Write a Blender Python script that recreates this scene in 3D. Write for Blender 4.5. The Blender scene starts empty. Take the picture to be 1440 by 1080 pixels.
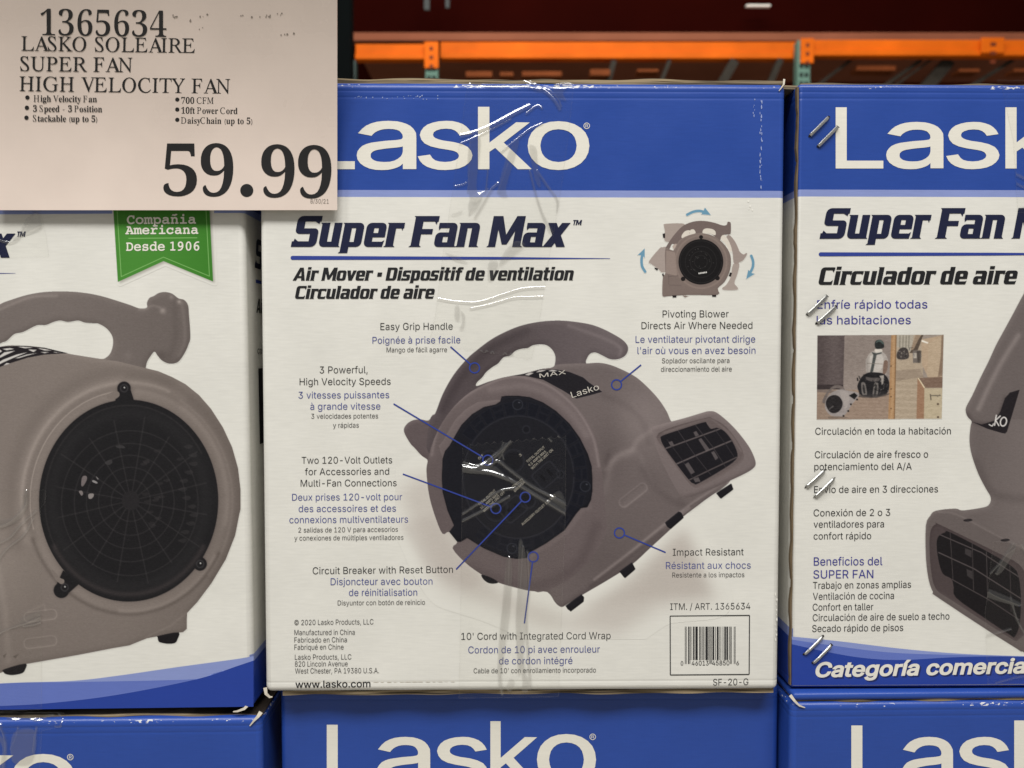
import bpy, bmesh, math, random
import numpy as np
from mathutils import Vector, Matrix
from mathutils.geometry import delaunay_2d_cdt

random.seed(4)
RNG = np.random.default_rng(7)
C = bpy.context.scene.collection
SC = bpy.context.scene
Z0 = 0.81                                   # height of the lens above the floor
R = math.radians

# ------------------------------------------------------------------ camera
PITCH = R(2.2493407608)
F = 720 / math.tan(R(31))                   # focal length in photo pixels (1440 wide)
cam = bpy.data.cameras.new('camera')
cam.sensor_width = 36
cam.angle = R(62)
cam.clip_start = 0.02
cam.clip_end = 60
cam.dof.use_dof = True
cam.dof.focus_distance = 0.72
cam.dof.aperture_fstop = 7.2
co = bpy.data.objects.new('camera', cam)
C.objects.link(co)
co.location = (0, 0, Z0)
co.rotation_euler = (R(90) - PITCH, 0, 0)
SC.camera = co

# ------------------------------------------------------------------ light
w = bpy.data.worlds.new('World')
SC.world = w
w.use_nodes = True
bg = w.node_tree.nodes['Background']
bg.inputs[0].default_value = (1.0, 0.98, 0.95, 1)
bg.inputs[1].default_value = 0.22
SC.view_settings.view_transform = 'Standard'
SC.view_settings.look = 'None'
SC.view_settings.exposure = 0.07
SC.view_settings.gamma = 1
SC.view_settings.use_curve_mapping = False
SC.cycles.max_bounces = 10
SC.cycles.transparent_max_bounces = 24
SC.cycles.caustics_reflective = False
SC.cycles.caustics_refractive = False

def area(name, loc, aim, sx, sy, power, col=(1, 0.988, 0.968)):
    l = bpy.data.lights.new(name, 'AREA')
    l.shape = 'RECTANGLE'
    l.size, l.size_y, l.energy, l.color = sx, sy, power, col
    o = bpy.data.objects.new(name, l)
    C.objects.link(o)
    o.location = loc
    o.rotation_euler = (Vector(aim) - Vector(loc)).to_track_quat('-Z', 'Y').to_euler()
    return o
# strip lamps over the aisle, and the lamp of the next aisle
area('aisle_lamp', (0.25, -2.2, 5.2), (0, 0.72, 0.7), 4.2, 1.2, 312)
area('aisle_lamp', (-1.8, -0.8, 3.8), (0, 0.72, 0.8), 0.5, 1.6, 42)
area('far_aisle_lamp', (0.4, 3.2, 4.2), (0.2, 5.2, 2.4), 3.2, 0.5, 45)

# ------------------------------------------------------------------ helpers
def lin(c, g=1.0):
    a = np.asarray(c, float) / 255.0
    a = np.where(a <= 0.04045, a / 12.92, ((a + 0.055) / 1.055) ** 2.4)
    return a * g

def tag(o, label=None, cat=None, group=None, kind=None):
    if label: o['label'] = label
    if cat: o['category'] = cat
    if group: o['group'] = group
    if kind: o['kind'] = kind
    return o

def empty(name, parent=None):
    o = bpy.data.objects.new(name, None)
    o.empty_display_size = 0.05
    C.objects.link(o)
    if parent: o.parent = parent
    return o

def mesh_obj(name, verts, faces, mat, parent=None, smooth=False):
    me = bpy.data.meshes.new(name)
    me.from_pydata([tuple(v) for v in verts], [], faces)
    me.update()
    if mat: me.materials.append(mat)
    if smooth:
        me.polygons.foreach_set('use_smooth', [True] * len(me.polygons))
    o = bpy.data.objects.new(name, me)
    C.objects.link(o)
    if parent: o.parent = parent
    return o

def bm_obj(name, bm, mat, parent=None, smooth=False):
    bmesh.ops.recalc_face_normals(bm, faces=bm.faces)
    me = bpy.data.meshes.new(name)
    bm.to_mesh(me)
    bm.free()
    for m in (mat if isinstance(mat, (list, tuple)) else [mat]):
        me.materials.append(m)
    if smooth:
        me.polygons.foreach_set('use_smooth', [True] * len(me.polygons))
    o = bpy.data.objects.new(name, me)
    C.objects.link(o)
    if parent: o.parent = parent
    return o

def add_box(bm, x0, y0, z0, x1, y1, z1, bev=0.0, seg=2):
    r = bmesh.ops.create_cube(bm, size=1)
    for v in r['verts']:
        v.co = Vector(((x0 + x1) / 2 + v.co.x * (x1 - x0), (y0 + y1) / 2 + v.co.y * (y1 - y0),
                       (z0 + z1) / 2 + v.co.z * (z1 - z0)))
    if bev:
        es = list({e for v in r['verts'] for e in v.link_edges})
        bmesh.ops.bevel(bm, geom=es, offset=bev, segments=seg, affect='EDGES', profile=0.5)

# ------------------------------------------------------------------ materials
def new_mat(name):
    m = bpy.data.materials.new(name)
    m.use_nodes = True
    nt = m.node_tree
    return m, nt, nt.nodes['Principled BSDF']

def N(nt, t, **k):
    n = nt.nodes.new(t)
    for a, b in k.items(): setattr(n, a, b)
    return n

def rgba(c): return (float(c[0]), float(c[1]), float(c[2]), 1)

GAIN = 1.0
WHITE = lin((221, 219, 211)) * GAIN
BLUE = lin((40, 72, 152)) * GAIN
PALE = lin((134, 147, 199)) * GAIN
DEEP = lin((34, 62, 150)) * GAIN

def fibre(nt, scale=1.0):
    """paper fibre: faint horizontal streaks and slow mottling, from the object's own coordinates"""
    tc = N(nt, 'ShaderNodeTexCoord')
    mp = N(nt, 'ShaderNodeMapping')
    mp.inputs['Scale'].default_value = (70, 70, 620)
    nt.links.new(tc.outputs['Object'], mp.inputs[0])
    n1 = N(nt, 'ShaderNodeTexNoise')
    n1.inputs['Scale'].default_value = scale
    n1.inputs['Detail'].default_value = 3
    nt.links.new(mp.outputs[0], n1.inputs['Vector'])
    n2 = N(nt, 'ShaderNodeTexNoise')
    n2.inputs['Scale'].default_value = 16
    n2.inputs['Detail'].default_value = 4
    nt.links.new(tc.outputs['Object'], n2.inputs['Vector'])
    # flute lines telegraphing through the liner
    n3 = N(nt, 'ShaderNodeTexNoise')
    mp3 = N(nt, 'ShaderNodeMapping')
    mp3.inputs['Scale'].default_value = (210, 20, 2.2)
    nt.links.new(tc.outputs['Object'], mp3.inputs[0])
    nt.links.new(mp3.outputs[0], n3.inputs['Vector'])
    n3.inputs['Scale'].default_value = 1.0
    return tc, n1.outputs['Fac'], n2.outputs['Fac'], n3.outputs['Fac']

def math_(nt, op, a, b=None, clamp=False):
    n = N(nt, 'ShaderNodeMath', operation=op, use_clamp=clamp)
    for i, v in enumerate((a, b)):
        if v is None: continue
        if hasattr(v, 'is_output'): nt.links.new(v, n.inputs[i])
        else: n.inputs[i].default_value = v
    return n.outputs[0]

def mixc(nt, f, a, b, mode='MIX'):
    n = N(nt, 'ShaderNodeMix', data_type='RGBA', blend_type=mode)
    for s, v in ((n.inputs['Factor'], f), (n.inputs[6], a), (n.inputs[7], b)):
        if hasattr(v, 'is_output'): nt.links.new(v, s)
        else: s.default_value = v if isinstance(v, (float, int)) else rgba(v)
    return n.outputs[2]

def paper_finish(nt, bsdf, colour, n1, n2, n3, rough, bump=0.35, coat=0.0, spec=0.35, vary=0.10, extra=None):
    f = math_(nt, 'ADD', math_(nt, 'MULTIPLY', math_(nt, 'SUBTRACT', n1, 0.5), vary),
              math_(nt, 'MULTIPLY', math_(nt, 'SUBTRACT', n2, 0.5), vary * 1.1))
    f = math_(nt, 'ADD', f, 1.0)
    hs = N(nt, 'ShaderNodeHueSaturation')
    nt.links.new(colour, hs.inputs['Color'])
    nt.links.new(f, hs.inputs['Value'])
    nt.links.new(hs.outputs[0], bsdf.inputs['Base Color'])
    rr = math_(nt, 'ADD', math_(nt, 'MULTIPLY', math_(nt, 'SUBTRACT', n2, 0.5), 0.25), rough)
    nt.links.new(rr, bsdf.inputs['Roughness'])
    bsdf.inputs['Specular IOR Level'].default_value = spec
    bsdf.inputs['Coat Weight'].default_value = coat
    bsdf.inputs['Coat Roughness'].default_value = 0.25
    h = math_(nt, 'ADD', math_(nt, 'MULTIPLY', n1, 0.25), math_(nt, 'ADD', math_(nt, 'MULTIPLY', n2, 1.2), math_(nt, 'MULTIPLY', n3, 0.5)))
    if extra is not None: h = math_(nt, 'ADD', h, extra)
    b = N(nt, 'ShaderNodeBump')
    b.inputs['Strength'].default_value = bump
    b.inputs['Distance'].default_value = 0.0006
    nt.links.new(h, b.inputs['Height'])
    nt.links.new(b.outputs[0], bsdf.inputs['Normal'])

def ink(name, col, rough=0.5, spec=0.35, coat=0.0, vary=0.10):
    m, nt, b = new_mat(name)
    tc, n1, n2, n3 = fibre(nt)
    rgb = N(nt, 'ShaderNodeRGB')
    rgb.outputs[0].default_value = rgba(col)
    paper_finish(nt, b, rgb.outputs[0], n1, n2, n3, rough, coat=coat, spec=spec, vary=vary)
    return m

def carton_mat(name, v1, v2, low=None, low2=None, H=0.515):
    """white card; blue above v2, pale stripe v1..v2; on side walls optional blue below low, pale low..low2"""
    m, nt, b = new_mat(name)
    tc, n1, n2, n3 = fibre(nt)
    sp = N(nt, 'ShaderNodeSeparateXYZ')
    nt.links.new(tc.outputs['Object'], sp.inputs[0])
    z = sp.outputs['Z']
    c = mixc(nt, math_(nt, 'GREATER_THAN', z, v1), WHITE, PALE)
    c = mixc(nt, math_(nt, 'GREATER_THAN', z, v2), c, BLUE)
    if low:
        c = mixc(nt, math_(nt, 'LESS_THAN', z, low2), c, PALE)
        c = mixc(nt, math_(nt, 'LESS_THAN', z, low), c, DEEP)
    # rubbed white specks along the ink
    nz = N(nt, 'ShaderNodeTexNoise')
    nz.inputs['Scale'].default_value = 150
    nz.inputs['Detail'].default_value = 5
    nz.inputs['Roughness'].default_value = 0.7
    nt.links.new(tc.outputs['Object'], nz.inputs['Vector'])
    c = mixc(nt, math_(nt, 'MULTIPLY', math_(nt, 'GREATER_THAN', nz.outputs['Fac'], 0.765), 0.30), c, WHITE)
    # ink cracked white along the top fold, doubling as painted sparkle
    ne = N(nt, 'ShaderNodeTexNoise')
    ne.inputs['Scale'].default_value = 1.0
    ne.inputs['Detail'].default_value = 4
    me_ = N(nt, 'ShaderNodeMapping')
    me_.inputs['Scale'].default_value = (240, 240, 700)
    nt.links.new(tc.outputs['Object'], me_.inputs[0])
    nt.links.new(me_.outputs[0], ne.inputs['Vector'])
    edge = math_(nt, 'MULTIPLY', math_(nt, 'GREATER_THAN', z, H - 0.0042), math_(nt, 'LESS_THAN', z, H - 0.0016))
    nl = N(nt, 'ShaderNodeTexNoise')
    nl.inputs['Scale'].default_value = 14
    nt.links.new(tc.outputs['Object'], nl.inputs['Vector'])
    worn_sparkle = math_(nt, 'GREATER_THAN', math_(nt, 'ADD', math_(nt, 'MULTIPLY', ne.outputs['Fac'], 0.6), math_(nt, 'MULTIPLY', nl.outputs['Fac'], 0.55)), 0.668)
    c = mixc(nt, math_(nt, 'MULTIPLY', math_(nt, 'MULTIPLY', edge, worn_sparkle), 0.8), c, WHITE)
    # pressed score lines beside the folds
    def groove(z0, wd):
        q = math_(nt, 'DIVIDE', math_(nt, 'SUBTRACT', z, z0), wd)
        return math_(nt, 'POWER', 2.718, math_(nt, 'MULTIPLY', math_(nt, 'MULTIPLY', q, q), -1.0))
    g = math_(nt, 'ADD', math_(nt, 'ADD', groove(H - 0.0125, 0.0011), groove(H - 0.0072, 0.0009)), groove(0.0085, 0.0010))
    paper_finish(nt, b, c, n1, n2, n3, 0.34, spec=0.38, vary=0.17, extra=math_(nt, 'MULTIPLY', g, -0.9))
    return m

def plain(name, col, rough=0.6, metal=0.0, spec=0.4, noise=0.15, scale=30, emit=None):
    m, nt, b = new_mat(name)
    tc = N(nt, 'ShaderNodeTexCoord')
    n = N(nt, 'ShaderNodeTexNoise')
    n.inputs['Scale'].default_value = scale
    n.inputs['Detail'].default_value = 5
    nt.links.new(tc.outputs['Object'], n.inputs['Vector'])
    f = math_(nt, 'ADD', math_(nt, 'MULTIPLY', math_(nt, 'SUBTRACT', n.outputs['Fac'], 0.5), noise * 2), 1.0)
    hs = N(nt, 'ShaderNodeHueSaturation')
    hs.inputs['Color'].default_value = rgba(col)
    nt.links.new(f, hs.inputs['Value'])
    nt.links.new(hs.outputs[0], b.inputs['Base Color'])
    b.inputs['Roughness'].default_value = rough
    b.inputs['Metallic'].default_value = metal
    b.inputs['Specular IOR Level'].default_value = spec
    if emit:
        b.inputs['Emission Color'].default_value = rgba(col)
        b.inputs['Emission Strength'].default_value = emit
    return m

def kraft(name):
    """cut edge of corrugated board: brown liners with dark flutes between"""
    m, nt, b = new_mat(name)
    tc = N(nt, 'ShaderNodeTexCoord')
    mp = N(nt, 'ShaderNodeMapping')
    mp.inputs['Scale'].default_value = (9, 9, 420)
    nt.links.new(tc.outputs['Object'], mp.inputs[0])
    n = N(nt, 'ShaderNodeTexNoise')
    n.inputs['Scale'].default_value = 1
    n.inputs['Detail'].default_value = 4
    nt.links.new(mp.outputs[0], n.inputs['Vector'])
    cr = N(nt, 'ShaderNodeValToRGB')
    e = cr.color_ramp.elements
    e[0].position, e[0].color = 0.36, rgba(lin((46, 36, 26)))
    e[1].position, e[1].color = 0.62, rgba(lin((158, 140, 110)))
    nt.links.new(n.outputs['Fac'], cr.inputs[0])
    nt.links.new(cr.outputs[0], b.inputs['Base Color'])
    b.inputs['Roughness'].default_value = 0.85
    return m

def picture_mat(name):
    """four-colour print on the card: the ink lies over the card by its coverage"""
    m, nt, b = new_mat(name)
    tc, n1, n2, n3 = fibre(nt)
    at = N(nt, 'ShaderNodeAttribute', attribute_name='Ink')
    c = mixc(nt, at.outputs['Alpha'], WHITE, at.outputs['Color'])
    paper_finish(nt, b, c, n1, n2, n3, 0.55, spec=0.16, vary=0.08)
    return m

def film_mat(name, tint=0.10):
    """clear glossy packing tape; patches that have let go of the card show a little darker"""
    m, nt, b = new_mat(name)
    nt.nodes.remove(b)
    out = [n for n in nt.nodes if n.type == 'OUTPUT_MATERIAL'][0]
    at = N(nt, 'ShaderNodeAttribute', attribute_name='Lift')
    tr = N(nt, 'ShaderNodeBsdfTransparent')
    nt.links.new(mixc(nt, at.outputs['Fac'], (1, 1, 0.995), (0.95, 0.945, 0.93)), tr.inputs['Color'])
    gl = N(nt, 'ShaderNodeBsdfGlossy')
    gl.inputs['Roughness'].default_value = 0.17
    gl.inputs['Color'].default_value = (1, 1, 1, 1)
    fr = N(nt, 'ShaderNodeFresnel')
    gm = N(nt, 'ShaderNodeNewGeometry')        # a film reflects alike from both sides
    nt.links.new(math_(nt, 'SUBTRACT', 1.4, math_(nt, 'MULTIPLY', gm.outputs['Backfacing'], 1.4 - 1 / 1.4)), fr.inputs['IOR'])
    tc = N(nt, 'ShaderNodeTexCoord')
    n = N(nt, 'ShaderNodeTexNoise')
    n.inputs['Scale'].default_value = 90
    n.inputs['Detail'].default_value = 3
    nt.links.new(tc.outputs['Object'], n.inputs['Vector'])
    bp = N(nt, 'ShaderNodeBump')
    bp.inputs['Strength'].default_value = 0.18
    bp.inputs['Distance'].default_value = 0.0006
    nt.links.new(n.outputs['Fac'], bp.inputs['Height'])
    nt.links.new(bp.outputs[0], gl.inputs['Normal'])
    mx = N(nt, 'ShaderNodeMixShader')
    # where it sticks it reflects from one face only, where it stands free from both
    nt.links.new(math_(nt, 'ADD', math_(nt, 'MULTIPLY', fr.outputs[0], math_(nt, 'ADD', math_(nt, 'MULTIPLY', at.outputs['Fac'], 2.6), 0.4)), math_(nt, 'MULTIPLY', at.outputs['Fac'], 0.13), True), mx.inputs[0])
    nt.links.new(tr.outputs[0], mx.inputs[1])
    nt.links.new(gl.outputs[0], mx.inputs[2])
    nt.links.new(mx.outputs[0], out.inputs[0])
    return m

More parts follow.
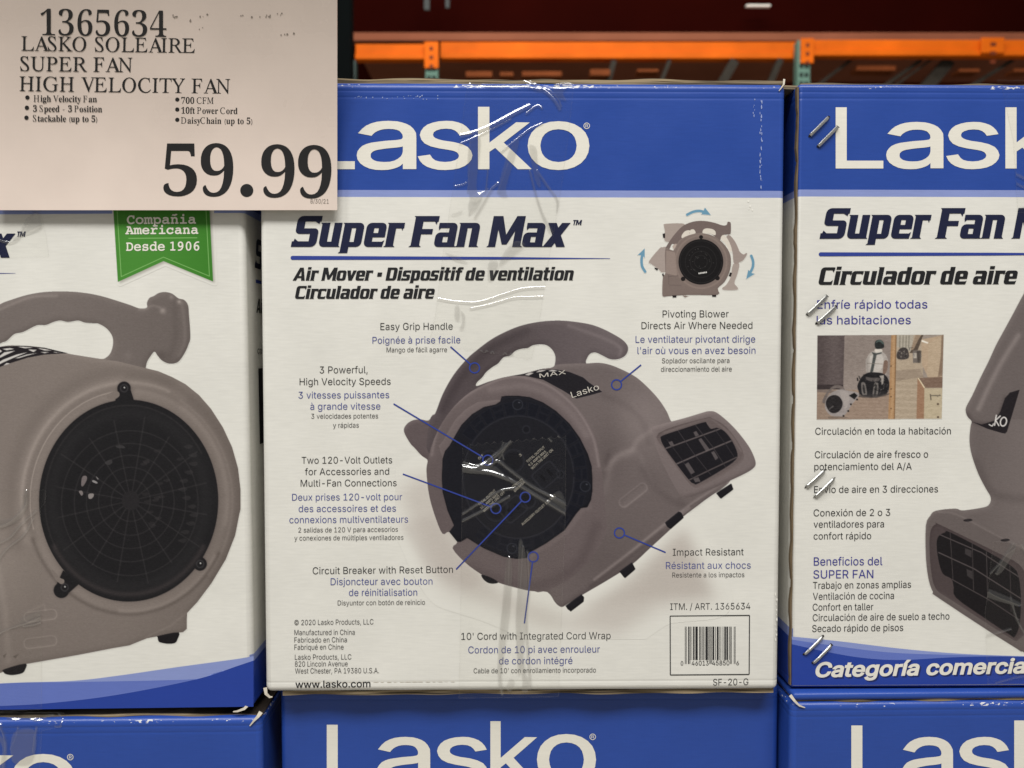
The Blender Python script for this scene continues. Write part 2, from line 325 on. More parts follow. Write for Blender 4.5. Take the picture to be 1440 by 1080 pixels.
# ------------------------------------------------------------------ lettering (own outline alphabets, units 1/500 em)
FONTS = {}
SRC = {}
SRC['sans'] = r'''
a195:80,-4 63,-3 47,2 34,11 24,22 17,37 15,54 17,69 22,80 29,90 39,97 50,102 63,105 89,110 117,113 126,115 133,117 136,121 138,127 138,128 137,139 133,148 128,156 120,161 110,164 98,165 85,164 75,161 66,156 59,150 54,144 50,137 20,146 29,161 39,173 52,182 66,188 82,191 97,192 119,190 131,186 143,180 153,172 161,160 167,145 168,126 168,0 138,0 138,26 136,26 126,12 118,6 108,1 95,-3|85,23 101,24 114,29 124,37 132,47 136,57 138,69 138,95 130,91 116,88 100,86 88,84 67,79 58,75 52,70 47,62 46,52 47,43 51,36 57,30 65,26 74,24
b212:115,-4 99,-3 86,2 76,8 69,16 59,29 56,29 56,0 26,0 26,254 57,254 57,160 59,160 69,173 76,180 86,186 98,191 115,192 137,189 156,180 173,166 185,146 193,122 195,94 193,66 185,42 173,23 157,8 137,-1|110,23 126,26 140,33 150,44 158,58 163,75 164,95 163,114 158,131 150,145 140,156 126,163 110,165 94,163 81,156 70,145 62,131 58,114 56,95 58,75 63,58 70,43 81,32 94,26
c198:104,-4 79,-1 58,8 41,23 28,43 20,66 17,94 20,122 28,146 41,165 58,180 79,189 104,192 117,191 130,189 142,184 153,178 162,170 170,161 176,150 181,138 151,131 145,145 135,155 121,162 104,165 86,162 73,155 62,144 54,129 50,112 48,94 50,75 54,59 62,44 73,33 86,26 104,23 121,26 135,33 146,44 152,59 181,51 177,39 171,28 163,19 153,11 142,4 130,0 117,-3
d212:98,-4 75,-1 56,8 40,23 27,42 20,66 17,94 20,122 27,146 40,166 56,180 75,189 98,192 114,191 126,186 136,180 144,173 153,160 155,160 155,254 186,254 186,0 156,0 156,29 153,29 143,16 136,8 126,2 114,-3|102,23 118,26 132,32 142,43 150,58 154,75 156,95 154,114 150,131 142,145 132,156 118,163 102,165 86,163 72,156 62,145 54,131 50,114 48,95 50,75 54,58 62,44 73,33 86,26
e202:106,-4 80,-1 58,8 41,23 28,42 20,66 17,93 20,121 28,145 40,165 58,180 78,189 103,192 118,191 133,187 147,180 160,170 170,157 179,141 184,121 186,97 186,85 37,85 37,110 169,110 155,101 153,119 149,134 141,147 131,157 118,163 103,165 87,163 73,157 62,147 54,135 50,121 48,105 48,89 50,69 55,53 64,40 76,31 90,25 106,23 117,24 127,26 135,31 143,36 149,44 153,53 182,45 177,32 168,20 156,10 141,2 125,-3
f127:114,190 114,164 3,164 3,190|40,0 40,216 42,231 48,243 57,252 68,259 80,264 94,265 111,263 121,260 114,234 107,236 97,237 85,235 77,230 72,221 71,209 71,0
g213:103,-75 84,-74 67,-70 53,-63 41,-55 32,-45 25,-35 51,-20 61,-33 68,-39 77,-44 89,-48 103,-49 124,-46 141,-38 149,-29 154,-17 156,-3 156,34 153,34 143,21 136,14 126,8 114,4 97,2 76,5 56,13 40,27 28,45 20,68 17,96 20,123 27,147 40,166 56,180 76,189 98,192 114,191 127,186 137,180 144,173 154,159 157,159 157,190 186,190 186,-4 183,-27 175,-45 162,-59 145,-68 125,-73|102,30 118,32 132,38 142,47 150,61 155,77 156,96 155,115 150,132 142,146 132,156 119,163 102,165 86,163 73,156 62,145 54,131 50,115 48,96 50,78 54,61 62,48 73,38 86,32
h205:57,113 57,0 26,0 26,254 57,254 57,144 51,144 62,166 76,181 94,189 114,192 132,190 148,184 161,174 170,160 177,142 179,120 179,0 148,0 148,118 145,137 136,152 123,161 105,165 92,163 80,159 71,151 63,141 58,129
i83:26,0 26,190 57,190 57,0|42,221 34,223 27,227 22,234 21,242 22,249 27,256 34,260 42,262 50,260 57,256 62,249 63,242 62,234 57,227 50,223
j83:26,190 57,190 57,-15 55,-31 51,-45 43,-56 32,-65 19,-70 2,-71 -5,-71 -5,-43 1,-43 12,-42 20,-36 25,-27 26,-15|42,221 34,223 27,227 22,234 20,242 22,249 27,256 34,260 42,262 50,260 57,256 61,249 63,242 61,234 57,227 50,223
k190:55,68 55,106 60,106 142,190 180,190 92,100 89,100|26,0 26,254 57,254 57,0|147,0 74,93 96,114 186,0
l95:70,-1 50,2 37,10 29,24 26,42 26,254 57,254 57,49 58,38 60,31 65,27 73,26 80,26 85,27 90,1 81,0
m305:26,0 26,190 56,190 56,148 54,148 59,162 66,173 75,182 86,188 98,192 110,193 129,190 144,180 154,166 160,147 156,147 161,160 169,172 178,181 190,187 204,192 218,193 234,191 249,186 261,177 270,164 276,148 278,128 278,0 248,0 248,127 247,139 243,149 236,156 224,163 209,165 197,164 187,160 179,153 173,145 169,135 168,124 168,0 137,0 137,130 134,144 126,156 115,163 100,165 89,164 79,160 70,154 63,145 58,133 57,119 57,0
n205:57,113 57,0 26,0 26,190 56,190 56,144 51,144 62,166 76,181 94,189 114,192 132,190 147,184 160,174 170,160 176,142 179,120 179,0 148,0 148,118 145,137 136,152 123,161 105,165 92,163 80,159 71,151 63,141 58,129
o208:104,-4 79,-1 58,8 41,23 28,43 20,66 17,94 20,122 28,146 41,165 58,180 79,189 104,192 128,189 149,180 167,165 180,146 188,122 191,94 188,66 180,43 167,23 149,8 128,-1|104,23 121,26 135,33 146,44 154,59 158,75 160,94 158,112 154,129 146,144 135,155 121,162 104,165 86,162 73,155 62,144 54,129 50,112 48,94 50,75 54,59 62,44 73,33 86,26
p212:26,-71 26,190 56,190 56,160 59,160 69,173 76,180 86,186 98,191 115,192 137,189 156,180 173,166 185,146 193,122 195,94 193,66 185,42 173,23 157,8 137,-1 115,-4 99,-3 86,2 76,8 69,16 59,29 57,29 57,-71|110,23 126,26 140,33 150,44 158,58 163,75 164,95 163,114 158,131 150,145 140,156 126,163 110,165 94,163 81,156 70,145 62,131 58,114 56,95 58,75 63,58 70,43 81,32 94,26
q212:186,-71 155,-71 155,29 153,29 143,16 136,8 126,2 114,-3 98,-4 75,-1 56,8 40,23 27,42 20,66 17,94 20,122 27,146 40,166 56,180 75,189 98,192 114,191 126,186 136,180 144,173 153,160 156,160 156,190 186,190|102,23 118,26 132,32 142,43 150,58 154,75 156,95 154,114 150,131 142,145 132,156 118,163 102,165 86,163 72,156 62,145 54,131 50,114 48,95 50,75 54,58 62,44 73,33 86,26
r130:26,0 26,190 56,190 56,160 58,160 65,173 76,184 90,190 107,192 115,192 122,192 122,161 115,162 103,163 91,161 80,157 70,151 63,142 58,131 57,118 57,0
s182:91,-4 72,-3 56,2 42,9 31,19 23,32 18,47 47,53 53,40 62,30 75,25 91,23 108,25 122,31 131,40 134,51 132,60 127,68 118,74 106,78 75,85 52,93 36,104 27,119 23,137 26,152 33,166 43,177 58,185 74,190 94,192 112,191 127,186 140,179 149,170 157,158 162,145 134,139 129,149 121,158 110,164 94,166 78,164 65,158 57,150 54,139 56,129 62,122 72,116 86,111 115,105 137,97 153,86 162,71 166,53 163,37 156,24 145,12 130,3 112,-2
t114:102,190 102,164 3,164 3,190|32,236 63,236 63,49 64,38 68,31 75,26 85,25 93,26 101,27 107,1 96,-1 84,-2 69,-1 56,4 46,11 38,20 34,32 32,46
u205:91,-3 73,-1 57,5 44,15 35,29 28,47 26,69 26,190 57,190 57,72 60,52 68,37 82,28 100,25 113,27 125,31 134,38 142,48 146,61 148,76 148,190 179,190 179,0 149,0 149,46 154,46 143,23 129,8 111,0
v195:81,0 9,190 42,190 83,78 93,43 103,10 92,10 101,43 112,78 152,190 186,190 113,0
w284:69,0 11,190 44,190 67,107 77,68 88,21 82,21 93,67 103,107 126,190 158,190 181,107 191,68 201,21 196,21 206,68 217,107 240,190 272,190 215,0 184,0 159,86 152,112 145,140 138,169 145,169 138,140 131,112 124,86 99,0
x189:10,0 86,109 86,86 14,190 50,190 74,153 90,127 104,103 88,103 101,127 117,153 141,190 176,190 104,84 104,107 179,0 143,0 115,43 100,68 86,91 102,91 89,68 74,43 46,0
y195:24,-69 31,-43 36,-44 44,-45 52,-44 59,-42 65,-37 71,-29 75,-18 81,-1 9,190 42,190 83,78 93,43 103,10 92,10 101,43 112,78 153,190 186,190 102,-29 96,-43 88,-54 80,-62 70,-68 58,-71 46,-73 32,-72
z190:21,0 21,23 127,160 127,161 24,161 24,190 166,190 166,165 63,30 63,28 169,28 169,0
A240:8,0 101,254 138,254 231,0 198,0 144,151 132,186 116,239 123,239 106,185 95,151 43,0|55,71 55,99 185,99 185,71
B228:30,0 30,254 121,254 145,252 164,245 180,235 190,221 197,205 199,187 198,172 193,160 187,150 178,143 168,137 157,133 157,131 170,129 182,123 192,114 201,102 207,86 209,68 207,50 200,33 189,20 172,9 151,2 123,0|62,29 122,29 140,30 154,34 165,40 175,53 178,68 176,81 171,92 163,102 153,109 140,114 124,115 62,115|62,143 119,143 132,144 144,148 154,155 162,163 166,174 168,186 165,202 156,214 141,223 120,226 62,226
C255:134,-3 113,-2 93,4 75,12 59,25 46,40 35,58 27,78 22,101 20,127 22,153 27,176 35,197 46,215 59,230 75,242 93,251 113,256 134,258 152,256 170,252 186,245 201,236 214,224 224,209 232,193 236,174 204,174 200,186 195,197 187,206 179,214 169,220 158,224 146,227 134,228 111,225 92,216 75,202 62,182 54,157 52,127 54,97 63,72 75,53 92,38 112,29 134,26 146,27 158,30 169,34 179,40 187,48 195,57 200,68 204,80 236,80 232,62 224,45 214,31 201,19 187,9 170,2 153,-2
D251:109,0 48,0 48,29 107,29 136,31 159,40 177,55 189,75 197,99 200,128 197,156 190,180 177,200 160,214 138,223 110,226 47,226 47,254 113,254 136,253 157,248 176,239 192,228 206,213 217,196 225,175 229,153 231,128 229,102 224,80 217,59 206,42 192,27 175,15 156,7 134,2|62,254 62,0 30,0 30,254
E209:30,0 30,254 186,254 186,226 62,226 62,143 178,143 178,114 62,114 62,29 188,29 188,0
F205:30,0 30,254 185,254 185,226 62,226 62,139 173,139 173,111 62,111 62,0
G260:134,-3 113,-2 93,4 75,13 59,25 45,40 35,58 27,78 22,102 20,127 22,153 27,176 35,197 45,215 59,230 74,242 92,251 112,256 132,258 152,256 170,252 187,245 202,235 214,222 225,208 232,192 237,174 204,174 199,186 194,197 186,206 178,213 168,220 158,224 146,227 133,228 111,225 92,216 75,202 62,182 54,157 52,127 54,97 63,72 75,53 92,38 112,29 134,26 155,29 172,36 187,47 198,62 205,80 207,101 217,100 141,100 141,128 239,128 239,100 237,80 233,62 225,45 209,25 188,9 163,0
H258:30,0 30,254 62,254 62,144 196,144 196,254 228,254 228,0 196,0 196,116 62,116 62,0
I150:16,0 16,29 59,29 59,226 16,226 16,254 135,254 135,226 91,226 91,29 135,29 135,0
J198:93,-3 71,-1 53,5 38,16 26,31 19,50 17,73 17,86 49,86 49,73 52,52 61,37 75,28 93,25 110,28 124,37 133,52 136,73 136,254 168,254 168,73 166,50 159,31 147,16 132,5 113,-1
K233:52,73 52,108 70,131 87,152 106,172 182,254 224,254 116,138 114,138|30,0 30,254 62,254 62,167 62,112 62,97 62,0|186,0 94,130 114,155 224,0
L196:30,0 30,254 62,254 62,29 181,29 181,0
M314:30,0 30,254 76,254 139,94 144,79 150,61 156,42 161,24 154,24 159,41 165,61 171,79 176,94 238,254 284,254 284,0 252,0 252,145 252,163 253,184 253,207 253,229 256,229 249,205 241,181 234,161 228,145 171,0 143,0 85,145 80,160 72,181 65,204 56,229 59,229 60,208 60,186 61,164 61,145 61,0
N262:30,0 30,254 68,254 172,91 181,75 194,53 207,27 202,27 200,54 200,79 199,97 199,254 232,254 232,0 193,0 101,145 89,165 74,191 54,226 60,227 61,192 62,164 62,145 62,0
O267:133,-3 112,-2 93,4 75,12 59,25 46,40 35,58 27,78 22,101 20,127 22,153 27,176 35,197 46,215 59,230 75,242 93,251 112,256 133,258 155,256 174,251 192,242 208,230 221,215 232,197 240,176 245,153 247,127 245,101 240,78 232,58 221,40 208,25 192,12 174,4 155,-2|133,26 155,29 175,38 191,52 204,72 212,97 215,127 212,157 204,182 191,202 175,216 155,225 133,228 112,225 92,216 75,202 63,182 54,157 52,127 54,97 63,72 75,52 92,38 112,29
P222:30,0 30,254 118,254 144,252 166,244 183,231 195,215 202,195 204,174 202,152 195,133 183,116 166,104 144,96 118,93 55,93 55,121 116,121 134,123 149,128 159,136 167,147 171,160 172,174 171,188 167,201 159,211 148,219 134,224 116,226 62,226 62,0
Q267:123,80 156,80 185,42 192,32 234,-24 200,-24 173,13 166,23|133,-3 112,-2 93,4 75,12 59,25 46,40 35,58 27,78 22,101 20,127 22,153 27,176 35,197 46,215 59,230 75,242 93,251 112,256 133,258 155,256 174,251 192,242 208,230 221,215 232,197 240,176 245,153 247,127 245,101 240,78 232,58 221,40 208,25 192,12 174,4 155,-2|133,26 155,29 175,38 191,52 204,72 212,97 215,127 212,157 204,182 191,202 175,216 155,225 133,228 112,225 92,216 75,202 63,182 54,157 52,127 54,97 63,72 75,52 92,38 112,29
R224:30,0 30,254 118,254 145,252 167,244 183,232 195,217 202,198 205,176 202,154 195,136 183,120 166,109 145,101 118,99 48,99 48,128 117,128 135,129 149,133 160,141 167,150 171,162 173,176 171,190 167,202 159,212 149,220 134,224 116,226 62,226 62,0|177,0 115,115 151,115 214,0
S223:112,-4 86,-2 64,5 46,15 32,30 23,48 19,68 52,68 55,55 62,44 71,35 83,29 97,26 112,25 128,26 143,30 155,37 165,46 171,57 173,70 171,81 166,89 158,96 148,102 122,111 92,120 64,130 43,145 34,156 28,170 26,186 29,206 37,224 51,238 69,249 90,256 114,258 137,256 158,249 175,238 189,224 197,208 200,189 169,189 166,201 160,211 151,219 134,227 112,229 97,228 84,224 73,218 64,209 59,199 58,188 60,176 65,167 74,160 85,154 106,147 132,140 156,132 168,126 179,119 189,110 197,99 202,85 204,69 201,50 193,32 180,17 162,5 139,-2
T224:16,226 16,254 208,254 208,226 128,226 128,0 96,0 96,226
U259:129,-4 101,-1 77,8 57,22 42,40 33,62 30,87 30,254 62,254 62,89 64,72 70,57 80,44 94,34 110,28 129,26 149,28 165,34 179,44 188,57 194,72 196,89 196,254 229,254 229,87 226,62 216,40 201,22 182,8 157,-1
V240:102,0 8,254 42,254 96,103 108,69 124,15 117,15 133,69 145,103 197,254 231,254 139,0
W343:78,0 8,254 41,254 82,98 88,73 93,47 98,20 95,20 100,47 106,73 112,98 153,254 190,254 231,98 237,73 243,47 249,20 244,20 249,47 255,73 261,98 302,254 335,254 265,0 228,0 184,161 176,196 168,237 175,237 167,197 159,161 115,0
X237:9,0 109,142 109,118 15,254 52,254 89,200 102,181 112,164 122,146 116,146 126,164 136,181 149,200 187,254 223,254 129,119 129,143 228,0 191,0 146,65 134,83 125,98 115,116 122,116 113,98 103,83 91,65 46,0
Y236:102,0 102,104 8,254 46,254 96,172 111,146 125,115 112,115 126,146 140,172 191,254 228,254 134,104 134,0
Z219:21,0 21,23 137,193 153,215 170,238 174,227 143,226 111,226 20,226 20,254 198,254 198,231 84,64 67,40 49,17 45,27 76,28 107,29 200,29 200,0
0227:113,-3 95,-2 79,3 65,12 53,24 42,39 34,57 27,89 24,127 27,165 35,197 43,215 53,230 65,242 79,251 95,256 113,258 131,256 147,251 161,242 174,230 184,215 192,197 200,165 203,127 200,89 192,57 184,39 174,24 162,12 147,3 131,-2|113,25 131,28 145,37 157,52 165,72 170,97 172,127 170,157 165,182 157,203 145,218 131,227 113,230 96,227 82,218 70,203 62,182 56,157 55,127 56,97 62,72 70,52 82,37 96,28
1227:38,0 38,27 195,27 195,0|138,254 138,0 106,0 106,224 105,224 43,179 43,213 99,254
2227:32,0 32,24 117,114 141,141 149,153 155,163 159,174 160,186 159,198 154,209 146,218 137,224 125,228 112,230 98,228 86,224 77,216 69,207 65,195 64,181 33,181 35,202 43,221 55,237 72,248 91,255 112,258 134,255 153,248 169,237 181,223 188,205 191,186 189,172 185,159 179,145 168,129 133,90 76,30 76,28 195,28 195,0
3227:109,-3 87,-1 66,5 49,15 35,29 26,46 22,66 55,66 57,54 63,44 72,35 83,30 95,26 109,25 124,26 138,30 149,37 157,46 163,58 165,72 163,86 158,98 150,109 137,117 121,122 101,124 78,124 78,150 144,224 144,226 35,226 35,254 186,254 186,230 106,139 106,144 132,144 154,138 172,127 185,111 194,93 196,72 194,51 185,33 172,18 154,6 133,-1
4227:20,53 20,79 123,254 155,254 54,83 54,81 207,81 207,53|141,0 141,61 141,73 141,159 171,159 171,0
5227:111,-3 89,-1 70,6 54,16 41,30 33,47 30,65 61,65 64,54 69,44 77,36 87,30 98,26 111,25 125,27 138,32 149,41 157,52 162,66 164,81 162,97 157,111 148,122 137,131 124,137 109,138 96,137 84,134 73,129 64,123 34,126 48,254 183,254 183,226 75,226 67,151 68,151 77,157 89,162 101,166 115,167 131,165 147,160 161,153 172,143 182,130 189,116 194,99 195,82 193,58 184,38 171,21 154,8 134,-1
6227:113,-3 91,-1 71,7 55,20 42,37 34,58 32,81 34,100 40,119 51,142 69,170 126,254 161,254 75,131 73,131 77,137 83,144 90,149 98,153 107,156 117,157 139,155 158,147 173,136 185,120 192,101 194,79 192,56 184,36 171,20 155,7 135,-1|113,24 127,26 139,31 149,40 157,51 162,64 164,79 162,94 157,107 149,118 139,126 127,131 113,133 99,131 87,126 77,118 69,107 64,94 62,79 64,64 69,51 77,40 87,31 99,26
7227:48,0 162,224 162,226 31,226 31,254 195,254 195,224 82,0
8227:113,-3 89,-1 68,6 50,17 37,31 29,48 26,68 28,83 33,98 40,110 51,121 63,128 76,132 76,133 59,141 46,154 38,171 35,190 38,209 45,225 57,239 73,249 92,256 113,258 134,256 153,249 169,239 181,225 188,209 191,190 188,171 180,154 167,141 150,133 150,132 164,128 176,121 186,110 194,98 199,83 200,68 198,48 189,31 176,17 158,6 137,-1|113,25 129,26 142,30 153,37 161,46 167,57 168,69 167,83 161,94 153,104 141,111 128,116 113,118 98,116 85,111 73,104 65,94 59,83 58,69 59,57 64,46 73,37 84,30 97,26|113,145 126,146 137,150 146,157 154,165 158,176 160,188 158,200 154,210 147,218 138,225 126,229 113,230 100,229 89,225 79,218 72,210 68,200 66,188 68,176 72,165 79,157 89,150 100,146
9227:113,258 135,255 155,247 171,234 184,217 192,197 194,173 192,155 186,135 175,112 158,84 100,0 65,0 151,124 154,124 149,117 144,111 137,105 128,101 119,98 109,97 87,100 69,107 53,119 41,134 34,154 32,176 34,198 42,218 55,235 71,247 91,255|113,230 99,228 87,223 77,215 69,204 64,191 63,176 64,161 69,148 77,137 87,129 99,123 113,122 127,123 139,129 149,137 157,147 162,160 164,175 162,190 157,204 150,215 139,223 127,228
.94:48,-2 39,-1 31,4 26,12 25,20 26,29 31,37 39,42 48,43 56,42 64,37 69,29 71,20 69,12 64,4 56,-1
,94:19,-60 34,36 68,36 42,-60
-227:168,122 168,94 57,94 57,122
/125:117,266 36,-38 7,-38 89,266
'103:39,159 35,254 68,254 64,159
(137:45,103 46,132 50,162 57,192 66,221 76,247 88,270 118,270 106,242 95,214 87,185 81,157 77,129 76,103 77,80 80,57 86,33 94,8 105,-19 118,-48 88,-48 69,-11 56,27 47,66
)137:19,-48 32,-18 43,9 51,34 57,58 60,81 61,103 60,129 56,157 50,185 41,214 31,242 19,270 48,270 60,247 71,221 80,192 86,162 91,132 92,103 89,65 81,27 67,-11 48,-48
©318:87,127 89,147 97,164 108,179 123,191 141,198 160,201 178,199 193,193 207,184 218,173 226,159 230,143 200,143 195,155 186,164 174,170 160,172 149,171 138,166 129,159 122,150 117,139 115,127 117,115 122,105 129,95 138,88 149,84 160,82 174,84 185,90 193,100 197,111 227,111 223,96 216,82 205,70 192,61 177,55 160,53 141,56 123,63 108,75 97,90 89,108|159,-4 133,-1 108,6 86,18 66,34 50,54 38,76 31,101 28,127 31,153 38,178 50,200 66,220 86,236 108,248 133,256 159,258 185,256 210,248 232,236 252,220 268,200 280,178 288,153 290,127 288,101 280,76 268,54 252,34 232,18 210,6 185,-1|159,26 180,28 199,33 216,43 231,55 243,71 253,88 259,107 261,127 259,148 253,167 243,184 231,199 216,211 199,221 180,227 159,229 139,227 120,221 102,211 87,199 75,184 66,167 60,148 58,127 60,107 66,88 75,71 87,55 102,43 120,33 139,28
®231:116,59 96,61 77,67 60,76 46,88 33,103 24,120 18,139 16,158 18,178 24,197 33,214 46,229 60,241 77,250 96,256 116,258 136,256 154,250 171,241 186,229 198,214 207,197 213,178 215,158 213,139 207,120 198,103 186,88 171,76 154,67 136,61|116,83 136,86 154,93 169,105 181,121 188,139 191,158 188,178 181,196 169,212 154,224 136,231 116,234 96,231 78,224 63,212 51,196 43,178 40,158 43,139 51,121 63,105 78,93 96,86|137,113 114,156 137,156 159,113|81,113 81,204 126,204 133,204 139,201 146,197 151,191 155,184 156,175 154,166 151,158 145,152 139,147 132,145 125,144 93,144 93,159 119,159 124,160 129,163 132,168 133,175 132,182 129,186 120,189 101,189 101,113
é202:106,-4 80,-1 58,8 41,23 28,42 20,66 17,93 20,121 28,145 40,165 58,180 78,189 103,192 118,191 133,187 147,180 160,170 170,157 179,141 184,121 186,97 186,85 37,85 37,110 169,110 155,101 153,119 149,134 141,147 131,157 118,163 103,165 87,163 73,157 62,147 54,135 50,121 48,105 48,89 50,69 55,53 64,40 76,31 90,25 106,23 117,24 127,26 135,31 143,36 149,44 153,53 182,45 177,32 168,20 156,10 141,2 125,-3|88,214 112,265 146,265 114,214
è202:106,-4 80,-1 58,8 41,23 28,42 20,66 17,93 20,121 28,145 40,165 58,180 78,189 103,192 118,191 133,187 147,180 160,170 170,157 179,141 184,121 186,97 186,85 37,85 37,110 169,110 155,101 153,119 149,134 141,147 131,157 118,163 103,165 87,163 73,157 62,147 54,135 50,121 48,105 48,89 50,69 55,53 64,40 76,31 90,25 106,23 117,24 127,26 135,31 143,36 149,44 153,53 182,45 177,32 168,20 156,10 141,2 125,-3|90,214 57,265 91,265 115,214
à195:80,-4 63,-3 47,2 34,11 24,22 17,37 15,54 17,69 22,80 29,90 39,97 50,102 63,105 89,110 117,113 126,115 133,117 136,121 138,127 138,128 137,139 133,148 128,156 120,161 110,164 98,165 85,164 75,161 66,156 59,150 54,144 50,137 20,146 29,161 39,173 52,182 66,188 82,191 97,192 119,190 131,186 143,180 153,172 161,160 167,145 168,126 168,0 138,0 138,26 136,26 126,12 118,6 108,1 95,-3|85,23 101,24 114,29 124,37 132,47 136,57 138,69 138,95 130,91 116,88 100,86 88,84 67,79 58,75 52,70 47,62 46,52 47,43 51,36 57,30 65,26 74,24|83,214 50,265 84,265 108,214
ù205:91,-3 73,-1 57,5 44,15 35,29 28,47 26,69 26,190 57,190 57,72 60,52 68,37 82,28 100,25 113,27 125,31 134,38 142,48 146,61 148,76 148,190 179,190 179,0 149,0 149,46 154,46 143,23 129,8 111,0|90,214 57,265 91,265 115,214
í83:26,0 26,190 57,190 57,0|28,214 52,265 86,265 53,214
ó208:104,-4 79,-1 58,8 41,23 28,43 20,66 17,94 20,122 28,146 41,165 58,180 79,189 104,192 128,189 149,180 167,165 180,146 188,122 191,94 188,66 180,43 167,23 149,8 128,-1|104,23 121,26 135,33 146,44 154,59 158,75 160,94 158,112 154,129 146,144 135,155 121,162 104,165 86,162 73,155 62,144 54,129 50,112 48,94 50,75 54,59 62,44 73,33 86,26|90,214 114,265 148,265 115,214
á195:80,-4 63,-3 47,2 34,11 24,22 17,37 15,54 17,69 22,80 29,90 39,97 50,102 63,105 89,110 117,113 126,115 133,117 136,121 138,127 138,128 137,139 133,148 128,156 120,161 110,164 98,165 85,164 75,161 66,156 59,150 54,144 50,137 20,146 29,161 39,173 52,182 66,188 82,191 97,192 119,190 131,186 143,180 153,172 161,160 167,145 168,126 168,0 138,0 138,26 136,26 126,12 118,6 108,1 95,-3|85,23 101,24 114,29 124,37 132,47 136,57 138,69 138,95 130,91 116,88 100,86 88,84 67,79 58,75 52,70 47,62 46,52 47,43 51,36 57,30 65,26 74,24|81,214 105,265 139,265 106,214
ñ205:57,113 57,0 26,0 26,190 56,190 56,144 51,144 62,166 76,181 94,189 114,192 132,190 147,184 160,174 170,160 176,142 179,120 179,0 148,0 148,118 145,137 136,152 123,161 105,165 92,163 80,159 71,151 63,141 58,129|125,223 112,225 101,230 91,235 83,237 79,236 77,233 74,224 53,224 55,238 60,249 68,257 80,259 93,257 103,252 113,247 122,245 125,246 128,248 131,258 152,258 150,244 144,233 136,226
ú205:91,-3 73,-1 57,5 44,15 35,29 28,47 26,69 26,190 57,190 57,72 60,52 68,37 82,28 100,25 113,27 125,31 134,38 142,48 146,61 148,76 148,190 179,190 179,0 149,0 149,46 154,46 143,23 129,8 111,0|89,214 113,265 147,265 114,214
ê202:106,-4 80,-1 58,8 41,23 28,42 20,66 17,93 20,121 28,145 40,165 58,180 78,189 103,192 118,191 133,187 147,180 160,170 170,157 179,141 184,121 186,97 186,85 37,85 37,110 169,110 155,101 153,119 149,134 141,147 131,157 118,163 103,165 87,163 73,157 62,147 54,135 50,121 48,105 48,89 50,69 55,53 64,40 76,31 90,25 106,23 117,24 127,26 135,31 143,36 149,44 153,53 182,45 177,32 168,20 156,10 141,2 125,-3|77,218 47,218 47,219 87,265 116,265 157,219 157,218 126,218 102,248
û205:91,-3 73,-1 57,5 44,15 35,29 28,47 26,69 26,190 57,190 57,72 60,52 68,37 82,28 100,25 113,27 125,31 134,38 142,48 146,61 148,76 148,190 179,190 179,0 149,0 149,46 154,46 143,23 129,8 111,0|78,218 48,218 48,219 88,265 117,265 157,219 157,218 127,218 102,248
 94:
'''
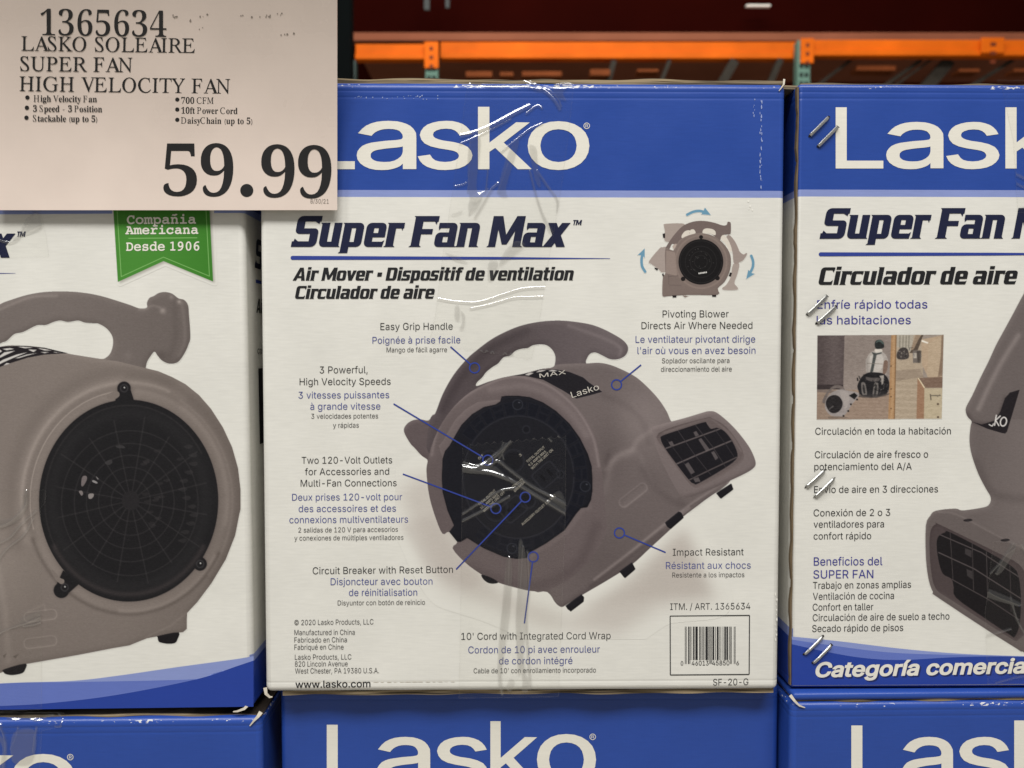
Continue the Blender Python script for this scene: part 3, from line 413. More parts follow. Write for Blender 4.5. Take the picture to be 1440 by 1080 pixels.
SRC['serif'] = r'''
A345:-63,0 -63,10 -48,12 -33,18 -21,28 -10,42 46,135 177,354 187,354 252,43 258,28 268,18 283,12 304,10 305,0 165,0 164,10 168,10 182,11 192,14 198,20 201,34 198,58 185,118 70,118 63,116 58,112 32,67 19,42 17,27 21,18 29,13 40,10 56,10 56,0|73,136 182,136 153,273
C351:164,-8 136,-6 109,0 84,10 61,22 41,39 22,58 7,81 -5,106 -14,133 -19,157 -20,181 -17,205 -8,240 8,272 29,300 54,323 84,340 116,350 151,354 183,350 221,341 236,338 245,341 250,350 260,350 265,248 255,248 253,256 251,263 243,285 233,303 219,318 202,328 182,335 160,337 140,335 121,330 103,321 80,301 61,275 47,244 40,209 39,170 45,130 57,96 73,68 93,45 117,28 144,17 173,14 198,17 221,24 242,37 261,54 278,77 290,68 274,45 257,26 238,11 216,1 192,-5
E338:-25,0 -25,10 -23,10 -3,12 9,19 15,32 17,55 22,287 20,312 15,323 7,330 -6,334 -24,336 -24,346 241,346 245,271 237,271 236,273 230,293 222,308 211,318 196,325 176,328 148,329 105,329 92,328 83,327 78,323 74,317 72,295 70,194 112,194 135,195 152,199 164,205 172,214 177,227 178,243 188,243 184,120 175,120 171,140 167,154 161,164 154,170 145,174 132,176 115,177 70,177 68,62 68,46 69,35 73,26 81,21 93,18 110,18 144,18 177,19 203,25 224,35 241,50 254,70 264,95 274,95 262,0
F302:-23,0 -23,10 -21,10 -6,11 4,14 11,19 16,27 19,39 20,55 24,287 23,312 18,323 9,330 -4,334 -22,336 -21,346 227,346 232,264 222,264 221,269 220,274 214,292 206,306 196,317 183,323 166,327 146,329 107,329 90,327 82,324 78,319 76,312 76,278 75,192 103,192 126,193 143,196 156,202 165,212 171,225 175,242 185,242 183,117 173,117 171,129 169,142 162,158 153,168 138,173 114,175 75,175 74,52 74,42 75,33 81,21 90,15 104,11 124,9 125,0
G403:184,-8 153,-6 123,0 94,10 68,23 45,40 25,60 8,82 -5,107 -14,135 -18,159 -19,183 -17,207 -8,242 8,273 29,301 54,324 84,340 118,350 155,354 190,350 223,342 249,332 264,329 273,330 279,334 283,340 287,350 296,350 299,244 291,244 278,271 261,294 241,312 217,326 191,334 162,337 133,334 108,324 86,308 68,286 54,259 45,228 41,194 41,161 47,129 59,94 76,64 99,40 118,26 140,16 163,10 188,8 212,11 233,19 243,27 249,37 252,48 252,118 252,128 251,138 245,148 236,155 222,157 200,160 200,169 343,169 343,160 327,158 316,155 309,149 305,140 303,127 303,109 303,26 277,11 248,1 217,-5
H387:-25,0 -25,10 -23,10 -9,11 1,14 9,19 14,27 17,38 18,54 22,287 20,312 15,323 7,330 -6,334 -24,336 -24,346 115,346 115,336 112,336 93,334 81,327 75,313 72,290 70,213 71,202 73,197 77,195 90,193 218,193 229,195 232,198 233,204 234,287 234,301 232,312 227,323 219,330 206,334 188,336 189,346 326,346 326,336 322,336 304,334 292,327 286,313 284,292 280,60 280,45 281,34 286,23 294,16 307,12 325,10 325,0 187,0 187,10 189,10 203,11 214,14 221,19 226,27 229,38 230,54 232,158 231,162 231,166 229,170 225,173 212,174 84,174 73,172 71,169 70,164 68,60 68,45 69,34 74,23 83,16 95,12 113,10 113,0
I183:-23,0 -23,10 -21,10 -6,11 4,14 11,19 16,27 19,38 20,54 24,287 23,312 18,323 9,330 -4,334 -22,336 -21,346 119,346 119,336 115,336 96,334 85,327 79,313 76,292 72,60 72,45 74,34 78,23 87,16 99,12 117,10 117,0
K338:-25,0 -25,10 -23,10 -9,11 1,14 9,19 14,27 17,38 18,54 22,287 20,312 15,323 7,330 -6,334 -24,336 -24,346 113,346 113,336 109,336 92,334 81,329 75,316 72,295 71,198 71,194 71,191 73,187 76,186 81,189 179,287 191,301 197,313 198,323 194,330 184,335 168,336 166,336 166,346 287,346 285,337 283,337 270,334 256,328 242,318 185,264 117,197 252,52 271,33 288,20 305,12 324,10 324,0 176,0 176,10 180,10 194,10 203,14 207,19 207,28 200,41 185,59 83,170 79,173 75,174 71,172 70,167 68,56 69,35 75,22 84,15 98,12 118,10 118,0
L334:-18,0 -18,10 -16,10 4,12 16,19 23,32 25,54 29,287 29,302 28,312 23,323 14,330 1,334 -17,336 -17,346 121,346 120,337 101,334 89,327 83,314 80,293 76,69 76,48 76,38 81,28 89,22 101,19 118,18 154,18 189,19 215,24 236,34 251,49 263,70 273,98 282,98 274,0
N373:254,-8 45,278 40,62 41,45 43,32 47,21 56,15 69,12 88,10 88,0 -25,0 -25,10 -5,12 8,19 15,32 18,54 23,293 23,298 23,304 17,315 8,326 -5,333 -20,336 -24,336 -24,346 49,346 243,81 247,284 247,302 245,314 240,325 232,331 218,334 199,336 199,346 312,346 312,336 298,335 287,333 279,328 274,320 271,308 270,292 263,-8
O385:151,-8 124,-6 99,-1 76,8 55,20 36,35 19,52 5,73 -6,95 -14,121 -19,154 -19,188 -12,221 0,252 16,280 37,304 61,325 88,340 118,350 149,354 176,352 200,346 223,338 244,325 263,310 279,293 293,272 304,250 312,225 316,197 317,169 313,140 306,113 296,87 282,63 266,42 247,24 226,10 203,0 178,-6|148,8 164,9 180,14 194,22 213,38 229,60 241,85 251,114 256,146 258,179 256,213 250,247 241,274 229,297 214,315 196,328 176,336 154,339 136,337 120,331 104,323 83,304 66,279 53,248 44,213 40,185 39,157 42,130 47,102 56,74 69,51 85,32 103,18 124,10
P300:-25,0 -25,10 -23,10 -3,12 9,19 15,32 18,54 22,287 22,301 20,312 15,323 7,330 -6,334 -24,336 -24,346 113,346 151,343 183,334 208,318 226,296 237,269 240,249 238,232 233,215 223,201 210,189 194,179 173,171 150,167 123,166 77,166 72,164 70,160 68,48 69,41 69,34 75,22 85,15 100,12 121,10 120,0|98,181 129,183 153,191 170,205 180,223 183,245 180,271 173,290 164,305 152,317 138,325 120,329 99,331 87,330 79,326 75,317 73,302 71,196 72,188 73,184 77,182
R336:-25,0 -25,10 -23,10 -3,12 9,20 16,33 18,54 22,287 22,301 20,312 15,323 7,330 -6,334 -24,336 -24,346 123,346 156,344 184,337 207,326 225,311 239,293 247,271 250,244 244,222 229,202 205,187 172,175 246,64 263,40 278,23 293,13 310,10 312,10 311,0 234,0 122,170 111,170 88,171 71,172 68,66 69,47 71,34 76,22 84,15 96,11 113,10 118,10 118,0|104,186 135,189 160,196 178,209 187,221 192,236 193,252 190,271 182,292 170,308 152,320 131,327 105,330 85,327 79,324 76,318 74,309 73,297 71,188 87,187
S275:116,-7 81,-3 41,8 34,10 29,10 20,8 15,3 13,-6 4,-6 -8,109 1,109 12,79 25,54 43,34 62,20 83,11 107,8 124,10 138,17 149,28 156,42 159,59 156,78 151,91 144,104 134,117 122,130 99,150 71,173 42,199 21,221 8,242 0,263 -3,288 1,310 11,328 28,342 50,351 77,354 100,352 122,347 140,342 148,340 156,341 161,345 164,352 174,352 183,251 175,251 166,277 155,299 141,316 125,328 108,335 88,338 72,336 59,331 50,322 44,310 43,296 45,280 51,265 62,249 78,233 95,217 124,193 154,167 175,145 191,121 201,94 204,75 203,58 199,42 192,28 182,16 169,6 154,-1 136,-6
T313:37,0 36,10 41,10 56,11 68,14 77,21 82,31 85,46 87,67 92,311 92,320 87,326 76,328 62,328 34,326 13,322 -2,313 -12,301 -18,284 -22,262 -33,263 -32,346 257,346 262,261 252,261 251,269 249,277 243,293 236,307 226,316 214,323 197,327 176,328 155,328 150,327 146,325 144,321 143,315 137,69 137,47 140,32 145,21 154,15 169,11 189,10 195,10 194,0
U366:151,-8 119,-5 90,4 64,18 43,36 27,58 18,84 14,106 14,135 16,289 15,312 10,324 1,331 -13,335 -34,337 -34,346 113,346 113,337 108,337 94,335 83,331 75,325 69,308 67,284 65,144 65,106 68,82 75,63 85,47 99,34 116,25 135,19 156,17 183,20 205,28 221,41 232,59 239,88 242,135 244,264 244,288 241,307 235,321 227,330 213,335 193,337 193,346 310,346 310,337 303,337 287,334 276,326 270,313 267,295 266,266 264,122 261,79 252,46 243,29 230,15 216,5 197,-2 176,-6
V325:61,-8 -2,294 -8,314 -18,327 -32,334 -51,336 -56,336 -57,346 82,346 82,337 78,337 64,336 54,333 48,327 45,312 49,288 93,71 216,279 229,305 231,320 227,328 219,333 208,335 192,336 192,346 298,346 297,336 296,336 283,333 271,323 259,308 246,286 72,-8
Y307:36,0 37,9 55,11 67,14 76,18 81,26 84,36 85,49 87,150 10,273 -4,295 -17,311 -30,323 -43,331 -57,335 -74,336 -74,346 76,346 75,336 57,334 45,331 40,325 40,315 44,305 51,293 123,175 181,267 198,298 202,309 202,318 197,326 188,332 175,335 156,336 156,346 275,346 275,335 262,332 249,323 236,307 221,285 137,153 135,49 135,40 136,30 142,19 151,13 167,10 190,9 189,0
D377:-27,0 -26,10 -24,10 -4,12 9,19 15,32 18,54 22,287 20,312 15,323 7,330 -6,334 -24,336 -24,346 109,346 141,344 171,338 199,329 225,316 247,299 267,279 284,256 297,231 306,203 311,176 312,150 309,126 302,102 292,81 278,61 260,43 239,28 215,16 188,7 157,2 124,0|122,16 149,18 173,24 193,33 210,45 224,60 236,77 247,107 252,141 252,177 245,214 233,249 217,277 196,300 177,313 156,322 132,328 107,330 93,329 83,327 77,322 74,315 71,288 67,67 67,48 69,37 74,27 84,21 100,18
M439:-27,0 -26,10 -12,11 -1,14 7,19 12,27 15,38 16,54 23,287 23,301 22,312 17,323 8,330 -5,334 -23,336 -22,346 72,346 174,81 283,346 378,346 377,336 373,336 355,334 344,327 338,313 335,292 331,60 331,45 333,34 338,23 346,16 359,12 377,10 377,0 240,0 240,9 254,10 264,14 271,19 276,29 279,43 280,62 285,292 163,0 156,0 44,293 38,77 38,53 41,36 46,23 54,16 67,12 85,10 85,0
a256:190,-8 173,-5 161,1 153,11 149,26 131,12 112,2 92,-4 71,-7 55,-5 41,0 30,9 22,19 17,32 15,47 19,68 29,86 47,101 73,115 106,129 148,142 148,180 146,198 139,210 127,218 110,220 92,218 81,213 78,204 85,191 90,181 92,172 89,160 82,150 71,144 58,142 44,144 33,151 27,162 25,176 28,193 37,207 51,220 71,229 94,235 121,237 153,235 178,228 196,218 208,202 216,182 218,157 218,47 220,30 222,27 227,26 232,27 239,31 245,21 228,5 209,-4|113,25 120,26 130,31 139,37 148,47 148,126 122,117 103,103 92,85 88,62 90,46 94,34 102,27
b269:32,-9 32,289 31,308 27,319 20,324 6,327 6,339 103,339 103,208 121,224 141,234 165,237 181,235 197,231 211,223 229,205 243,183 252,155 255,124 253,99 248,77 240,56 230,38 216,22 201,10 183,0 164,-6 143,-8 121,-4 99,5 78,21 40,-9|136,11 152,13 164,22 173,37 180,71 183,119 180,159 172,187 163,199 152,206 137,209 126,207 116,201 107,192 103,180 103,51 105,33 111,21 122,13
c218:116,-8 98,-6 80,-1 65,8 44,26 28,51 18,79 15,112 16,135 21,157 30,176 41,194 55,209 71,221 89,230 109,236 130,238 152,236 171,231 186,222 198,211 204,198 207,183 204,170 198,160 189,154 176,152 163,154 154,161 148,171 146,187 147,195 147,202 145,213 138,219 126,221 107,216 94,201 86,175 84,140 86,106 92,79 102,57 116,41 132,32 152,29 169,31 186,40 202,54 212,45 192,22 169,6 144,-4
e224:115,-8 96,-6 79,-1 63,8 49,19 37,34 28,51 18,82 15,117 18,150 28,179 44,203 65,222 81,230 98,235 117,237 144,234 166,224 185,209 199,187 208,161 211,129 211,124 87,124 91,83 103,55 122,37 149,32 167,35 185,46 201,64 212,54 192,27 169,8 143,-4|87,143 150,143 150,160 148,187 144,206 138,214 130,219 120,221 105,217 95,204 89,182 87,152
f159:11,0 11,12 22,14 30,16 34,20 37,26 38,36 39,55 39,206 12,206 12,231 39,231 39,263 42,287 50,308 63,324 81,336 103,344 130,346 149,344 165,340 179,332 188,322 194,310 196,298 194,283 188,273 178,267 167,265 155,266 146,272 140,280 138,291 139,302 144,313 146,318 147,322 144,328 134,330 121,328 114,320 111,308 110,291 110,231 152,231 152,206 110,206 110,49 112,30 118,19 129,14 149,12 149,0
g244:109,-105 79,-103 54,-98 36,-91 22,-80 13,-69 11,-56 13,-44 21,-34 33,-26 51,-19 32,-7 21,7 18,23 21,40 32,55 50,69 76,82 50,95 31,112 20,133 16,158 20,180 30,199 45,215 65,227 90,235 117,237 146,234 174,227 236,227 236,200 200,200 209,185 215,169 217,152 214,131 206,113 192,97 174,86 153,79 128,77 117,77 106,78 94,76 84,70 77,62 75,53 78,44 88,38 105,37 131,37 166,35 193,30 212,22 225,10 233,-7 235,-28 233,-45 227,-60 217,-73 203,-84 178,-95 147,-102|117,93 128,94 136,100 142,109 147,129 149,157 147,186 142,206 136,214 128,219 117,221 106,219 98,214 92,206 87,186 85,157 87,129 92,109 98,100 106,94|120,-87 153,-84 177,-77 191,-65 196,-49 193,-38 186,-31 172,-27 153,-26 72,-26 62,-34 56,-43 55,-54 56,-62 62,-70 71,-77 91,-84
h284:14,0 14,12 26,14 34,19 38,28 39,42 39,297 38,310 34,320 27,325 14,328 14,339 110,339 110,199 125,215 142,227 160,235 181,237 209,232 230,217 242,192 246,158 246,42 247,28 251,19 258,14 271,12 271,0 151,0 151,12 154,12 163,14 170,19 174,29 175,42 175,162 174,179 171,192 163,200 151,202 136,199 122,190 110,175 110,42 111,28 115,19 122,14 134,12 134,0
i147:75,270 60,272 48,280 40,292 38,307 40,322 48,334 60,342 75,345 90,342 102,334 110,322 113,307 110,292 102,280 89,272|14,0 14,12 26,14 34,19 38,28 39,42 39,188 38,203 35,212 28,217 15,219 16,231 111,231 111,42 112,28 115,20 122,14 134,12 134,0
k267:13,0 13,12 26,14 34,19 38,28 39,42 39,296 38,311 35,320 28,325 15,327 16,339 110,339 110,126 169,185 178,196 182,207 179,213 170,217 156,219 153,219 153,231 257,231 257,219 238,215 221,207 205,194 166,156 258,26 268,15 280,12 280,0 157,0 157,12 162,12 171,13 176,17 178,24 177,30 173,37 121,110 110,100 110,42 111,28 115,20 122,14 134,12 134,0
l149:14,0 14,12 26,14 34,19 38,28 39,42 39,296 38,310 35,320 28,325 15,327 15,339 111,339 111,42 112,28 115,20 122,14 134,12 134,0
n284:14,0 14,12 26,14 34,19 38,28 39,42 39,189 38,202 34,211 27,217 14,219 14,231 110,231 110,199 125,216 142,228 160,235 181,237 209,232 230,217 242,192 246,158 246,42 247,28 251,19 258,14 271,12 271,0 151,0 151,12 154,12 163,14 170,19 174,29 175,42 175,162 174,179 171,192 163,200 151,202 136,199 122,190 110,175 110,42 111,28 115,19 122,14 134,12 134,0
o251:126,-8 104,-6 85,0 67,9 52,20 39,35 28,52 20,72 16,92 14,115 16,137 20,158 28,178 39,195 52,209 67,221 85,230 104,235 125,237 146,235 165,230 183,222 198,210 211,196 222,179 230,159 234,138 236,115 234,91 230,70 222,51 211,34 198,20 183,8 165,-1 146,-6|126,9 138,11 148,18 156,29 159,42 162,61 164,115 161,169 155,202 147,213 138,220 126,223 112,220 102,213 96,202 89,169 87,115 89,61 92,42 96,29 103,18 113,11
p277:13,-104 13,-92 23,-91 30,-87 35,-82 38,-75 39,-48 39,181 38,200 35,211 27,216 15,220 15,231 107,231 107,196 119,214 134,227 152,235 172,238 188,236 204,231 218,222 236,204 249,180 258,151 261,119 258,84 249,54 235,28 217,9 202,0 186,-6 169,-8 152,-6 136,0 122,10 110,24 110,-43 111,-61 113,-73 117,-82 124,-88 134,-90 147,-92 147,-104|146,21 159,24 170,31 178,44 185,74 188,115 186,155 180,185 172,197 162,205 148,207 134,203 121,193 110,175 110,51 119,34 131,24
r214:14,0 14,12 26,14 34,19 38,28 39,42 39,188 38,203 35,212 27,217 15,219 16,231 109,231 109,188 123,209 139,224 157,234 174,237 192,234 205,226 213,214 216,198 213,185 207,175 197,168 185,166 173,167 165,172 154,186 148,192 141,194 130,190 121,180 113,164 111,143 111,42 113,27 118,19 129,14 147,12 147,0
s215:113,-8 90,-5 65,5 55,7 44,3 38,-7 27,-7 27,79 40,79 45,59 54,43 65,29 77,19 90,13 105,11 121,13 133,20 141,30 143,44 140,57 131,68 116,78 80,97 57,110 41,126 31,144 28,164 30,184 37,201 48,217 64,228 83,235 105,238 124,235 148,229 154,228 159,227 166,230 172,238 182,238 182,165 170,165 160,189 146,206 130,217 111,221 97,219 87,213 80,204 78,193 80,182 86,173 95,165 109,158 143,141 165,128 180,113 189,94 192,71 189,48 182,29 170,14 154,2 135,-5
t170:92,-7 74,-5 60,0 49,8 42,19 37,34 36,53 36,208 15,208 15,223 43,250 66,275 83,297 96,316 108,316 108,231 155,231 155,208 108,208 108,61 108,47 111,38 117,32 125,30 136,33 145,41 154,56 166,49 152,25 136,7 116,-3
u279:98,-8 77,-5 60,2 49,13 40,28 36,48 34,72 34,185 33,200 29,210 22,217 9,219 9,231 106,231 106,55 107,43 112,34 120,28 132,27 146,29 159,37 170,49 170,185 169,201 165,211 156,217 141,219 141,231 241,231 241,52 242,38 247,29 255,24 268,22 268,10 223,5 170,-8 170,30 156,14 139,3 119,-5
v228:106,-8 29,185 16,209 9,216 -2,219 -2,231 122,231 122,219 116,219 105,218 98,213 96,206 97,200 138,91 176,188 180,203 176,212 167,217 152,219 152,231 227,231 227,220 215,215 207,208 200,196 194,181 119,-8
y224:39,-105 22,-102 8,-93 -2,-80 -5,-62 -3,-50 4,-40 13,-32 27,-30 38,-31 48,-37 54,-45 56,-57 55,-61 55,-65 57,-71 64,-73 73,-69 85,-55 96,-33 105,-4 27,187 18,205 12,214 6,217 -3,219 -4,219 -4,231 121,231 121,219 109,218 101,216 97,212 96,205 97,199 99,191 138,89 172,180 176,194 177,204 175,211 171,216 163,218 151,219 151,231 223,231 223,219 214,216 206,209 200,197 193,181 121,-18 108,-49 96,-71 84,-87 71,-97 56,-103
w323:91,-8 13,197 5,212 -1,216 -8,219 -8,231 103,231 103,219 94,217 89,215 86,211 85,206 86,198 89,188 124,95 157,175 150,198 145,208 141,215 135,218 125,220 125,231 241,231 241,219 229,217 222,212 220,206 221,200 222,195 250,105 285,191 288,205 287,211 283,215 276,218 265,220 265,231 332,231 332,220 322,217 316,212 307,192 227,-8 215,-8 166,147 104,-8
d275:104,-8 87,-6 72,-1 58,8 40,26 26,50 17,78 15,110 18,146 27,177 36,194 47,209 61,221 75,230 91,235 109,237 130,234 150,224 166,209 166,299 164,312 158,320 147,325 131,327 131,339 238,339 238,56 239,40 242,30 249,24 263,21 263,8 219,4 166,-8 166,29 154,13 140,2 123,-5|128,21 139,23 150,31 160,42 166,57 166,180 162,191 154,201 142,207 130,209 115,206 105,199 97,186 90,156 88,114 90,73 97,44 104,31 114,24
0280:140,-5 112,-2 88,5 68,18 51,35 38,57 29,83 20,127 17,180 20,231 29,276 38,301 51,322 68,340 88,352 112,360 141,362 168,360 191,352 211,340 227,322 240,301 250,276 259,231 263,179 259,127 250,82 240,57 227,35 211,18 191,5 167,-2|140,28 153,30 163,38 171,50 177,68 183,115 185,179 183,243 177,290 171,307 163,320 153,327 141,330 128,327 117,320 109,307 104,290 97,243 95,179 97,115 104,68 109,50 117,38 127,30
1280:49,0 49,27 90,27 101,28 109,34 113,43 115,59 115,310 80,272 65,261 50,258 39,260 30,268 23,279 21,295 55,307 75,317 98,333 133,359 189,359 189,59 190,45 194,35 202,29 215,27 255,27 255,0
2280:18,0 18,52 92,127 119,157 139,183 153,206 162,229 167,252 169,277 166,301 158,318 150,326 141,330 130,332 114,329 102,322 94,310 86,283 84,245 58,248 37,256 27,266 21,278 20,295 23,312 32,328 47,342 69,353 96,360 130,362 164,360 192,352 215,340 231,323 241,303 244,279 242,262 238,245 229,228 217,209 200,188 178,164 115,103 65,55 182,55 196,57 208,64 217,75 223,90 227,105 257,105 254,0
3280:122,-5 87,-3 60,4 40,13 25,26 17,40 14,55 15,67 20,76 27,84 41,91 57,94 58,74 64,58 73,46 86,37 101,32 118,30 134,32 149,37 161,45 171,59 177,78 180,104 177,121 171,137 160,151 144,161 125,167 102,169 71,169 71,200 104,200 124,202 140,209 152,220 161,235 166,253 168,274 165,298 157,316 149,325 139,330 126,332 110,329 99,320 91,307 86,291 84,273 83,254 56,257 35,265 26,273 20,285 18,299 21,315 30,330 46,344 68,354 95,360 128,362 162,360 190,353 213,341 227,329 236,315 242,299 244,281 242,259 234,241 222,224 206,210 188,199 168,191 188,185 208,177 227,166 243,150 250,137 255,121 257,103 254,75 245,52 232,33 215,19 194,8 172,1 147,-4
4280:90,0 90,27 104,27 120,28 133,33 140,39 144,49 145,62 145,93 7,93 7,124 149,357 218,357 218,126 270,126 270,93 218,93 218,62 219,49 223,39 230,33 243,28 259,27 266,27 266,0|42,126 145,126 145,214 146,261 149,310 141,294 129,272 118,252 109,238
5280:123,-5 89,-3 62,4 43,14 30,26 23,40 20,56 23,71 31,82 44,88 60,90 61,76 65,62 72,49 83,39 97,32 115,30 131,32 146,37 158,47 168,62 174,83 177,110 175,133 169,151 159,166 145,176 129,182 109,184 91,183 77,181 53,175 30,184 46,357 235,357 238,266 209,266 205,283 202,291 199,297 192,301 182,302 78,302 70,210 94,215 125,217 161,214 192,205 218,190 233,175 244,157 251,135 253,110 250,80 241,56 228,36 210,20 190,9 168,1 145,-4
6280:147,-5 123,-3 101,3 82,13 64,28 50,46 38,69 29,97 24,129 23,165 25,205 31,242 42,276 58,305 77,329 102,347 121,355 142,360 165,362 194,360 217,354 233,345 245,334 251,321 254,307 250,292 240,280 229,273 213,269 194,268 191,298 187,312 181,323 172,330 161,333 146,330 134,324 123,313 114,298 103,272 97,240 93,201 105,207 120,213 139,218 162,219 190,216 215,207 235,192 250,171 259,146 262,116 260,90 255,67 246,47 233,29 216,14 197,3 173,-3|148,28 160,30 170,37 178,48 185,64 188,84 190,111 188,135 184,155 177,170 168,180 157,186 144,189 130,187 115,181 102,173 93,165 95,121 100,86 109,60 121,42 133,32
7280:83,0 216,303 84,303 72,301 64,296 58,288 55,277 52,252 22,252 25,357 263,357 263,333 125,0
8280:137,-5 110,-4 88,1 68,8 52,18 38,29 28,43 18,66 15,91 17,111 24,129 35,144 59,163 89,181 62,199 43,220 34,235 28,252 27,271 29,294 38,315 46,328 59,339 74,349 93,356 116,361 143,362 175,359 202,351 222,337 237,319 246,298 249,275 247,256 241,240 231,227 209,210 182,194 209,179 230,164 246,149 256,132 262,114 265,95 262,72 256,53 246,36 231,21 205,7 174,-2|151,211 167,222 178,236 184,253 186,275 185,290 181,303 174,315 165,325 154,331 140,333 127,331 116,326 108,317 100,299 97,277 99,261 103,248 111,237 128,223|139,24 155,25 168,31 180,41 188,54 193,69 195,86 193,101 187,115 178,127 155,143 122,161 106,148 94,133 85,113 83,89 84,71 89,55 98,42 109,32 123,26
9280:114,-5 87,-3 66,3 50,13 40,25 34,38 32,52 33,62 38,70 45,76 56,80 65,59 77,42 88,33 101,28 116,27 145,36 166,63 180,108 187,172 174,158 158,147 139,140 116,138 89,140 65,149 45,164 33,179 24,197 19,217 18,241 19,264 24,285 31,304 42,321 55,335 71,347 89,355 109,360 132,362 155,360 177,354 197,345 214,331 229,313 241,290 250,263 255,231 257,194 255,154 249,117 239,83 224,53 211,36 196,22 179,11 160,2 138,-3|137,174 153,176 167,183 178,193 187,207 185,246 180,277 172,300 162,316 149,325 135,329 122,326 111,319 102,307 95,291 91,270 90,244 93,213 102,191 116,178
'''
SRC['serifbold'] = r'''
5280:123,-5 89,-3 62,4 43,14 30,26 23,40 20,56 23,71 31,82 44,88 60,90 61,76 65,62 72,49 83,39 97,32 115,30 131,32 146,37 158,47 168,62 174,83 177,110 175,133 169,151 159,166 145,176 129,182 109,184 91,183 77,181 53,175 30,184 46,357 235,357 238,266 209,266 205,283 202,291 199,297 192,301 182,302 78,302 70,210 94,215 125,217 161,214 192,205 218,190 233,175 244,157 251,135 253,110 250,80 241,56 228,36 210,20 190,9 168,1 145,-4
9280:114,-5 87,-3 66,3 50,13 40,25 34,38 32,52 33,62 38,70 45,76 56,80 65,59 77,42 88,33 101,28 116,27 136,31 153,43 166,63 176,91 183,127 187,172 174,158 158,147 139,140 116,138 89,140 65,149 45,164 33,179 24,197 19,217 18,241 19,264 24,285 31,304 42,321 55,335 71,347 89,355 109,360 132,362 155,360 177,354 197,345 214,331 229,313 241,290 250,263 255,231 257,194 255,154 249,117 239,83 224,53 211,36 196,22 179,11 160,2 138,-3|137,174 153,176 167,183 178,193 187,207 185,246 180,277 172,300 162,316 149,325 135,329 122,326 111,319 102,307 95,291 91,270 90,244 92,219 98,199 107,185 120,176
'''
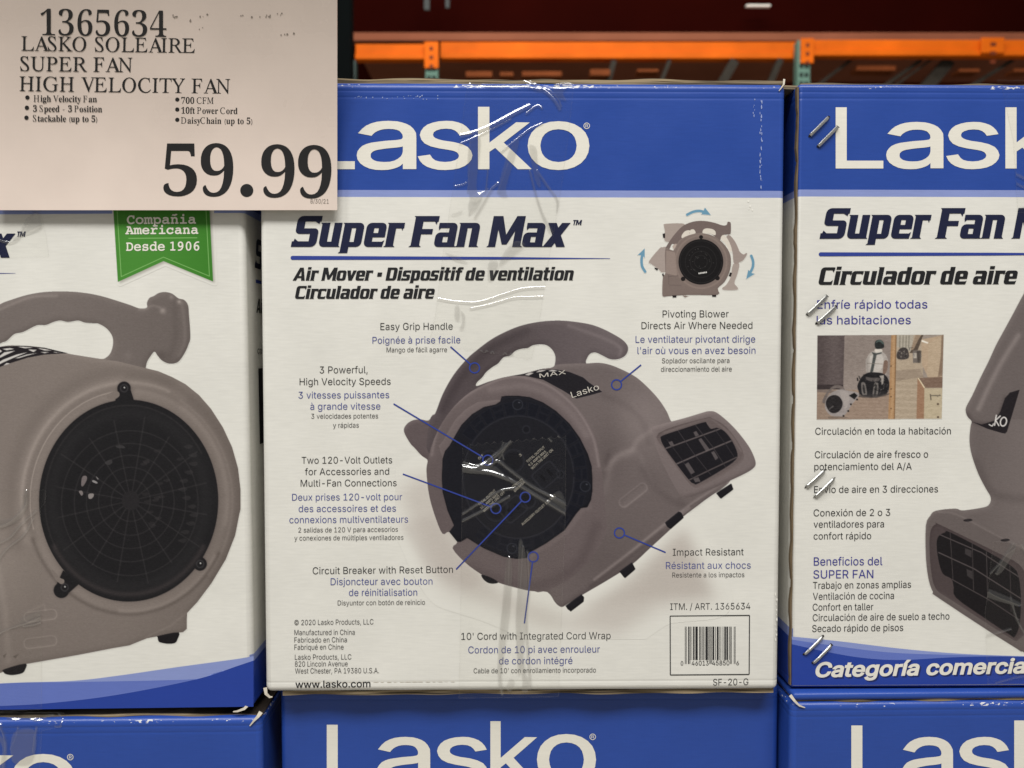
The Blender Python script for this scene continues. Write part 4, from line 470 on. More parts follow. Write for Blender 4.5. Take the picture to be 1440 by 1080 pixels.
SRC['slab'] = r'''
C301:159,-8 133,-5 110,1 88,12 68,26 52,44 38,65 28,89 22,116 20,145 22,173 28,199 38,223 52,244 69,263 88,278 110,289 134,295 160,298 192,294 228,282 234,291 246,294 254,292 260,289 263,284 264,260 265,209 264,200 261,194 256,190 247,189 240,190 233,193 229,201 225,217 221,230 214,241 204,251 191,259 176,263 160,265 132,261 109,250 90,233 75,209 67,179 64,145 67,113 76,85 91,62 110,45 126,37 142,32 161,31 187,34 213,44 238,60 246,65 252,67 260,65 266,62 269,56 271,49 268,41 261,32 249,23 235,14 217,5 198,-2 178,-6
o301:151,-6 126,-4 104,1 84,9 66,20 51,34 39,51 30,70 24,90 23,113 24,135 30,156 39,174 51,191 66,205 84,216 104,225 126,230 151,232 175,230 197,225 217,216 235,205 250,191 262,174 271,156 276,135 278,113 276,90 271,70 262,51 250,34 235,20 217,9 197,1 175,-4|151,28 174,31 195,39 212,52 225,69 233,89 236,113 233,136 225,156 212,174 195,187 174,195 151,198 127,195 106,187 89,174 76,156 68,136 65,113 68,89 76,69 89,52 107,39 127,31
m301:20,0 9,2 3,8 1,18 2,26 7,31 16,34 29,35 34,35 34,191 23,191 11,193 3,199 1,209 3,218 9,224 20,226 57,226 64,225 68,223 70,218 71,211 85,222 100,229 118,232 138,228 153,218 163,202 178,218 196,228 217,232 237,229 253,222 264,210 271,193 276,171 277,145 277,35 282,35 294,34 302,31 306,26 307,18 305,8 299,2 290,0 260,0 249,3 242,11 240,25 240,136 238,166 234,183 225,191 213,194 202,192 193,188 185,180 176,161 174,136 174,35 178,35 190,34 198,31 202,26 204,18 202,8 196,2 187,0 156,0 146,1 141,6 139,14 139,27 139,155 136,171 130,184 119,191 107,194 92,191 80,183 71,169 71,35 81,35 92,34 99,31 103,26 105,18 103,9 100,4 94,1 85,0
p301:36,-98 25,-96 19,-90 16,-80 18,-72 23,-66 32,-63 46,-62 51,-62 51,191 40,191 27,193 19,199 16,209 19,218 25,224 36,226 73,226 81,224 86,221 88,216 88,192 111,211 138,222 168,226 189,224 209,219 227,211 243,199 256,185 268,169 276,151 281,131 282,110 281,89 276,70 268,52 257,37 244,24 229,13 211,6 192,1 172,-1 138,3 110,15 87,35 87,-62 146,-62 156,-64 162,-70 165,-80 163,-88 160,-94 154,-97 144,-98|163,36 185,38 204,45 219,57 231,73 238,91 241,112 238,133 231,151 219,167 204,179 185,186 163,189 141,186 123,178 107,166 96,151 88,132 86,112 88,92 96,73 107,58 123,46 141,38
a301:115,-6 92,-4 72,3 56,14 43,29 36,47 34,67 37,91 47,111 63,127 85,139 113,146 147,148 175,146 205,141 205,142 198,173 180,191 150,197 129,195 107,187 87,179 76,177 70,178 65,182 61,188 60,196 62,205 71,214 86,221 116,229 151,232 179,229 202,222 220,211 232,194 240,172 242,145 242,35 255,35 268,34 277,32 282,26 284,18 281,8 275,2 264,0 226,0 217,2 212,7 209,16 206,31 177,10 147,-2|121,32 141,33 161,39 178,48 192,58 201,70 205,82 205,108 178,114 153,117 129,115 109,111 93,104 82,94 75,83 73,70 76,55 86,43 101,34
i301:153,272 140,273 133,277 129,284 128,296 130,322 132,329 137,333 144,335 153,336 166,334 174,330 177,320 178,303 177,287 174,278 167,273|61,0 50,2 43,8 41,18 43,27 50,33 62,35 136,35 136,191 89,191 77,193 70,199 68,209 70,218 77,224 88,226 159,226 167,224 171,221 173,216 173,35 252,35 262,33 268,27 270,18 269,9 266,4 260,1 250,0
A301:26,0 14,1 6,3 2,8 1,18 2,26 6,31 13,34 24,35 30,35 113,255 77,255 65,255 57,258 52,264 50,272 52,281 57,287 66,289 84,290 154,290 164,289 171,287 176,282 181,273 276,35 280,35 291,34 298,31 302,26 303,18 302,9 298,4 292,1 281,0 215,0 202,1 193,3 187,8 186,18 187,26 192,31 201,34 213,35 236,35 212,93 88,93 67,35 91,35 103,34 112,31 117,26 119,18 117,8 112,3 103,1 90,0|100,125 200,125 147,255
e301:148,-6 124,-4 103,1 83,9 66,20 52,34 41,50 32,69 27,90 26,114 27,136 33,156 42,175 54,191 69,205 86,217 106,225 129,230 153,232 175,230 196,225 215,217 239,201 257,179 266,162 271,144 273,125 270,111 263,105 252,102 238,102 68,102 72,80 80,62 92,47 108,37 128,31 152,29 169,30 187,34 206,41 225,50 242,57 255,59 261,58 267,55 270,49 272,43 269,34 260,25 247,17 230,10 210,3 190,-2 168,-5|69,134 228,134 224,152 216,168 204,181 189,190 172,196 153,198 133,196 115,191 99,181 85,169 75,153
r301:47,0 35,2 29,8 27,18 29,27 36,33 47,35 90,35 90,191 61,191 48,193 41,199 38,209 40,218 47,224 58,226 113,226 121,224 125,221 127,216 127,174 158,206 192,225 229,232 249,229 265,223 274,212 278,200 276,192 271,184 264,179 256,177 249,179 238,185 225,190 214,192 187,186 158,167 127,136 127,35 208,35 218,33 224,27 226,18 225,9 222,4 216,1 206,0
c301:148,-6 125,-4 104,1 84,10 67,22 52,36 40,53 31,71 26,91 24,113 26,135 31,155 40,174 52,190 67,204 84,216 103,225 124,230 147,232 171,229 197,222 224,211 224,212 226,221 232,226 243,228 252,226 258,221 260,211 261,198 261,152 258,142 252,136 242,134 231,138 223,148 214,161 205,173 194,182 181,189 167,192 152,194 128,191 107,183 90,171 77,154 69,135 67,113 69,90 77,70 90,53 106,41 127,33 150,31 177,34 202,45 227,64 235,69 245,71 251,69 257,66 260,60 262,54 259,44 252,34 240,24 226,15 208,6 189,0 168,-5
n301:47,0 35,2 28,8 26,18 28,26 33,31 42,34 55,35 60,35 60,191 49,191 36,193 29,199 26,209 28,218 33,223 43,225 61,226 83,226 90,224 95,221 97,216 97,199 120,217 144,228 168,232 190,229 209,222 225,209 238,192 245,171 248,145 248,35 259,35 271,33 279,27 282,18 280,9 275,4 267,1 256,0 202,0 190,1 182,3 178,8 177,18 178,26 183,31 190,34 202,35 210,35 210,136 204,168 187,188 160,194 144,192 128,186 115,177 105,166 98,152 96,136 96,35 107,35 118,34 125,31 129,26 130,18 129,8 125,3 117,1 104,0
D301:127,-1 119,-1 109,-1 100,0 93,0 43,0 33,2 27,8 25,18 26,26 30,31 37,34 48,35 54,35 54,255 48,255 37,255 30,258 26,264 25,272 26,282 32,287 41,289 54,290 146,290 172,288 196,282 217,272 235,258 250,241 263,221 272,198 277,173 279,145 277,116 271,90 261,66 247,45 231,28 213,16 190,6 161,1|123,33 159,36 189,45 211,60 226,81 235,109 239,145 235,180 226,208 210,229 188,244 158,252 121,256 106,255 92,255 92,35
s301:62,-6 52,-3 46,4 44,18 44,61 45,72 51,79 61,81 68,79 74,74 78,66 88,51 105,38 129,29 158,26 182,29 200,37 209,45 214,54 216,64 214,75 210,84 202,90 185,94 161,96 147,96 116,98 91,104 71,113 56,127 47,143 45,164 47,183 55,199 69,213 87,224 111,230 139,232 166,230 193,223 197,222 201,221 206,223 216,229 226,231 235,228 240,220 242,206 242,178 240,164 235,156 226,153 216,157 205,169 184,187 161,197 133,201 111,198 95,190 85,179 82,165 84,156 88,148 96,143 104,140 116,138 146,136 179,134 207,129 228,121 244,108 253,90 256,67 253,47 245,30 231,15 212,4 189,-3 161,-6 126,-3 87,6 72,-3
d301:131,-6 111,-4 92,1 75,9 60,20 47,34 36,50 28,69 24,89 22,111 24,132 29,152 38,170 49,186 63,200 80,211 98,219 117,224 138,226 170,222 196,210 218,191 218,285 205,285 189,285 179,288 173,293 171,302 173,312 180,318 191,320 241,320 248,318 253,315 255,310 255,35 266,35 278,33 286,27 288,18 286,8 280,2 271,0 224,0 219,1 216,6 215,13 215,33 192,11 164,-2|141,33 162,36 181,43 196,55 208,71 216,90 218,112 216,133 209,152 197,168 182,180 163,187 141,190 119,188 101,180 85,168 73,151 66,132 64,110 66,89 74,70 86,55 101,43 120,35
1301:84,0 73,2 66,8 64,18 66,26 71,32 81,34 98,35 138,35 138,273 92,262 88,261 85,261 75,263 69,268 68,277 69,284 75,290 84,294 156,313 167,315 172,313 175,307 177,299 177,35 216,35 232,34 242,32 247,26 249,18 247,8 240,2 230,0
9301:90,-8 73,-7 62,-5 56,0 54,8 55,17 61,22 72,24 90,25 119,28 145,39 168,56 186,80 198,111 206,148 187,129 166,118 142,114 117,117 95,127 76,143 62,163 53,187 50,214 53,243 62,268 76,288 95,303 117,313 142,316 163,314 181,308 198,299 213,285 225,269 235,249 245,215 249,176 246,140 240,108 229,79 215,53 196,32 175,15 149,2 121,-5|146,150 161,152 174,158 185,168 194,181 199,196 201,213 199,231 194,247 186,261 174,272 160,279 144,281 130,279 117,273 106,264 98,251 93,235 91,217 93,198 98,182 107,168 118,158 131,152
0301:151,-8 131,-6 113,1 98,12 84,27 72,46 63,68 54,108 51,154 54,201 63,241 78,273 98,297 122,311 151,316 170,314 188,307 204,296 217,281 229,263 238,240 247,201 251,154 248,107 238,68 224,35 203,11 179,-3|151,27 167,30 182,41 194,59 202,83 208,115 210,154 208,193 202,225 194,250 182,267 168,278 151,281 134,278 120,267 108,250 98,225 93,193 91,154 93,115 98,83 108,59 120,41 134,30
6301:157,-8 136,-6 117,0 100,10 85,23 73,39 63,59 54,93 51,132 53,168 59,200 70,229 85,255 103,276 125,293 149,306 176,313 206,316 225,315 237,313 243,308 245,300 243,292 239,287 228,284 210,284 179,280 153,269 131,252 113,227 100,197 93,160 111,179 133,190 157,194 182,191 204,181 223,165 237,144 246,120 250,94 247,65 238,41 223,20 205,5 182,-5|155,27 169,29 182,35 193,44 201,57 206,73 208,92 206,110 201,126 192,140 181,150 168,156 153,159 138,157 125,151 114,141 105,128 100,113 98,95 100,75 105,59 114,45 126,35 139,29
'''
for k, s in SRC.items():
    g = {}
    for ln in s.strip('\n').split('\n'):
        ch = ln[0]
        adv, body = ln[1:].split(':', 1)
        cs = [np.array([[int(q) for q in p.split(',')] for p in c.split(' ')], float) for c in body.split('|') if c.strip()]
        g[ch] = (int(adv), [cs] if cs else [])
    FONTS[k] = g
FONTS['slab']['ñ'] = (FONTS['slab']['n'][0], FONTS['slab']['n'][1] + [[np.array([[60, 300], [95, 330], [150, 318], [205, 345], [240, 330], [205, 300], [150, 285], [95, 300]], float)]])

# the square-cut italic alphabet of the product name: each letter a few rounded strokes (cap height 100)
def rr(x0, y0, x1, y1, bl=0, br=0, tr=0, tl=0, n=4):
    P = []
    for (cx, cy, r, a0) in ((x0 + bl, y0 + bl, bl, 180), (x1 - br, y0 + br, br, 270), (x1 - tr, y1 - tr, tr, 0), (x0 + tl, y1 - tl, tl, 90)):
        if r == 0: P.append((cx, cy))
        else:
            for i in range(n + 1):
                a = R(a0 + 90 * i / n)
                P.append((cx + r * math.cos(a), cy + r * math.sin(a)))
    return [np.array(P)]
def pg(*p): return [np.array(p, float)]
def ringp(x0, y0, x1, y1, v, h, r):
    return [rr(x0, y0, x1, y1, r, r, r, r)[0], rr(x0 + v, y0 + h, x1 - v, y1 - h, 5, 5, 5, 5)[0][::-1]]
V = 26
T = {
 'S': (84, [rr(2, 44, 29, 100, 10, 0, 0, 18), rr(2, 82, 82, 100, 0, 0, 0, 18), pg((60, 90), (82, 100), (76, 74), (62, 82)), rr(2, 42, 78, 60, 14, 0, 14, 0), rr(51, 0, 78, 60, 0, 18, 14, 0), rr(-4, 0, 78, 18, 0, 18, 0, 0), pg((-4, 0), (18, 10), (16, 18), (4, 27))]),
 'u': (74, [rr(2, 0, 28, 78, 16), rr(2, 0, 68, 17, 16), rr(42, 0, 68, 78), pg((-3, 78), (12, 78), (12, 66)), pg((56, 0), (73, 0), (60, 12))]),
 'p': (74, [rr(2, -20, 28, 78), rr(10, 61, 68, 78, 0, 0, 16), rr(42, 0, 68, 78, 0, 16, 16), rr(10, 0, 68, 16, 0, 16), pg((-3, 78), (12, 78), (12, 66)), pg((-4, -20), (12, -20), (12, -8))]),
 'e': (72, [rr(2, 0, 28, 78, 16, 0, 0, 16), rr(2, 61, 68, 78, 0, 0, 16, 16), rr(43, 31, 68, 78, 0, 4, 16), rr(10, 31, 68, 45), rr(2, 0, 64, 17, 16), pg((50, 10), (64, 0), (68, 22))]),
 'r': (54, [rr(2, 0, 28, 78), rr(10, 60, 54, 78), pg((40, 70), (54, 78), (50, 52)), pg((-3, 78), (12, 78), (12, 66)), pg((-4, 0), (12, 12), (12, 0)), pg((20, 0), (34, 0), (20, 12))]),
 'F': (78, [rr(2, 0, 30, 100), rr(10, 82, 80, 100), pg((62, 90), (80, 100), (75, 72)), rr(10, 41, 66, 58), pg((-5, 0), (12, 0), (12, 12)), pg((22, 0), (37, 0), (22, 12)), pg((-3, 100), (12, 100), (12, 88))]),
 'a': (74, [rr(42, 0, 68, 78, 0, 0, 16), rr(6, 61, 68, 78, 0, 0, 16, 0), pg((6, 78), (22, 70), (8, 54)), rr(0, 0, 26, 47, 15, 0, 0, 15), rr(0, 33, 60, 47, 0, 0, 0, 15), rr(0, 0, 60, 15, 15), pg((56, 0), (73, 0), (60, 12))]),
 'n': (74, [rr(2, 0, 28, 78), rr(10, 61, 68, 78, 0, 0, 16), rr(42, 0, 68, 78, 0, 0, 16), pg((-3, 78), (12, 78), (12, 66)), pg((-4, 0), (12, 12), (12, 0)), pg((60, 0), (74, 0), (60, 12))]),
 'M': (112, [rr(2, 0, 26, 100), rr(82, 0, 108, 100), pg((8, 100), (34, 100), (58, 30), (54, 8), (46, 8)), pg((80, 100), (104, 100), (62, 8), (50, 8), (48, 24)), pg((-4, 0), (12, 12), (12, 0)), pg((100, 0), (115, 0), (100, 12))]),
 'x': (74, [pg((0, 78), (28, 78), (70, 0), (41, 0)), pg((46, 78), (74, 78), (26, 0), (-4, 0))]),
 'A': (90, [pg((-6, 0), (20, 0), (52, 86), (52, 100), (32, 100)), pg((34, 100), (60, 100), (86, 0), (58, 0), (46, 86)), rr(14, 20, 66, 35)]),
 'i': (36, [rr(3, 0, 29, 78), rr(3, 86, 29, 104)]),
 'l': (36, [rr(3, 0, 29, 100), pg((-2, 100), (12, 100), (12, 88))]),
 'o': (74, [ringp(1, 0, 70, 78, 25, 16, 17)]),
 'v': (70, [pg((-2, 78), (25, 78), (40, 16), (46, 0), (20, 0)), pg((44, 78), (70, 78), (46, 0), (24, 0), (30, 16))]),
 'D': (86, [rr(2, 0, 29, 100), rr(10, 83, 80, 100, 0, 0, 20), rr(53, 0, 80, 100, 0, 20, 20), rr(10, 0, 80, 17, 0, 20)]),
 's': (66, [rr(2, 31, 27, 78, 8, 0, 0, 14), rr(2, 62, 62, 78, 0, 0, 0, 14), pg((46, 68), (62, 78), (58, 54)), rr(2, 31, 60, 46, 12, 0, 12), rr(36, 0, 60, 46, 0, 14, 12), rr(-3, 0, 60, 16, 0, 14), pg((-3, 0), (16, 8), (3, 24))]),
 't': (50, [rr(7, 0, 32, 100, 14), rr(-3, 62, 47, 78), rr(7, 0, 46, 16, 14)]),
 'f': (48, [rr(8, 0, 33, 102, 0, 0, 0, 15), rr(8, 86, 52, 102, 0, 0, 0, 15), rr(-3, 62, 46, 78)]),
 'd': (74, [rr(42, 0, 68, 100), rr(1, 0, 27, 78, 16, 0, 0, 16), rr(1, 62, 60, 78, 0, 0, 0, 16), rr(1, 0, 60, 16, 16)]),
 'C': (80, [rr(1, 0, 28, 100, 19, 0, 0, 19), rr(1, 83, 76, 100, 0, 0, 6, 19), pg((58, 90), (76, 100), (72, 70)), rr(1, 0, 74, 17, 19, 6), pg((56, 10), (74, 0), (76, 28))]),
 'c': (66, [rr(1, 0, 26, 78, 16, 0, 0, 16), rr(1, 62, 62, 78, 0, 0, 4, 16), pg((46, 68), (62, 78), (58, 54)), rr(1, 0, 60, 16, 16, 4), pg((44, 8), (60, 0), (62, 24))]),
 '#': (44, [rr(6, 30, 40, 62)]), ' ': (30, []),
}
T['T'] = (60, [rr(20, 0, 40, 100), rr(0, 82, 60, 100)])
FONTS['title'] = {k: (a, [[c + 0.0 for c in p] for p in ps]) for k, (a, ps) in T.items()}
for k, (a, ps) in FONTS['title'].items():       # slant
    for p in ps:
        for c in p: c[:, 0] += c[:, 1] * 0.195
top = lambda f, ch: max(c[:, 1].max() for p in FONTS[f][ch][1] for c in p)
CAPH = {'sans': top('sans', 'H'), 'serif': top('serif', 'H'), 'serifbold': top('serifbold', '5'), 'slab': top('slab', 'D'), 'title': 100.0}

hs = CAPH['serif']
def sp(*p): return [np.array([((x - 0.09) * hs, y * hs) for x, y in p])]
FONTS['serif']['A'] = (round(0.86 * hs), [sp((0.47, 1.0), (0.53, 1.0), (0.92, 0.06), (0.86, 0.03), (0.73, 0.03), (0.44, 0.80)), sp((0.45, 0.94), (0.50, 0.90), (0.17, 0.03), (0.10, 0.03)), sp((0.24, 0.30), (0.70, 0.30), (0.68, 0.355), (0.26, 0.355)), sp((0.0, 0), (0.30, 0), (0.30, 0.035), (0.0, 0.035)), sp((0.62, 0), (1.0, 0), (1.0, 0.035), (0.62, 0.035))])
FONTS['serif']['V'] = (round(0.88 * hs), [sp((0.08, 0.97), (0.24, 0.97), (0.56, 0.20), (0.53, 0), (0.48, 0)), sp((0.50, 0.0), (0.53, 0.10), (0.85, 0.97), (0.79, 0.97), (0.49, 0.18)), sp((0.0, 1), (0.0, 0.965), (0.36, 0.965), (0.36, 1)), sp((0.68, 1), (0.68, 0.965), (1.0, 0.965), (1.0, 1))])
for ch in '()-': FONTS['serif'][ch] = FONTS['sans'][ch]
FONTS['serif'][' '] = (150, [])
_tess = {}
def tess(key, contours):
    """fill an outline with its holes (winding rule) by a constrained triangulation"""
    if key not in _tess:
        pts, edges = [], []
        for c in contours:
            n0, n = len(pts), len(c)
            pts += [Vector((float(x), float(y))) for x, y in c]
            edges += [(n0 + i, n0 + (i + 1) % n) for i in range(n)]
        vs, _, fs, _, _, _ = delaunay_2d_cdt(pts, edges, [], 0, 1e-4)
        flat = np.array([(v.x, v.y) for v in vs])
        tri = np.array([f for f in fs if len(f) == 3], int)
        q = flat[tri].mean(1)
        odd = np.zeros(len(q), int)
        for c in contours:
            for (x1, y1), (x2, y2) in zip(c, np.roll(c, -1, 0)):
                if y1 == y2: continue
                k = (y1 <= q[:, 1]) != (y2 <= q[:, 1])
                odd += (k & (x1 + (q[:, 1] - y1) / (y2 - y1) * (x2 - x1) > q[:, 0])) * (1 if y2 > y1 else -1)
        _tess[key] = (flat, tri[odd != 0])
    return _tess[key]

def fatten(contours, off):
    area = lambda c: 0.5 * float(np.sum(c[:, 0] * np.roll(c[:, 1], -1) - np.roll(c[:, 0], -1) * c[:, 1]))
    big = max(contours, key=lambda c: abs(area(c)))
    sg = 1.0 if area(big) > 0 else -1.0            # outer contours counter-clockwise or clockwise
    out = []
    for c in contours:
        d1, d2 = c - np.roll(c, 1, 0), np.roll(c, -1, 0) - c
        n1 = np.stack([d1[:, 1], -d1[:, 0]], 1); n1 /= np.maximum(np.linalg.norm(n1, axis=1, keepdims=True), 1e-6)
        n2 = np.stack([d2[:, 1], -d2[:, 0]], 1); n2 /= np.maximum(np.linalg.norm(n2, axis=1, keepdims=True), 1e-6)
        n = n1 + n2
        n /= np.maximum((n * n1).sum(1, keepdims=True), 0.5)
        out.append(c + n * off * sg)
    return out

class Lay:
    """collects flat print pieces (photo pixels on one carton face) and turns them into one mesh"""
    def __init__(s): s.v, s.f, s.n, s.k = [], [], 0, 0
    def raw(s, pts, tri, lift):
        s.v.append(np.column_stack([pts, np.full(len(pts), lift)]))
        s.f.append(tri + s.n)
        s.n += len(pts)
    def text(s, body, x0, x1, y0, y1=None, cap=None, font='sans', off=0.0, shear=0.0, track=0.0):
        """set a line from x0 to x1, baseline y0 -> y1, capital height cap, all in photo pixels"""
        if y1 is None: y1 = y0 - 0.005 * (x1 - x0)
        G = FONTS[font]
        pen, items = 0.0, []
        for ch in body:
            adv, pieces = G.get(ch, (130 if font != 'title' else 30, []))
            items.append((ch, pen, pieces))
            pen += adv + track
        xs = [c[:, 0] + p for ch, p, ps in items for pc in ps for c in pc]
        lo, hi = min(x.min() for x in xs), max(x.max() for x in xs)
        sx = (x1 - x0) / (hi - lo)
        sy = (cap / CAPH[font]) if cap else sx
        for ch, p, ps in items:
            for i, pc in enumerate(ps):
                key = (font, ch, i, off)
                if key not in _tess:
                    tess(key, fatten(pc, off) if off else pc)
                flat, tri = _tess[key]
                gx = flat[:, 0] + p - lo + flat[:, 1] * shear
                X = x0 + gx * sx
                Y = y0 + (y1 - y0) * (X - x0) / (x1 - x0) - flat[:, 1] * sy
                s.raw(np.column_stack([X, Y]), tri, i * 4e-6)
    def glyph(s, ch, bx, font='sans', off=0.0, slope=0.0):
        """one letter stretched to the pixel box (x0, ytop, x1, ybase)"""
        adv, ps = FONTS[font][ch]
        for i, pc in enumerate(ps):
            key = (font, ch, i, off, 'g')
            if key not in _tess: tess(key, fatten(pc, off) if off else pc)
            flat, tri = _tess[key]
            lo, hi = flat.min(0), flat.max(0)
            X = bx[0] + (flat[:, 0] - lo[0]) / (hi[0] - lo[0]) * (bx[2] - bx[0])
            Y = bx[3] + (flat[:, 1] - lo[1]) / (hi[1] - lo[1]) * (bx[1] - bx[3]) + slope * (X - bx[0])
            s.raw(np.column_stack([X, Y]), tri, i * 4e-6)
    def line(s, pts, wd, lift=0.0):
        for (a, b) in zip(pts[:-1], pts[1:]):
            a, b = np.array(a, float), np.array(b, float)
            d = (b - a) / np.linalg.norm(b - a)
            n = np.array([-d[1], d[0]])
            wa, wb = (wd if isinstance(wd, tuple) else (wd, wd))
            q = np.array([a + n * wa / 2, b + n * wb / 2, b - n * wb / 2, a - n * wa / 2])
            s.raw(q, np.array([[0, 1, 2], [0, 2, 3]]), lift)
    def ring(s, c, r, wd, n=28, lift=0.0):
        t = np.linspace(0, 2 * np.pi, n, endpoint=False)
        o = np.column_stack([c[0] + (r + wd / 2) * np.cos(t), c[1] + (r + wd / 2) * np.sin(t)])
        i = np.column_stack([c[0] + (r - wd / 2) * np.cos(t), c[1] + (r - wd / 2) * np.sin(t)])
        k = np.arange(n); k2 = (k + 1) % n
        s.raw(np.concatenate([o, i]), np.concatenate([np.column_stack([k, k2, n + k2]), np.column_stack([k, n + k2, n + k])]), lift)
    def dot(s, c, r, n=16, lift=0.0):
        t = np.linspace(0, 2 * np.pi, n, endpoint=False)
        s.raw(np.column_stack([c[0] + r * np.cos(t), c[1] + r * np.sin(t)]), np.array([[0, i, i + 1] for i in range(1, n - 1)]), lift)
    def rect(s, x0, y0, x1, y1, lift=0.0):
        s.raw(np.array([(x0, y0), (x1, y0), (x1, y1), (x0, y1)], float), np.array([[0, 1, 2], [0, 2, 3]]), lift)
    def build(s, name, mat, face, h, parent, label=None):
        v = np.concatenate(s.v)
        f = np.concatenate(s.f)
        L = face.local(v[:, :2], h + v[:, 2])
        e1, e2 = L[f[:, 1]] - L[f[:, 0]], L[f[:, 2]] - L[f[:, 0]]
        flip = (np.cross(e1, e2) @ face.nrm) < 0
        f[flip] = f[flip][:, ::-1]
        me = bpy.data.meshes.new(name)
        me.vertices.add(len(L)); me.vertices.foreach_set('co', L.ravel())
        me.loops.add(f.size); me.loops.foreach_set('vertex_index', f.ravel().astype(np.int32))
        me.polygons.add(len(f))
        me.polygons.foreach_set('loop_start', np.arange(0, f.size, 3, dtype=np.int32))
        me.polygons.foreach_set('loop_total', np.full(len(f), 3, np.int32))
        me.update(); me.validate()
        me.materials.append(mat)
        o = bpy.data.objects.new(name, me)
        C.objects.link(o)
        o.parent = parent
        if label: o['label'] = label
        return o

# ------------------------------------------------------------------ where a photo pixel falls on a plane
def ray(px):
    px = np.atleast_2d(np.asarray(px, float))
    x = (px[:, 0] - 720) / F
    u = -(px[:, 1] - 540) / F
    c, s = math.cos(PITCH), math.sin(PITCH)
    return np.column_stack([x, c + u * s, -s + u * c])          # direction with forward depth 1

class Face:
    """the front plane of a carton: photo pixel -> the carton's own (x, -height above the card, z)"""
    nrm = np.array([0, -1.0, 0])
    def __init__(s, M):
        s.M = np.array(M)
        s.o, s.X, s.Y, s.Z = s.M[:3, 3], s.M[:3, 0], s.M[:3, 1], s.M[:3, 2]
    def local(s, px, h=0.0):
        d = ray(px)
        e = np.array([0, 0, Z0])
        t = ((s.o - e) @ s.Y) / (d @ s.Y)
        P = e + d * t[:, None] - s.o
        return np.column_stack([P @ s.X, -np.ones(len(P)) * h, P @ s.Z])

def frame(x, y, z, yaw=0.0, roll=0.0):
    return Matrix.Translation((x, y, z)) @ Matrix.Rotation(yaw, 4, 'Z') @ Matrix.Rotation(roll, 4, 'Y')

# ------------------------------------------------------------------ painter for the printed four-colour pictures
def cr(pts, n=5, closed=True):
    P = np.array(pts, float)
    if not closed: P = np.concatenate([[2 * P[0] - P[1]], P, [2 * P[-1] - P[-2]]])
    out, m = [], len(P)
    t = np.arange(n)[:, None] / n
    rng = range(m) if closed else range(1, m - 2)
    for i in rng:
        p0, p1, p2, p3 = P[(i - 1) % m], P[i], P[(i + 1) % m], P[(i + 2) % m]
        out.append(0.5 * (2 * p1 + (p2 - p0) * t + (2 * p0 - 5 * p1 + 4 * p2 - p3) * t ** 2 + (3 * p1 - p0 - 3 * p2 + p3) * t ** 3))
    if not closed: out.append(P[-2:-1])
    return np.concatenate(out)

def ell(cx, cy, a, b, rot=0.0, n=72, a0=0, a1=360):
    t = np.radians(np.linspace(a0, a1, n, endpoint=(a1 - a0 < 360)))
    x, y = a * np.cos(t), b * np.sin(t)
    c, s = math.cos(R(rot)), math.sin(R(rot))
    return np.column_stack([cx + x * c - y * s, cy + x * s + y * c])

def zt(ox, oy, k, *pts): return [(ox + x / k, oy + y / k) for x, y in pts]

def box1(a, r, ax):
    if r < 1: return a
    p = np.pad(a, [(r + 1, r) if i == ax else (0, 0) for i in range(2)], mode='edge')
    c = np.cumsum(p, ax)
    n = a.shape[ax]
    hi = np.take(c, np.arange(2 * r + 1, 2 * r + 1 + n), ax)
    lo = np.take(c, np.arange(0, n), ax)
    return (hi - lo) / (2 * r + 1)

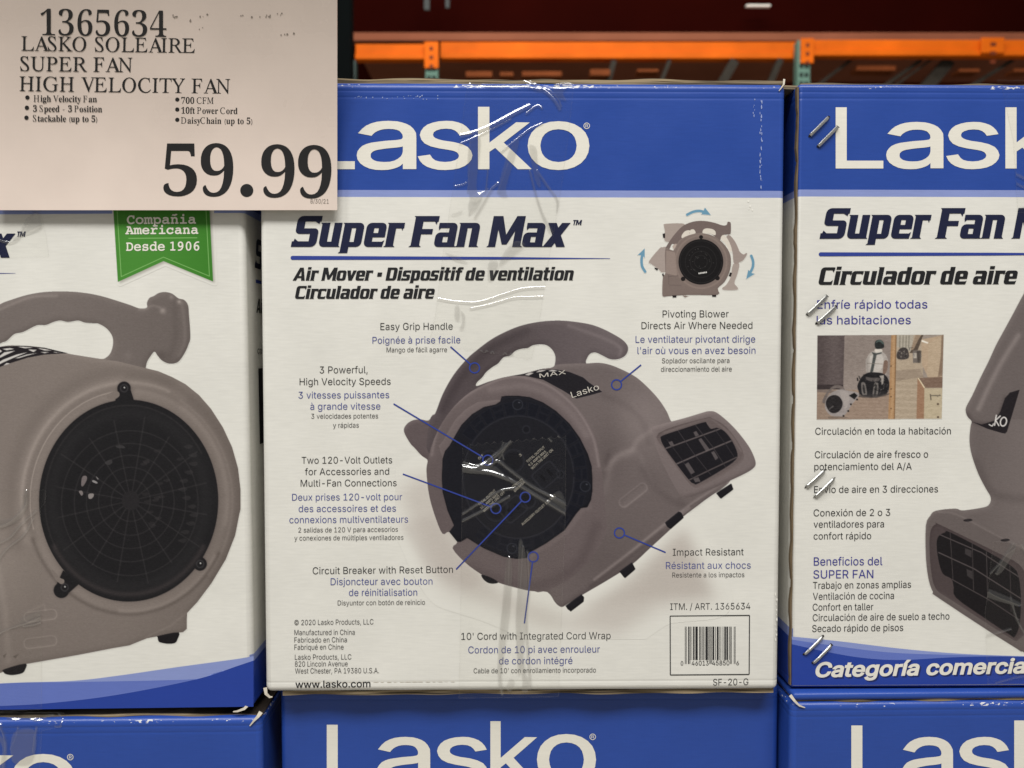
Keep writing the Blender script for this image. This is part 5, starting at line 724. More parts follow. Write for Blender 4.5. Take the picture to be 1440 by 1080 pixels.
class Canvas:
    def __init__(s, x0, y0, x1, y1, S, fn=None):
        s.x0, s.y0, s.S = x0, y0, S
        s.w, s.h = int((x1 - x0) * S), int((y1 - y0) * S)
        s.rgb = np.zeros((s.h, s.w, 3)) + 200.0
        s.a = np.zeros((s.h, s.w))
        s.Y, s.X = np.mgrid[0:s.h, 0:s.w]
        s.X = x0 + s.X / S
        s.Y = y0 + s.Y / S
    def blur(s, m, r):
        r = max(1, int(round(r * s.S * 0.6)))
        for _ in range(3): m = box1(box1(m, r, 0), r, 1)
        return m
    def mask(s, pts):
        P = np.array(pts, float)
        x = (P[:, 0] - s.x0) * s.S + 0.5
        y = (P[:, 1] - s.y0) * s.S + 0.5
        m = np.zeros((s.h, s.w + 2))
        x2, y2 = np.roll(x, -1), np.roll(y, -1)
        r0, r1 = max(0, int(y.min()) - 1), min(s.h, int(y.max()) + 2)
        for j in range(r0, r1):
            for q in (1 / 6, 0.5, 5 / 6):
                yy = j + q
                k = (y <= yy) != (y2 <= yy)
                if not k.any(): continue
                xs = np.sort(x[k] + (yy - y[k]) / (y2[k] - y[k]) * (x2[k] - x[k]))
                for a, b in zip(xs[::2], xs[1::2]):
                    a, b = min(max(a, 0), s.w), min(max(b, 0), s.w)
                    if b <= a: continue
                    ia, ib = int(a), int(b)
                    if ia == ib: m[j, ia] += (b - a) / 3
                    else:
                        m[j, ia] += (ia + 1 - a) / 3
                        m[j, ia + 1:ib] += 1 / 3
                        m[j, ib] += (b - ib) / 3
        return np.clip(m[:, :s.w], 0, 1)
    def dist(s, pts, pad=12):
        P = np.array(pts, float)
        D = np.full((s.h, s.w), 1e3)
        i0, i1 = max(0, int((P[:, 0].min() - pad - s.x0) * s.S)), min(s.w, int((P[:, 0].max() + pad - s.x0) * s.S) + 1)
        j0, j1 = max(0, int((P[:, 1].min() - pad - s.y0) * s.S)), min(s.h, int((P[:, 1].max() + pad - s.y0) * s.S) + 1)
        if i1 <= i0 or j1 <= j0: return D
        X, Y = s.X[j0:j1, i0:i1], s.Y[j0:j1, i0:i1]
        d = np.full(X.shape, 1e3)
        for (ax, ay), (bx, by) in zip(P[:-1], P[1:]):
            vx, vy = bx - ax, by - ay
            t = np.clip(((X - ax) * vx + (Y - ay) * vy) / max(vx * vx + vy * vy, 1e-9), 0, 1)
            d = np.minimum(d, np.hypot(X - ax - t * vx, Y - ay - t * vy))
        D[j0:j1, i0:i1] = d
        return D
    def stroke(s, pts, wd, soft=0.0):
        d = s.dist(pts, wd + 3 * soft + 4)
        if soft: return np.exp(-(np.maximum(d - wd / 2, 0) / soft) ** 2)
        return np.clip((wd / 2 - d) * s.S + 0.5, 0, 1)
    def over(s, m, col, op=1.0):
        m = m * op
        col = np.asarray(col, float)
        if col.ndim == 1: col = col[None, None, :]
        na = m + s.a * (1 - m)
        k = np.where(na > 1e-6, m / np.maximum(na, 1e-6), 0)[..., None]
        s.rgb = s.rgb * (1 - k) + col * k
        s.a = na
    def light(s, m, dv):
        """brighten / darken what is printed inside a mask (highlights of the pictured object)"""
        s.rgb = np.clip(s.rgb + (m * dv)[..., None] * np.array([1, 0.97, 0.94]), 0, 255)
    def emboss(s, m, r, k, L=(-0.45, -0.9)):
        h = s.blur(m, r)
        gy, gx = np.gradient(h)
        s.light(m, -k * r * s.S * (gx * -L[0] + gy * -L[1]) * -1.0)
    def grain(s, amp, seed=1, ay=1.0):
        g = np.random.default_rng(seed).normal(0, 1, (s.h, s.w))
        g = box1(g, 1, 1)
        s.rgb = np.clip(s.rgb + (g * amp)[..., None], 0, 255)
    def build(s, name, mat, face, h, parent):
        need = s.a > 0.004
        q = need[:-1, :-1] | need[1:, :-1] | need[:-1, 1:] | need[1:, 1:]
        jj, ii = np.nonzero(q)
        idx = np.stack([jj * s.w + ii, (jj + 1) * s.w + ii, (jj + 1) * s.w + ii + 1, jj * s.w + ii + 1], 1)
        used, inv = np.unique(idx.ravel(), return_inverse=True)
        f = inv.reshape(-1, 4)
        px = np.column_stack([s.X.ravel()[used], s.Y.ravel()[used]])
        L = face.local(px, h)
        me = bpy.data.meshes.new(name)
        me.vertices.add(len(L)); me.vertices.foreach_set('co', L.ravel())
        me.loops.add(f.size); me.loops.foreach_set('vertex_index', f.ravel().astype(np.int32))
        me.polygons.add(len(f))
        me.polygons.foreach_set('loop_start', np.arange(0, f.size, 4, dtype=np.int32))
        me.polygons.foreach_set('loop_total', np.full(len(f), 4, np.int32))
        me.update()
        at = me.color_attributes.new('Ink', 'FLOAT_COLOR', 'POINT')
        col = np.column_stack([lin(s.rgb.reshape(-1, 3)[used]) * GAIN, s.a.ravel()[used]])
        at.data.foreach_set('color', col.astype(np.float32).ravel())
        me.materials.append(mat)
        o = bpy.data.objects.new(name, me)
        C.objects.link(o)
        o.parent = parent
        return o
# ------------------------------------------------------------------ setting
concrete = plain('concrete', lin((150, 146, 138)), 0.75, noise=0.2, scale=6)
bm = bmesh.new(); add_box(bm, -6, -4, -0.1, 6, 7.5, 0.0)
tag(bm_obj('floor', bm, concrete), kind='structure')
bm = bmesh.new(); add_box(bm, -6, 7.0, 0.0, 6, 7.2, 5.0)
tag(bm_obj('wall', bm, plain('dark_red_paint', lin((44, 9, 5)), 0.9, noise=0.3, scale=2, spec=0.02)), kind='structure')

# ------------------------------------------------------------------ cartons
INKS = dict(
    black=ink('black_ink', lin((24, 24, 27)), 0.5), grey=ink('grey_ink', lin((62, 60, 60)), 0.5),
    blue=ink('blue_ink', lin((62, 72, 142)), 0.5), line=ink('line_ink', lin((44, 62, 142)), 0.5),
    navy=ink('navy_ink', lin((21, 26, 56)), 0.45), white=ink('white_ink', lin((226, 222, 210)), 0.5),
    pale=ink('pale_ink', PALE, 0.5), deep=ink('deep_ink', DEEP, 0.4), mid=ink('mid_ink', lin((96, 114, 186)), 0.45),
    green=ink('green_ink', lin((74, 146, 54)), 0.5), lime=ink('lime_ink', lin((130, 186, 110)), 0.5),
    sky=ink('sky_ink', lin((100, 150, 180)), 0.5))
PICTURE = picture_mat('printed_picture')
KRAFT = kraft('corrugated_edge')
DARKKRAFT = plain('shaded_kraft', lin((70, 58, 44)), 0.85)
FILM = film_mat('clear_tape')
STEEL = plain('staple_steel', lin((190, 190, 186)), 0.34, metal=1.0, noise=0.0, scale=200)
CUT = plain('cut_board_edge', lin((104, 88, 66)), 0.85, noise=0.45, scale=60)
TORN = plain('torn_paper', lin((196, 188, 172)), 0.8, noise=0.1, scale=200)
W, DEPTH = 0.44, 0.33

def carton(M, H, front_mat, side_mat, label, rad=0.005):
    root = empty('fan_carton')
    root.matrix_world = M
    tag(root, label, 'carton', 'fan cartons stacked in two rows')
    bm = bmesh.new()
    add_box(bm, 0, 0, 0, W, DEPTH, H, rad, 4)
    bm.normal_update()
    for f in bm.faces:
        f.material_index = 0 if f.normal.y < -0.9 else 1
        f.smooth = len(f.verts) == 4 and f.calc_area() < 0.02
    o = bm_obj('carton_body', bm, [front_mat, side_mat], root)
    me = o.data
    return root

def flap(root, name, x0, x1, y0, y1, z, t, mat, lift=0.0, waves=0.0008, seed=0, nx=60):
    """a sheet of corrugated board, wavy along x, rising by lift towards the back"""
    rg = random.Random(seed)
    ph = [rg.uniform(0, 6.28) for _ in range(4)]
    def dz(x): return waves * (math.sin(x * 31 + ph[0]) + 0.6 * math.sin(x * 67 + ph[1]) + 0.35 * math.sin(x * 143 + ph[2]))
    V, Fc = [], []
    for i in range(nx + 1):
        x = x0 + (x1 - x0) * i / nx
        d = dz(x)
        yj = y0 + 0.0012 * math.sin(x * 90 + ph[3])
        V += [(x, yj, z + d), (x, yj, z + t + d), (x, y1, z + t + d + lift), (x, y1, z + d + lift)]
    for i in range(nx):
        a, b = i * 4, i * 4 + 4
        for k in range(4):
            k2 = (k + 1) % 4
            Fc.append((a + k, b + k, b + k2, a + k2))
    Fc += [(0, 1, 2, 3), tuple(nx * 4 + k for k in (3, 2, 1, 0))]
    return mesh_obj(name, V, Fc, mat, root)

def curl(root, pts, wd, mat, seed=0):
    """a little torn strip of liner paper following pts (carton coordinates)"""
    V, Fc = [], []
    P = [Vector(p) for p in pts]
    n = len(P)
    for i, p in enumerate(P):
        d = (P[min(i + 1, n - 1)] - P[max(i - 1, 0)]).normalized()
        s = d.cross(Vector((0, -1, 0.25))).normalized() * wd / 2 * (1 - 0.75 * i / (n - 1))
        for k in (-1, 1):
            V += [p + s * k, p + s * k + Vector((0, 0.0006, 0))]
    for i in range(n - 1):
        a, b = i * 4, i * 4 + 4
        Fc += [(a, b, b + 2, a + 2), (a + 1, a + 3, b + 3, b + 1), (a, a + 1, b + 1, b), (a + 2, b + 2, b + 3, a + 3)]
    return mesh_obj('torn_liner', V, Fc, mat, root)

def tape(root, face, outline, ridges, patches, x0, y0, x1, y1, S=1.0, h=0.0006, fold=None):
    """clear tape: a thin film over the outline, drawn up into ridges; patches are air pockets"""
    cv = Canvas(x0, y0, x1, y1, S)
    m = cv.mask(outline)
    H = np.zeros((cv.h, cv.w))
    nz = box1(box1(np.random.default_rng(int(x0 + y0) % 1000).normal(0, 1, (cv.h, cv.w)), 9, 0), 9, 1)
    nz = box1(box1(nz, 6, 0), 6, 1)
    H += nz * 0.0010
    lift = np.zeros((cv.h, cv.w))
    for pts, wd, hh in ridges:
        d = cv.dist(cr(pts, 6, False), wd * 3 + 3)
        g = np.exp(-(d / wd) ** 2)
        tent = np.clip(1.12 - d / (wd * 1.25), 0, 1)
        slope = np.tan(np.radians(21 + np.clip((cv.Y - 150) / 50, 0, 17)))
        H = np.maximum(H, tent * wd * 1.25 * 0.0006 * slope)
        lift = np.maximum(lift, np.clip(g * 0.9, 0, 1))
    for pts in patches:
        pm = cv.mask(cr(pts, 5))
        lift = np.maximum(lift, pm * 0.55)
        H += cv.blur(pm, 1.5) * 0.0005
    rim = np.clip(m - box1(box1(m, 1, 0), 1, 1), 0, 1) * 2.2
    lift = np.maximum(lift, np.clip(rim, 0, 0.55))
    need = m > 0.5
    q = need[:-1, :-1] & need[1:, :-1] & need[:-1, 1:] & need[1:, 1:]
    jj, ii = np.nonzero(q)
    idx = np.stack([jj * cv.w + ii, (jj + 1) * cv.w + ii, (jj + 1) * cv.w + ii + 1, jj * cv.w + ii + 1], 1)
    used, inv = np.unique(idx.ravel(), return_inverse=True)
    f = inv.reshape(-1, 4)
    L = face.local(np.column_stack([cv.X.ravel()[used], cv.Y.ravel()[used]]), 0.0)
    L[:, 1] -= h + np.maximum(H.ravel()[used], -0.0002)
    if fold is not None:                       # the film turns over the rounded top edge
        z = L[:, 2]; o = np.maximum(z - fold, 0)
        L[:, 1] += np.minimum(o * o / 0.008, 0.004)
    me = bpy.data.meshes.new('packing_tape')
    me.vertices.add(len(L)); me.vertices.foreach_set('co', L.ravel())
    me.loops.add(f.size); me.loops.foreach_set('vertex_index', f.ravel().astype(np.int32))
    me.polygons.add(len(f))
    me.polygons.foreach_set('loop_start', np.arange(0, f.size, 4, dtype=np.int32))
    me.polygons.foreach_set('loop_total', np.full(len(f), 4, np.int32))
    me.update()
    me.polygons.foreach_set('use_smooth', [True] * len(f))
    at = me.attributes.new('Lift', 'FLOAT', 'POINT')
    at.data.foreach_set('value', lift.ravel()[used].astype(np.float32))
    me.materials.append(FILM)
    o = bpy.data.objects.new('packing_tape', me)
    C.objects.link(o)
    o.parent = root
    return o

def logo(face, root, L, a, s, k, o, reg=None, slope=0.0, name='brand_logo'):
    lay = Lay()
    for ch, b in zip('Lasko', (L, a, s, k, o)):
        if b: lay.glyph(ch, b, off=3.0 if ch in 'aso' else 2.0, slope=slope)
    if reg:
        lay.ring(reg, 4.0, 0.9)
        lay.text('R', reg[0] - 1.7, reg[0] + 1.9, reg[1] + 2.2, reg[1] + 2.2, 4.4, off=2)
    lay.build(name, INKS['white'], face, 0.00024, root)

def captions(face, root, name, rows, mat, h=0.0003, **k):
    blocks = []
    for r in rows:                                # lines set close under each other make one block
        for b in blocks:
            q = b[-1]
            if 0 < r[3] - q[3] < 19.5 and r[1] < q[2] and q[1] < r[2]: b.append(r); break
        else: blocks.append([r])
    for b in blocks:
        lay = Lay()
        for r in b: lay.text(*r, **k)
        lay.build(name, mat, face, h, root)

# ---- the middle carton -------------------------------------------------------------------------------------------
Mc = frame(-0.21085288, 0.71713487, -0.29187318 + Z0, R(0.675078))
Fc_ = Face(Mc)
Hc = 0.51516
def zz(face, px): return float(face.local([px])[0, 2])
front_c = carton_mat('carton_card', zz(Fc_, (800, 277.6)), zz(Fc_, (800, 267.8)))
mid = carton(Mc, Hc, front_c, front_c, 'white and blue fan carton with callout lines and a boxed barcode in its corner')
flap(mid, 'top_flap', 0.003, W + 0.0005, 0.004, 0.16, Hc - 0.0005, 0.0034, KRAFT, 0.0, 0.0006, 1)
flap(mid, 'top_flap', 0.012, W - 0.004, 0.010, 0.16, Hc + 0.0036, 0.0020, KRAFT, 0.004, 0.0005, 5)
flap(mid, 'bottom_flap', 0.014, W - 0.003, 0.0045, 0.16, -0.0042, 0.0038, KRAFT, 0.0, 0.0003, 3)
curl(mid, [(W - 0.001, 0.001, Hc + 0.004), (W - 0.002, -0.0008, Hc - 0.001), (W - 0.0045, -0.001, Hc - 0.0045), (W - 0.006, -0.001, Hc - 0.0065)], 0.0017, TORN)
curl(mid, [(0.0, 0.0, 0.004), (0.001, -0.001, -0.001), (0.004, -0.0006, -0.004), (0.006, 0.0, -0.004)], 0.0032, TORN)
logo(Fc_, mid, (430, 150.5, 499, 238), (501.7, 170, 585.5, 239.2), (587.5, 170, 664.5, 239.2), (672.2, 150.3, 747.8, 238), (742, 170.5, 828.8, 239.2), (825, 177))

lay = Lay()
lay.text('Super Fan Max', 409, 802.5, 347.2, 347.4, 43.5, 'title')
lay.build('product_title', INKS['navy'], Fc_, 0.0003, mid)
lay = Lay()
lay.text('TM', 806, 818.6, 316.6, 316.6, 7.2, 'title')
lay.build('trademark_sign', INKS['navy'], Fc_, 0.0003, mid)
lay = Lay()
lay.line([(411, 362.6), (600, 362.9), (855, 363.6)], (5.4, 5.0), 0)
lay = Lay()
lay.dot((411.5, 362.6), 2.8)
pts = [(411.5, 359.8), (700, 361.3), (858, 363.3), (858, 363.9), (700, 365.0), (411.5, 365.4)]
lay.raw(np.array(pts, float), np.array([[0, 1, 4], [0, 4, 5], [1, 2, 3], [1, 3, 4]]), 3e-6)
lay.build('title_rule', INKS['line'], Fc_, 0.00026, mid)
lay = Lay()
lay.text('Air Mover # Dispositif de ventilation', 411.5, 807, 394.6, 394.2, 18.2, 'title')
lay.text('Circulador de aire', 415, 611.5, 420.3, 420.0, 18.2, 'title')
lay.build('product_subtitle', INKS['black'], Fc_, 0.0003, mid)

ENG = [('Easy Grip Handle', 535, 636.7, 464, None, 9.8), ('3 Powerful,', 449.5, 517, 525, None, 9.8), ('High Velocity Speeds', 421.4, 549.5, 541.6, None, 9.8),
       ('Two 120-Volt Outlets', 424.2, 551.6, 652, None, 9.6), ('for Accessories and', 428.8, 547.3, 668, None, 9.6), ('Multi-Fan Connections', 422.8, 557.9, 684.2, None, 9.6),
       ('Circuit Breaker with Reset Button', 439.7, 637, 807.4, 805.4, 9.8), ("10' Cord with Integrated Cord Wrap", 648.7, 858.7, 899.6, 898.4, 9.8),
       ('Pivoting Blower', 931.7, 1024.7, 446.3, 446, 9.8), ('Directs Air Where Needed', 902, 1058, 462.7, 462.2, 9.8), ('Impact Resistant', 946, 1045.7, 781.3, 780.6, 9.8)]
FRE = [('Poignée à prise facile', 523.8, 647.4, 483.2, None, 9.6), ('3 vitesses puissantes', 419.7, 547.4, 560.4, None, 9.6), ('à grande vitesse', 436.3, 535, 576.2, None, 9.6),
       ('Deux prises 120-volt pour', 410.8, 565.6, 703.9, 703.2, 9.6), ('des accessoires et des', 420, 557, 720, None, 9.6), ('connexions multiventilateurs', 407, 574, 735.6, None, 9.6),
       ('Disjoncteur avec bouton', 465, 608.2, 822.7, None, 9.8), ('de réinitialisation', 490.7, 586.7, 838, None, 9.8),
       ('Cordon de 10 pi avec enrouleur', 658.5, 843.6, 918.6, 917.4, 9.8), ('de cordon intégré', 701.8, 805, 934, None, 9.8),
       ('Le ventilateur pivotant dirige', 893.7, 1062, 482, 481.6, 9.8), ("l'air où vous en avez besoin", 896.3, 1062.3, 497.8, 497.4, 9.8), ('Résistant aux chocs', 936.3, 1055.7, 800, 799.4, 9.8)]
SPA = [('Mango de fácil agarre', 543.6, 628.7, 495.4, None, 7), ('3 velocidades potentes', 437.7, 531.8, 588.7, None, 7), ('y rápidas', 468.3, 504.7, 601.4, None, 7),
       ('2 salidas de 120 V para accesorios', 419.6, 559.7, 748.8, 747.6, 7), ('y conexiones de múltiples ventiladores', 414, 567.4, 760, 759, 7),
       ('Disyuntor con botón de reinicio', 474.9, 597.7, 851.2, 850.2, 7), ("Cable de 10' con enrollamiento incorporado", 666, 838, 946.6, 945.4, 7),
       ('Soplador oscilante para', 930.7, 1025.7, 510.7, None, 7), ('direccionamiento del aire', 929.3, 1029, 522.7, None, 7), ('Resistente a los impactos', 945.3, 1046.7, 812, 811.4, 7)]
LEG = [('© 2020 Lasko Products, LLC', 414, 525.2, 879, 877.8, 7.4), ('Manufactured in China', 414, 499, 893, None, 7.4), ('Fabricado en China', 414, 487.9, 903.4, None, 7.4),
       ('Fabriqué en Chine', 414, 483.3, 913.6, None, 7.4), ('Lasko Products, LLC', 414.7, 494.2, 927.6, None, 7.4), ('820 Lincoln Avenue', 414.7, 489, 937.2, None, 7.4),
       ('West Chester, PA 19380 U.S.A.', 415, 533, 947, None, 7.4)]
captions(Fc_, mid, 'english_caption', ENG, INKS['black'], off=-2.0)
captions(Fc_, mid, 'french_caption', FRE, INKS['blue'], off=-2.0)
captions(Fc_, mid, 'spanish_caption', SPA, INKS['grey'], off=-2.0)
captions(Fc_, mid, 'maker_address', LEG, INKS['grey'], off=-2.0)
captions(Fc_, mid, 'web_address', [('www.lasko.com', 415.7, 520.8, 967.2, 966, 9.8)], INKS['black'], off=4)
captions(Fc_, mid, 'item_number', [('ITM. / ART. 1365634', 942.3, 1055, 857.6, 856.6, 9.2), ('SF-20-G', 1002.7, 1052.3, 963.8, 963.0, 9.2)], INKS['black'], off=-2)
lay = Lay()
for a, b in (((942.3, 866.2), (1053.9, 865.2)), ((1053.9, 865.2), (1053.4, 948.2)), ((1053.4, 948.2), (942.6, 949)), ((942.6, 949), (942.3, 866.2))):
    lay.line([a, b], 1.3)
def upc(digits):
    Lc = ['0001101', '0011001', '0010011', '0111101', '0100011', '0110001', '0101111', '0111011', '0110111', '0001011']
    s = '101' + ''.join(Lc[int(d)] for d in digits[:6]) + '01010'
    return s + ''.join(''.join('1' if c == '0' else '0' for c in Lc[int(d)]) for d in digits[6:]) + '101'
code = upc('046013458506')
x = 963.2
mw = (1034.2 - 963.2) / len(code)
i = 0
while i < len(code):
    j = i
    while j < len(code) and code[j] == code[i]: j += 1
    if code[i] == '1':
        guard = i < 10 or i > 84 or 44 < i < 51
        lay.rect(x + i * mw, 881.0, x + j * mw - 0.1, 933.4 if guard else 927.8, 2e-6)
    i = j
lay.text('0', 957.3, 960.7, 935.6, 935.6, 6.0)
lay.text('46013', 972.6, 996.4, 935.6, 935.5, 6.6)
lay.text('45850', 1001.5, 1025.6, 935.4, 935.3, 6.6)
lay.text('6', 1035.4, 1039.0, 935.2, 935.2, 6.0)
lay.build('barcode', INKS['black'], Fc_, 0.0003, mid)
for c, p in (((667.3, 517.3), (633.5, 487.5)), ((686, 647), (553.5, 567.8)), ((697.3, 715), (566.5, 666.5)), ((738.6, 699), (641.5, 800.5)),
             ((867, 541), (901.5, 513)), ((871, 749.3), (936, 776.8)), ((749.8, 783), (737.4, 876.5))):
    c, p = np.array(c), np.array(p)
    u = (p - c) / np.linalg.norm(p - c)
    lay = Lay()
    lay.ring(c, 7.0, 1.9)
    lay.line([c + u * 7.6, p], 1.9, 3e-6)
    lay.build('callout_line', INKS['line'], Fc_, 0.00034, mid)
# white lettering on the pictured control plate
def rot_text(lay, body, p0, p1, cap):
    """a line of lettering running from p0 to p1 at its own angle"""
    tmp = Lay()
    L = math.hypot(p1[0] - p0[0], p1[1] - p0[1])
    tmp.text(body, 0, L, 0, 0, cap)
    a = math.atan2(p1[1] - p0[1], p1[0] - p0[0])
    acc = 0
    for v, f in zip(tmp.v, tmp.f):
        X = p0[0] + v[:, 0] * math.cos(a) - v[:, 1] * math.sin(a)
        Y = p0[1] + v[:, 0] * math.sin(a) + v[:, 1] * math.cos(a)
        lay.v.append(np.column_stack([X, Y, v[:, 2]])); lay.f.append(f - acc + lay.n); lay.n += len(v); acc += len(v)
DIM = ink('plate_ink', lin((176, 170, 158)), 0.5)
for rows in ((('TOTAL OUTPUT', (742, 651), (766.5, 629.5)), ('9.5 AMPS MAX', (745, 656), (768.5, 635.5)), ('WITH THE UNIT ON', (748.5, 660.5), (778, 633.5))),
             (('TOTAL OUTPUT', (674.5, 711.5), (697.5, 690.5)), ('12.5 AMPS MAX', (677, 716), (701, 696)), ('WITH THE UNIT OFF', (681, 720.5), (710.5, 692.5))),
             (('CIRCUIT', (721.5, 686.5), (736.5, 675)), ('BREAKER', (724.5, 692), (738.5, 678.5))), (('AUXILIARY OUTLET 115 VAC', (735, 739), (782, 697.5)),), (('OFF', (674, 646.5), (680.5, 641)),), (('3', (731.5, 642.2), (734, 640.2)),)):
    lay = Lay()
    for t_, p_, q_ in rows: rot_text(lay, t_, p_, q_, 3.5)
    lay.build('picture_lettering', DIM, Fc_, 0.0003, mid)
LITE = ink('label_ink', lin((196, 190, 180)), 0.5)
lay = Lay(); rot_text(lay, 'Lasko', (804.5, 559.6), (843, 547.6), 8.6)
lay.build('picture_lettering', LITE, Fc_, 0.0003, mid)
lay = Lay(); rot_text(lay, 'MAX', (759, 531.2), (796, 525.8), 5.6)
lay.build('picture_lettering', LITE, Fc_, 0.0003, mid)

# rubbed and chipped places and painted dent highlights on the middle carton
SCUFF = ink('rubbed_card', lin((150, 164, 206)), 0.7)
CHIP_GLINT = ink('chip_and_glint', lin((236, 233, 224)), 0.7)
rg = random.Random(17)
def scuff_and_glint(face, root, pts, mat, rmin, rmax, ax=0.5, ay=1.6):
    lay = Lay()
    for i, (x, y) in enumerate(pts):
        n = 7
        t = [6.283 * k / n for k in range(n)]
        r = rg.uniform(rmin, rmax)
        P = np.array([(x + r * ax * rg.uniform(0.4, 1.2) * math.cos(a), y + r * ay * rg.uniform(0.5, 1.2) * math.sin(a)) for a in t])
        lay.raw(P, np.array([[0, k, k + 1] for k in range(1, n - 1)]), i * 1e-6)
    lay.build('scuff_and_glint', mat, face, 0.00028, root)
scuff_and_glint(Fc_, mid, [(1070 + rg.uniform(-1.5, 1.5), y + rg.uniform(-3, 3)) for y in range(140, 266, 5)], SCUFF, 0.7, 2.4)
scuff_and_glint(Fc_, mid, [(1060 + rg.uniform(-1.5, 1.5), y + rg.uniform(-2, 2)) for y in range(142, 164, 4)], SCUFF, 0.6, 1.6)
scuff_and_glint(Fc_, mid, [(490 + rg.uniform(0, 130), 137 + rg.uniform(-2.5, 3)) for _ in range(26)], SCUFF, 0.4, 1.1, 1.0, 1.2)
scuff_and_glint(Fc_, mid, [(1052, 283), (1055, 290), (1058, 295), (1053, 294)], CHIP_GLINT, 0.8, 1.8, 1.0, 1.2)  # pale flecks painted as the highlights of small dents
scuff_and_glint(Fc_, mid, [(1091 + rg.uniform(-2, 1.5), y) for y in range(836, 905, 7)], CHIP_GLINT, 0.7, 1.8, 0.7, 1.5)
scuff_and_glint(Fc_, mid, [(x, 959.6 - (x - 480) * 0.006) for x in range(430, 640, 9)], ink('score_ink', lin((196, 188, 174)), 0.6), 1.2, 2.6, 2.6, 0.22)
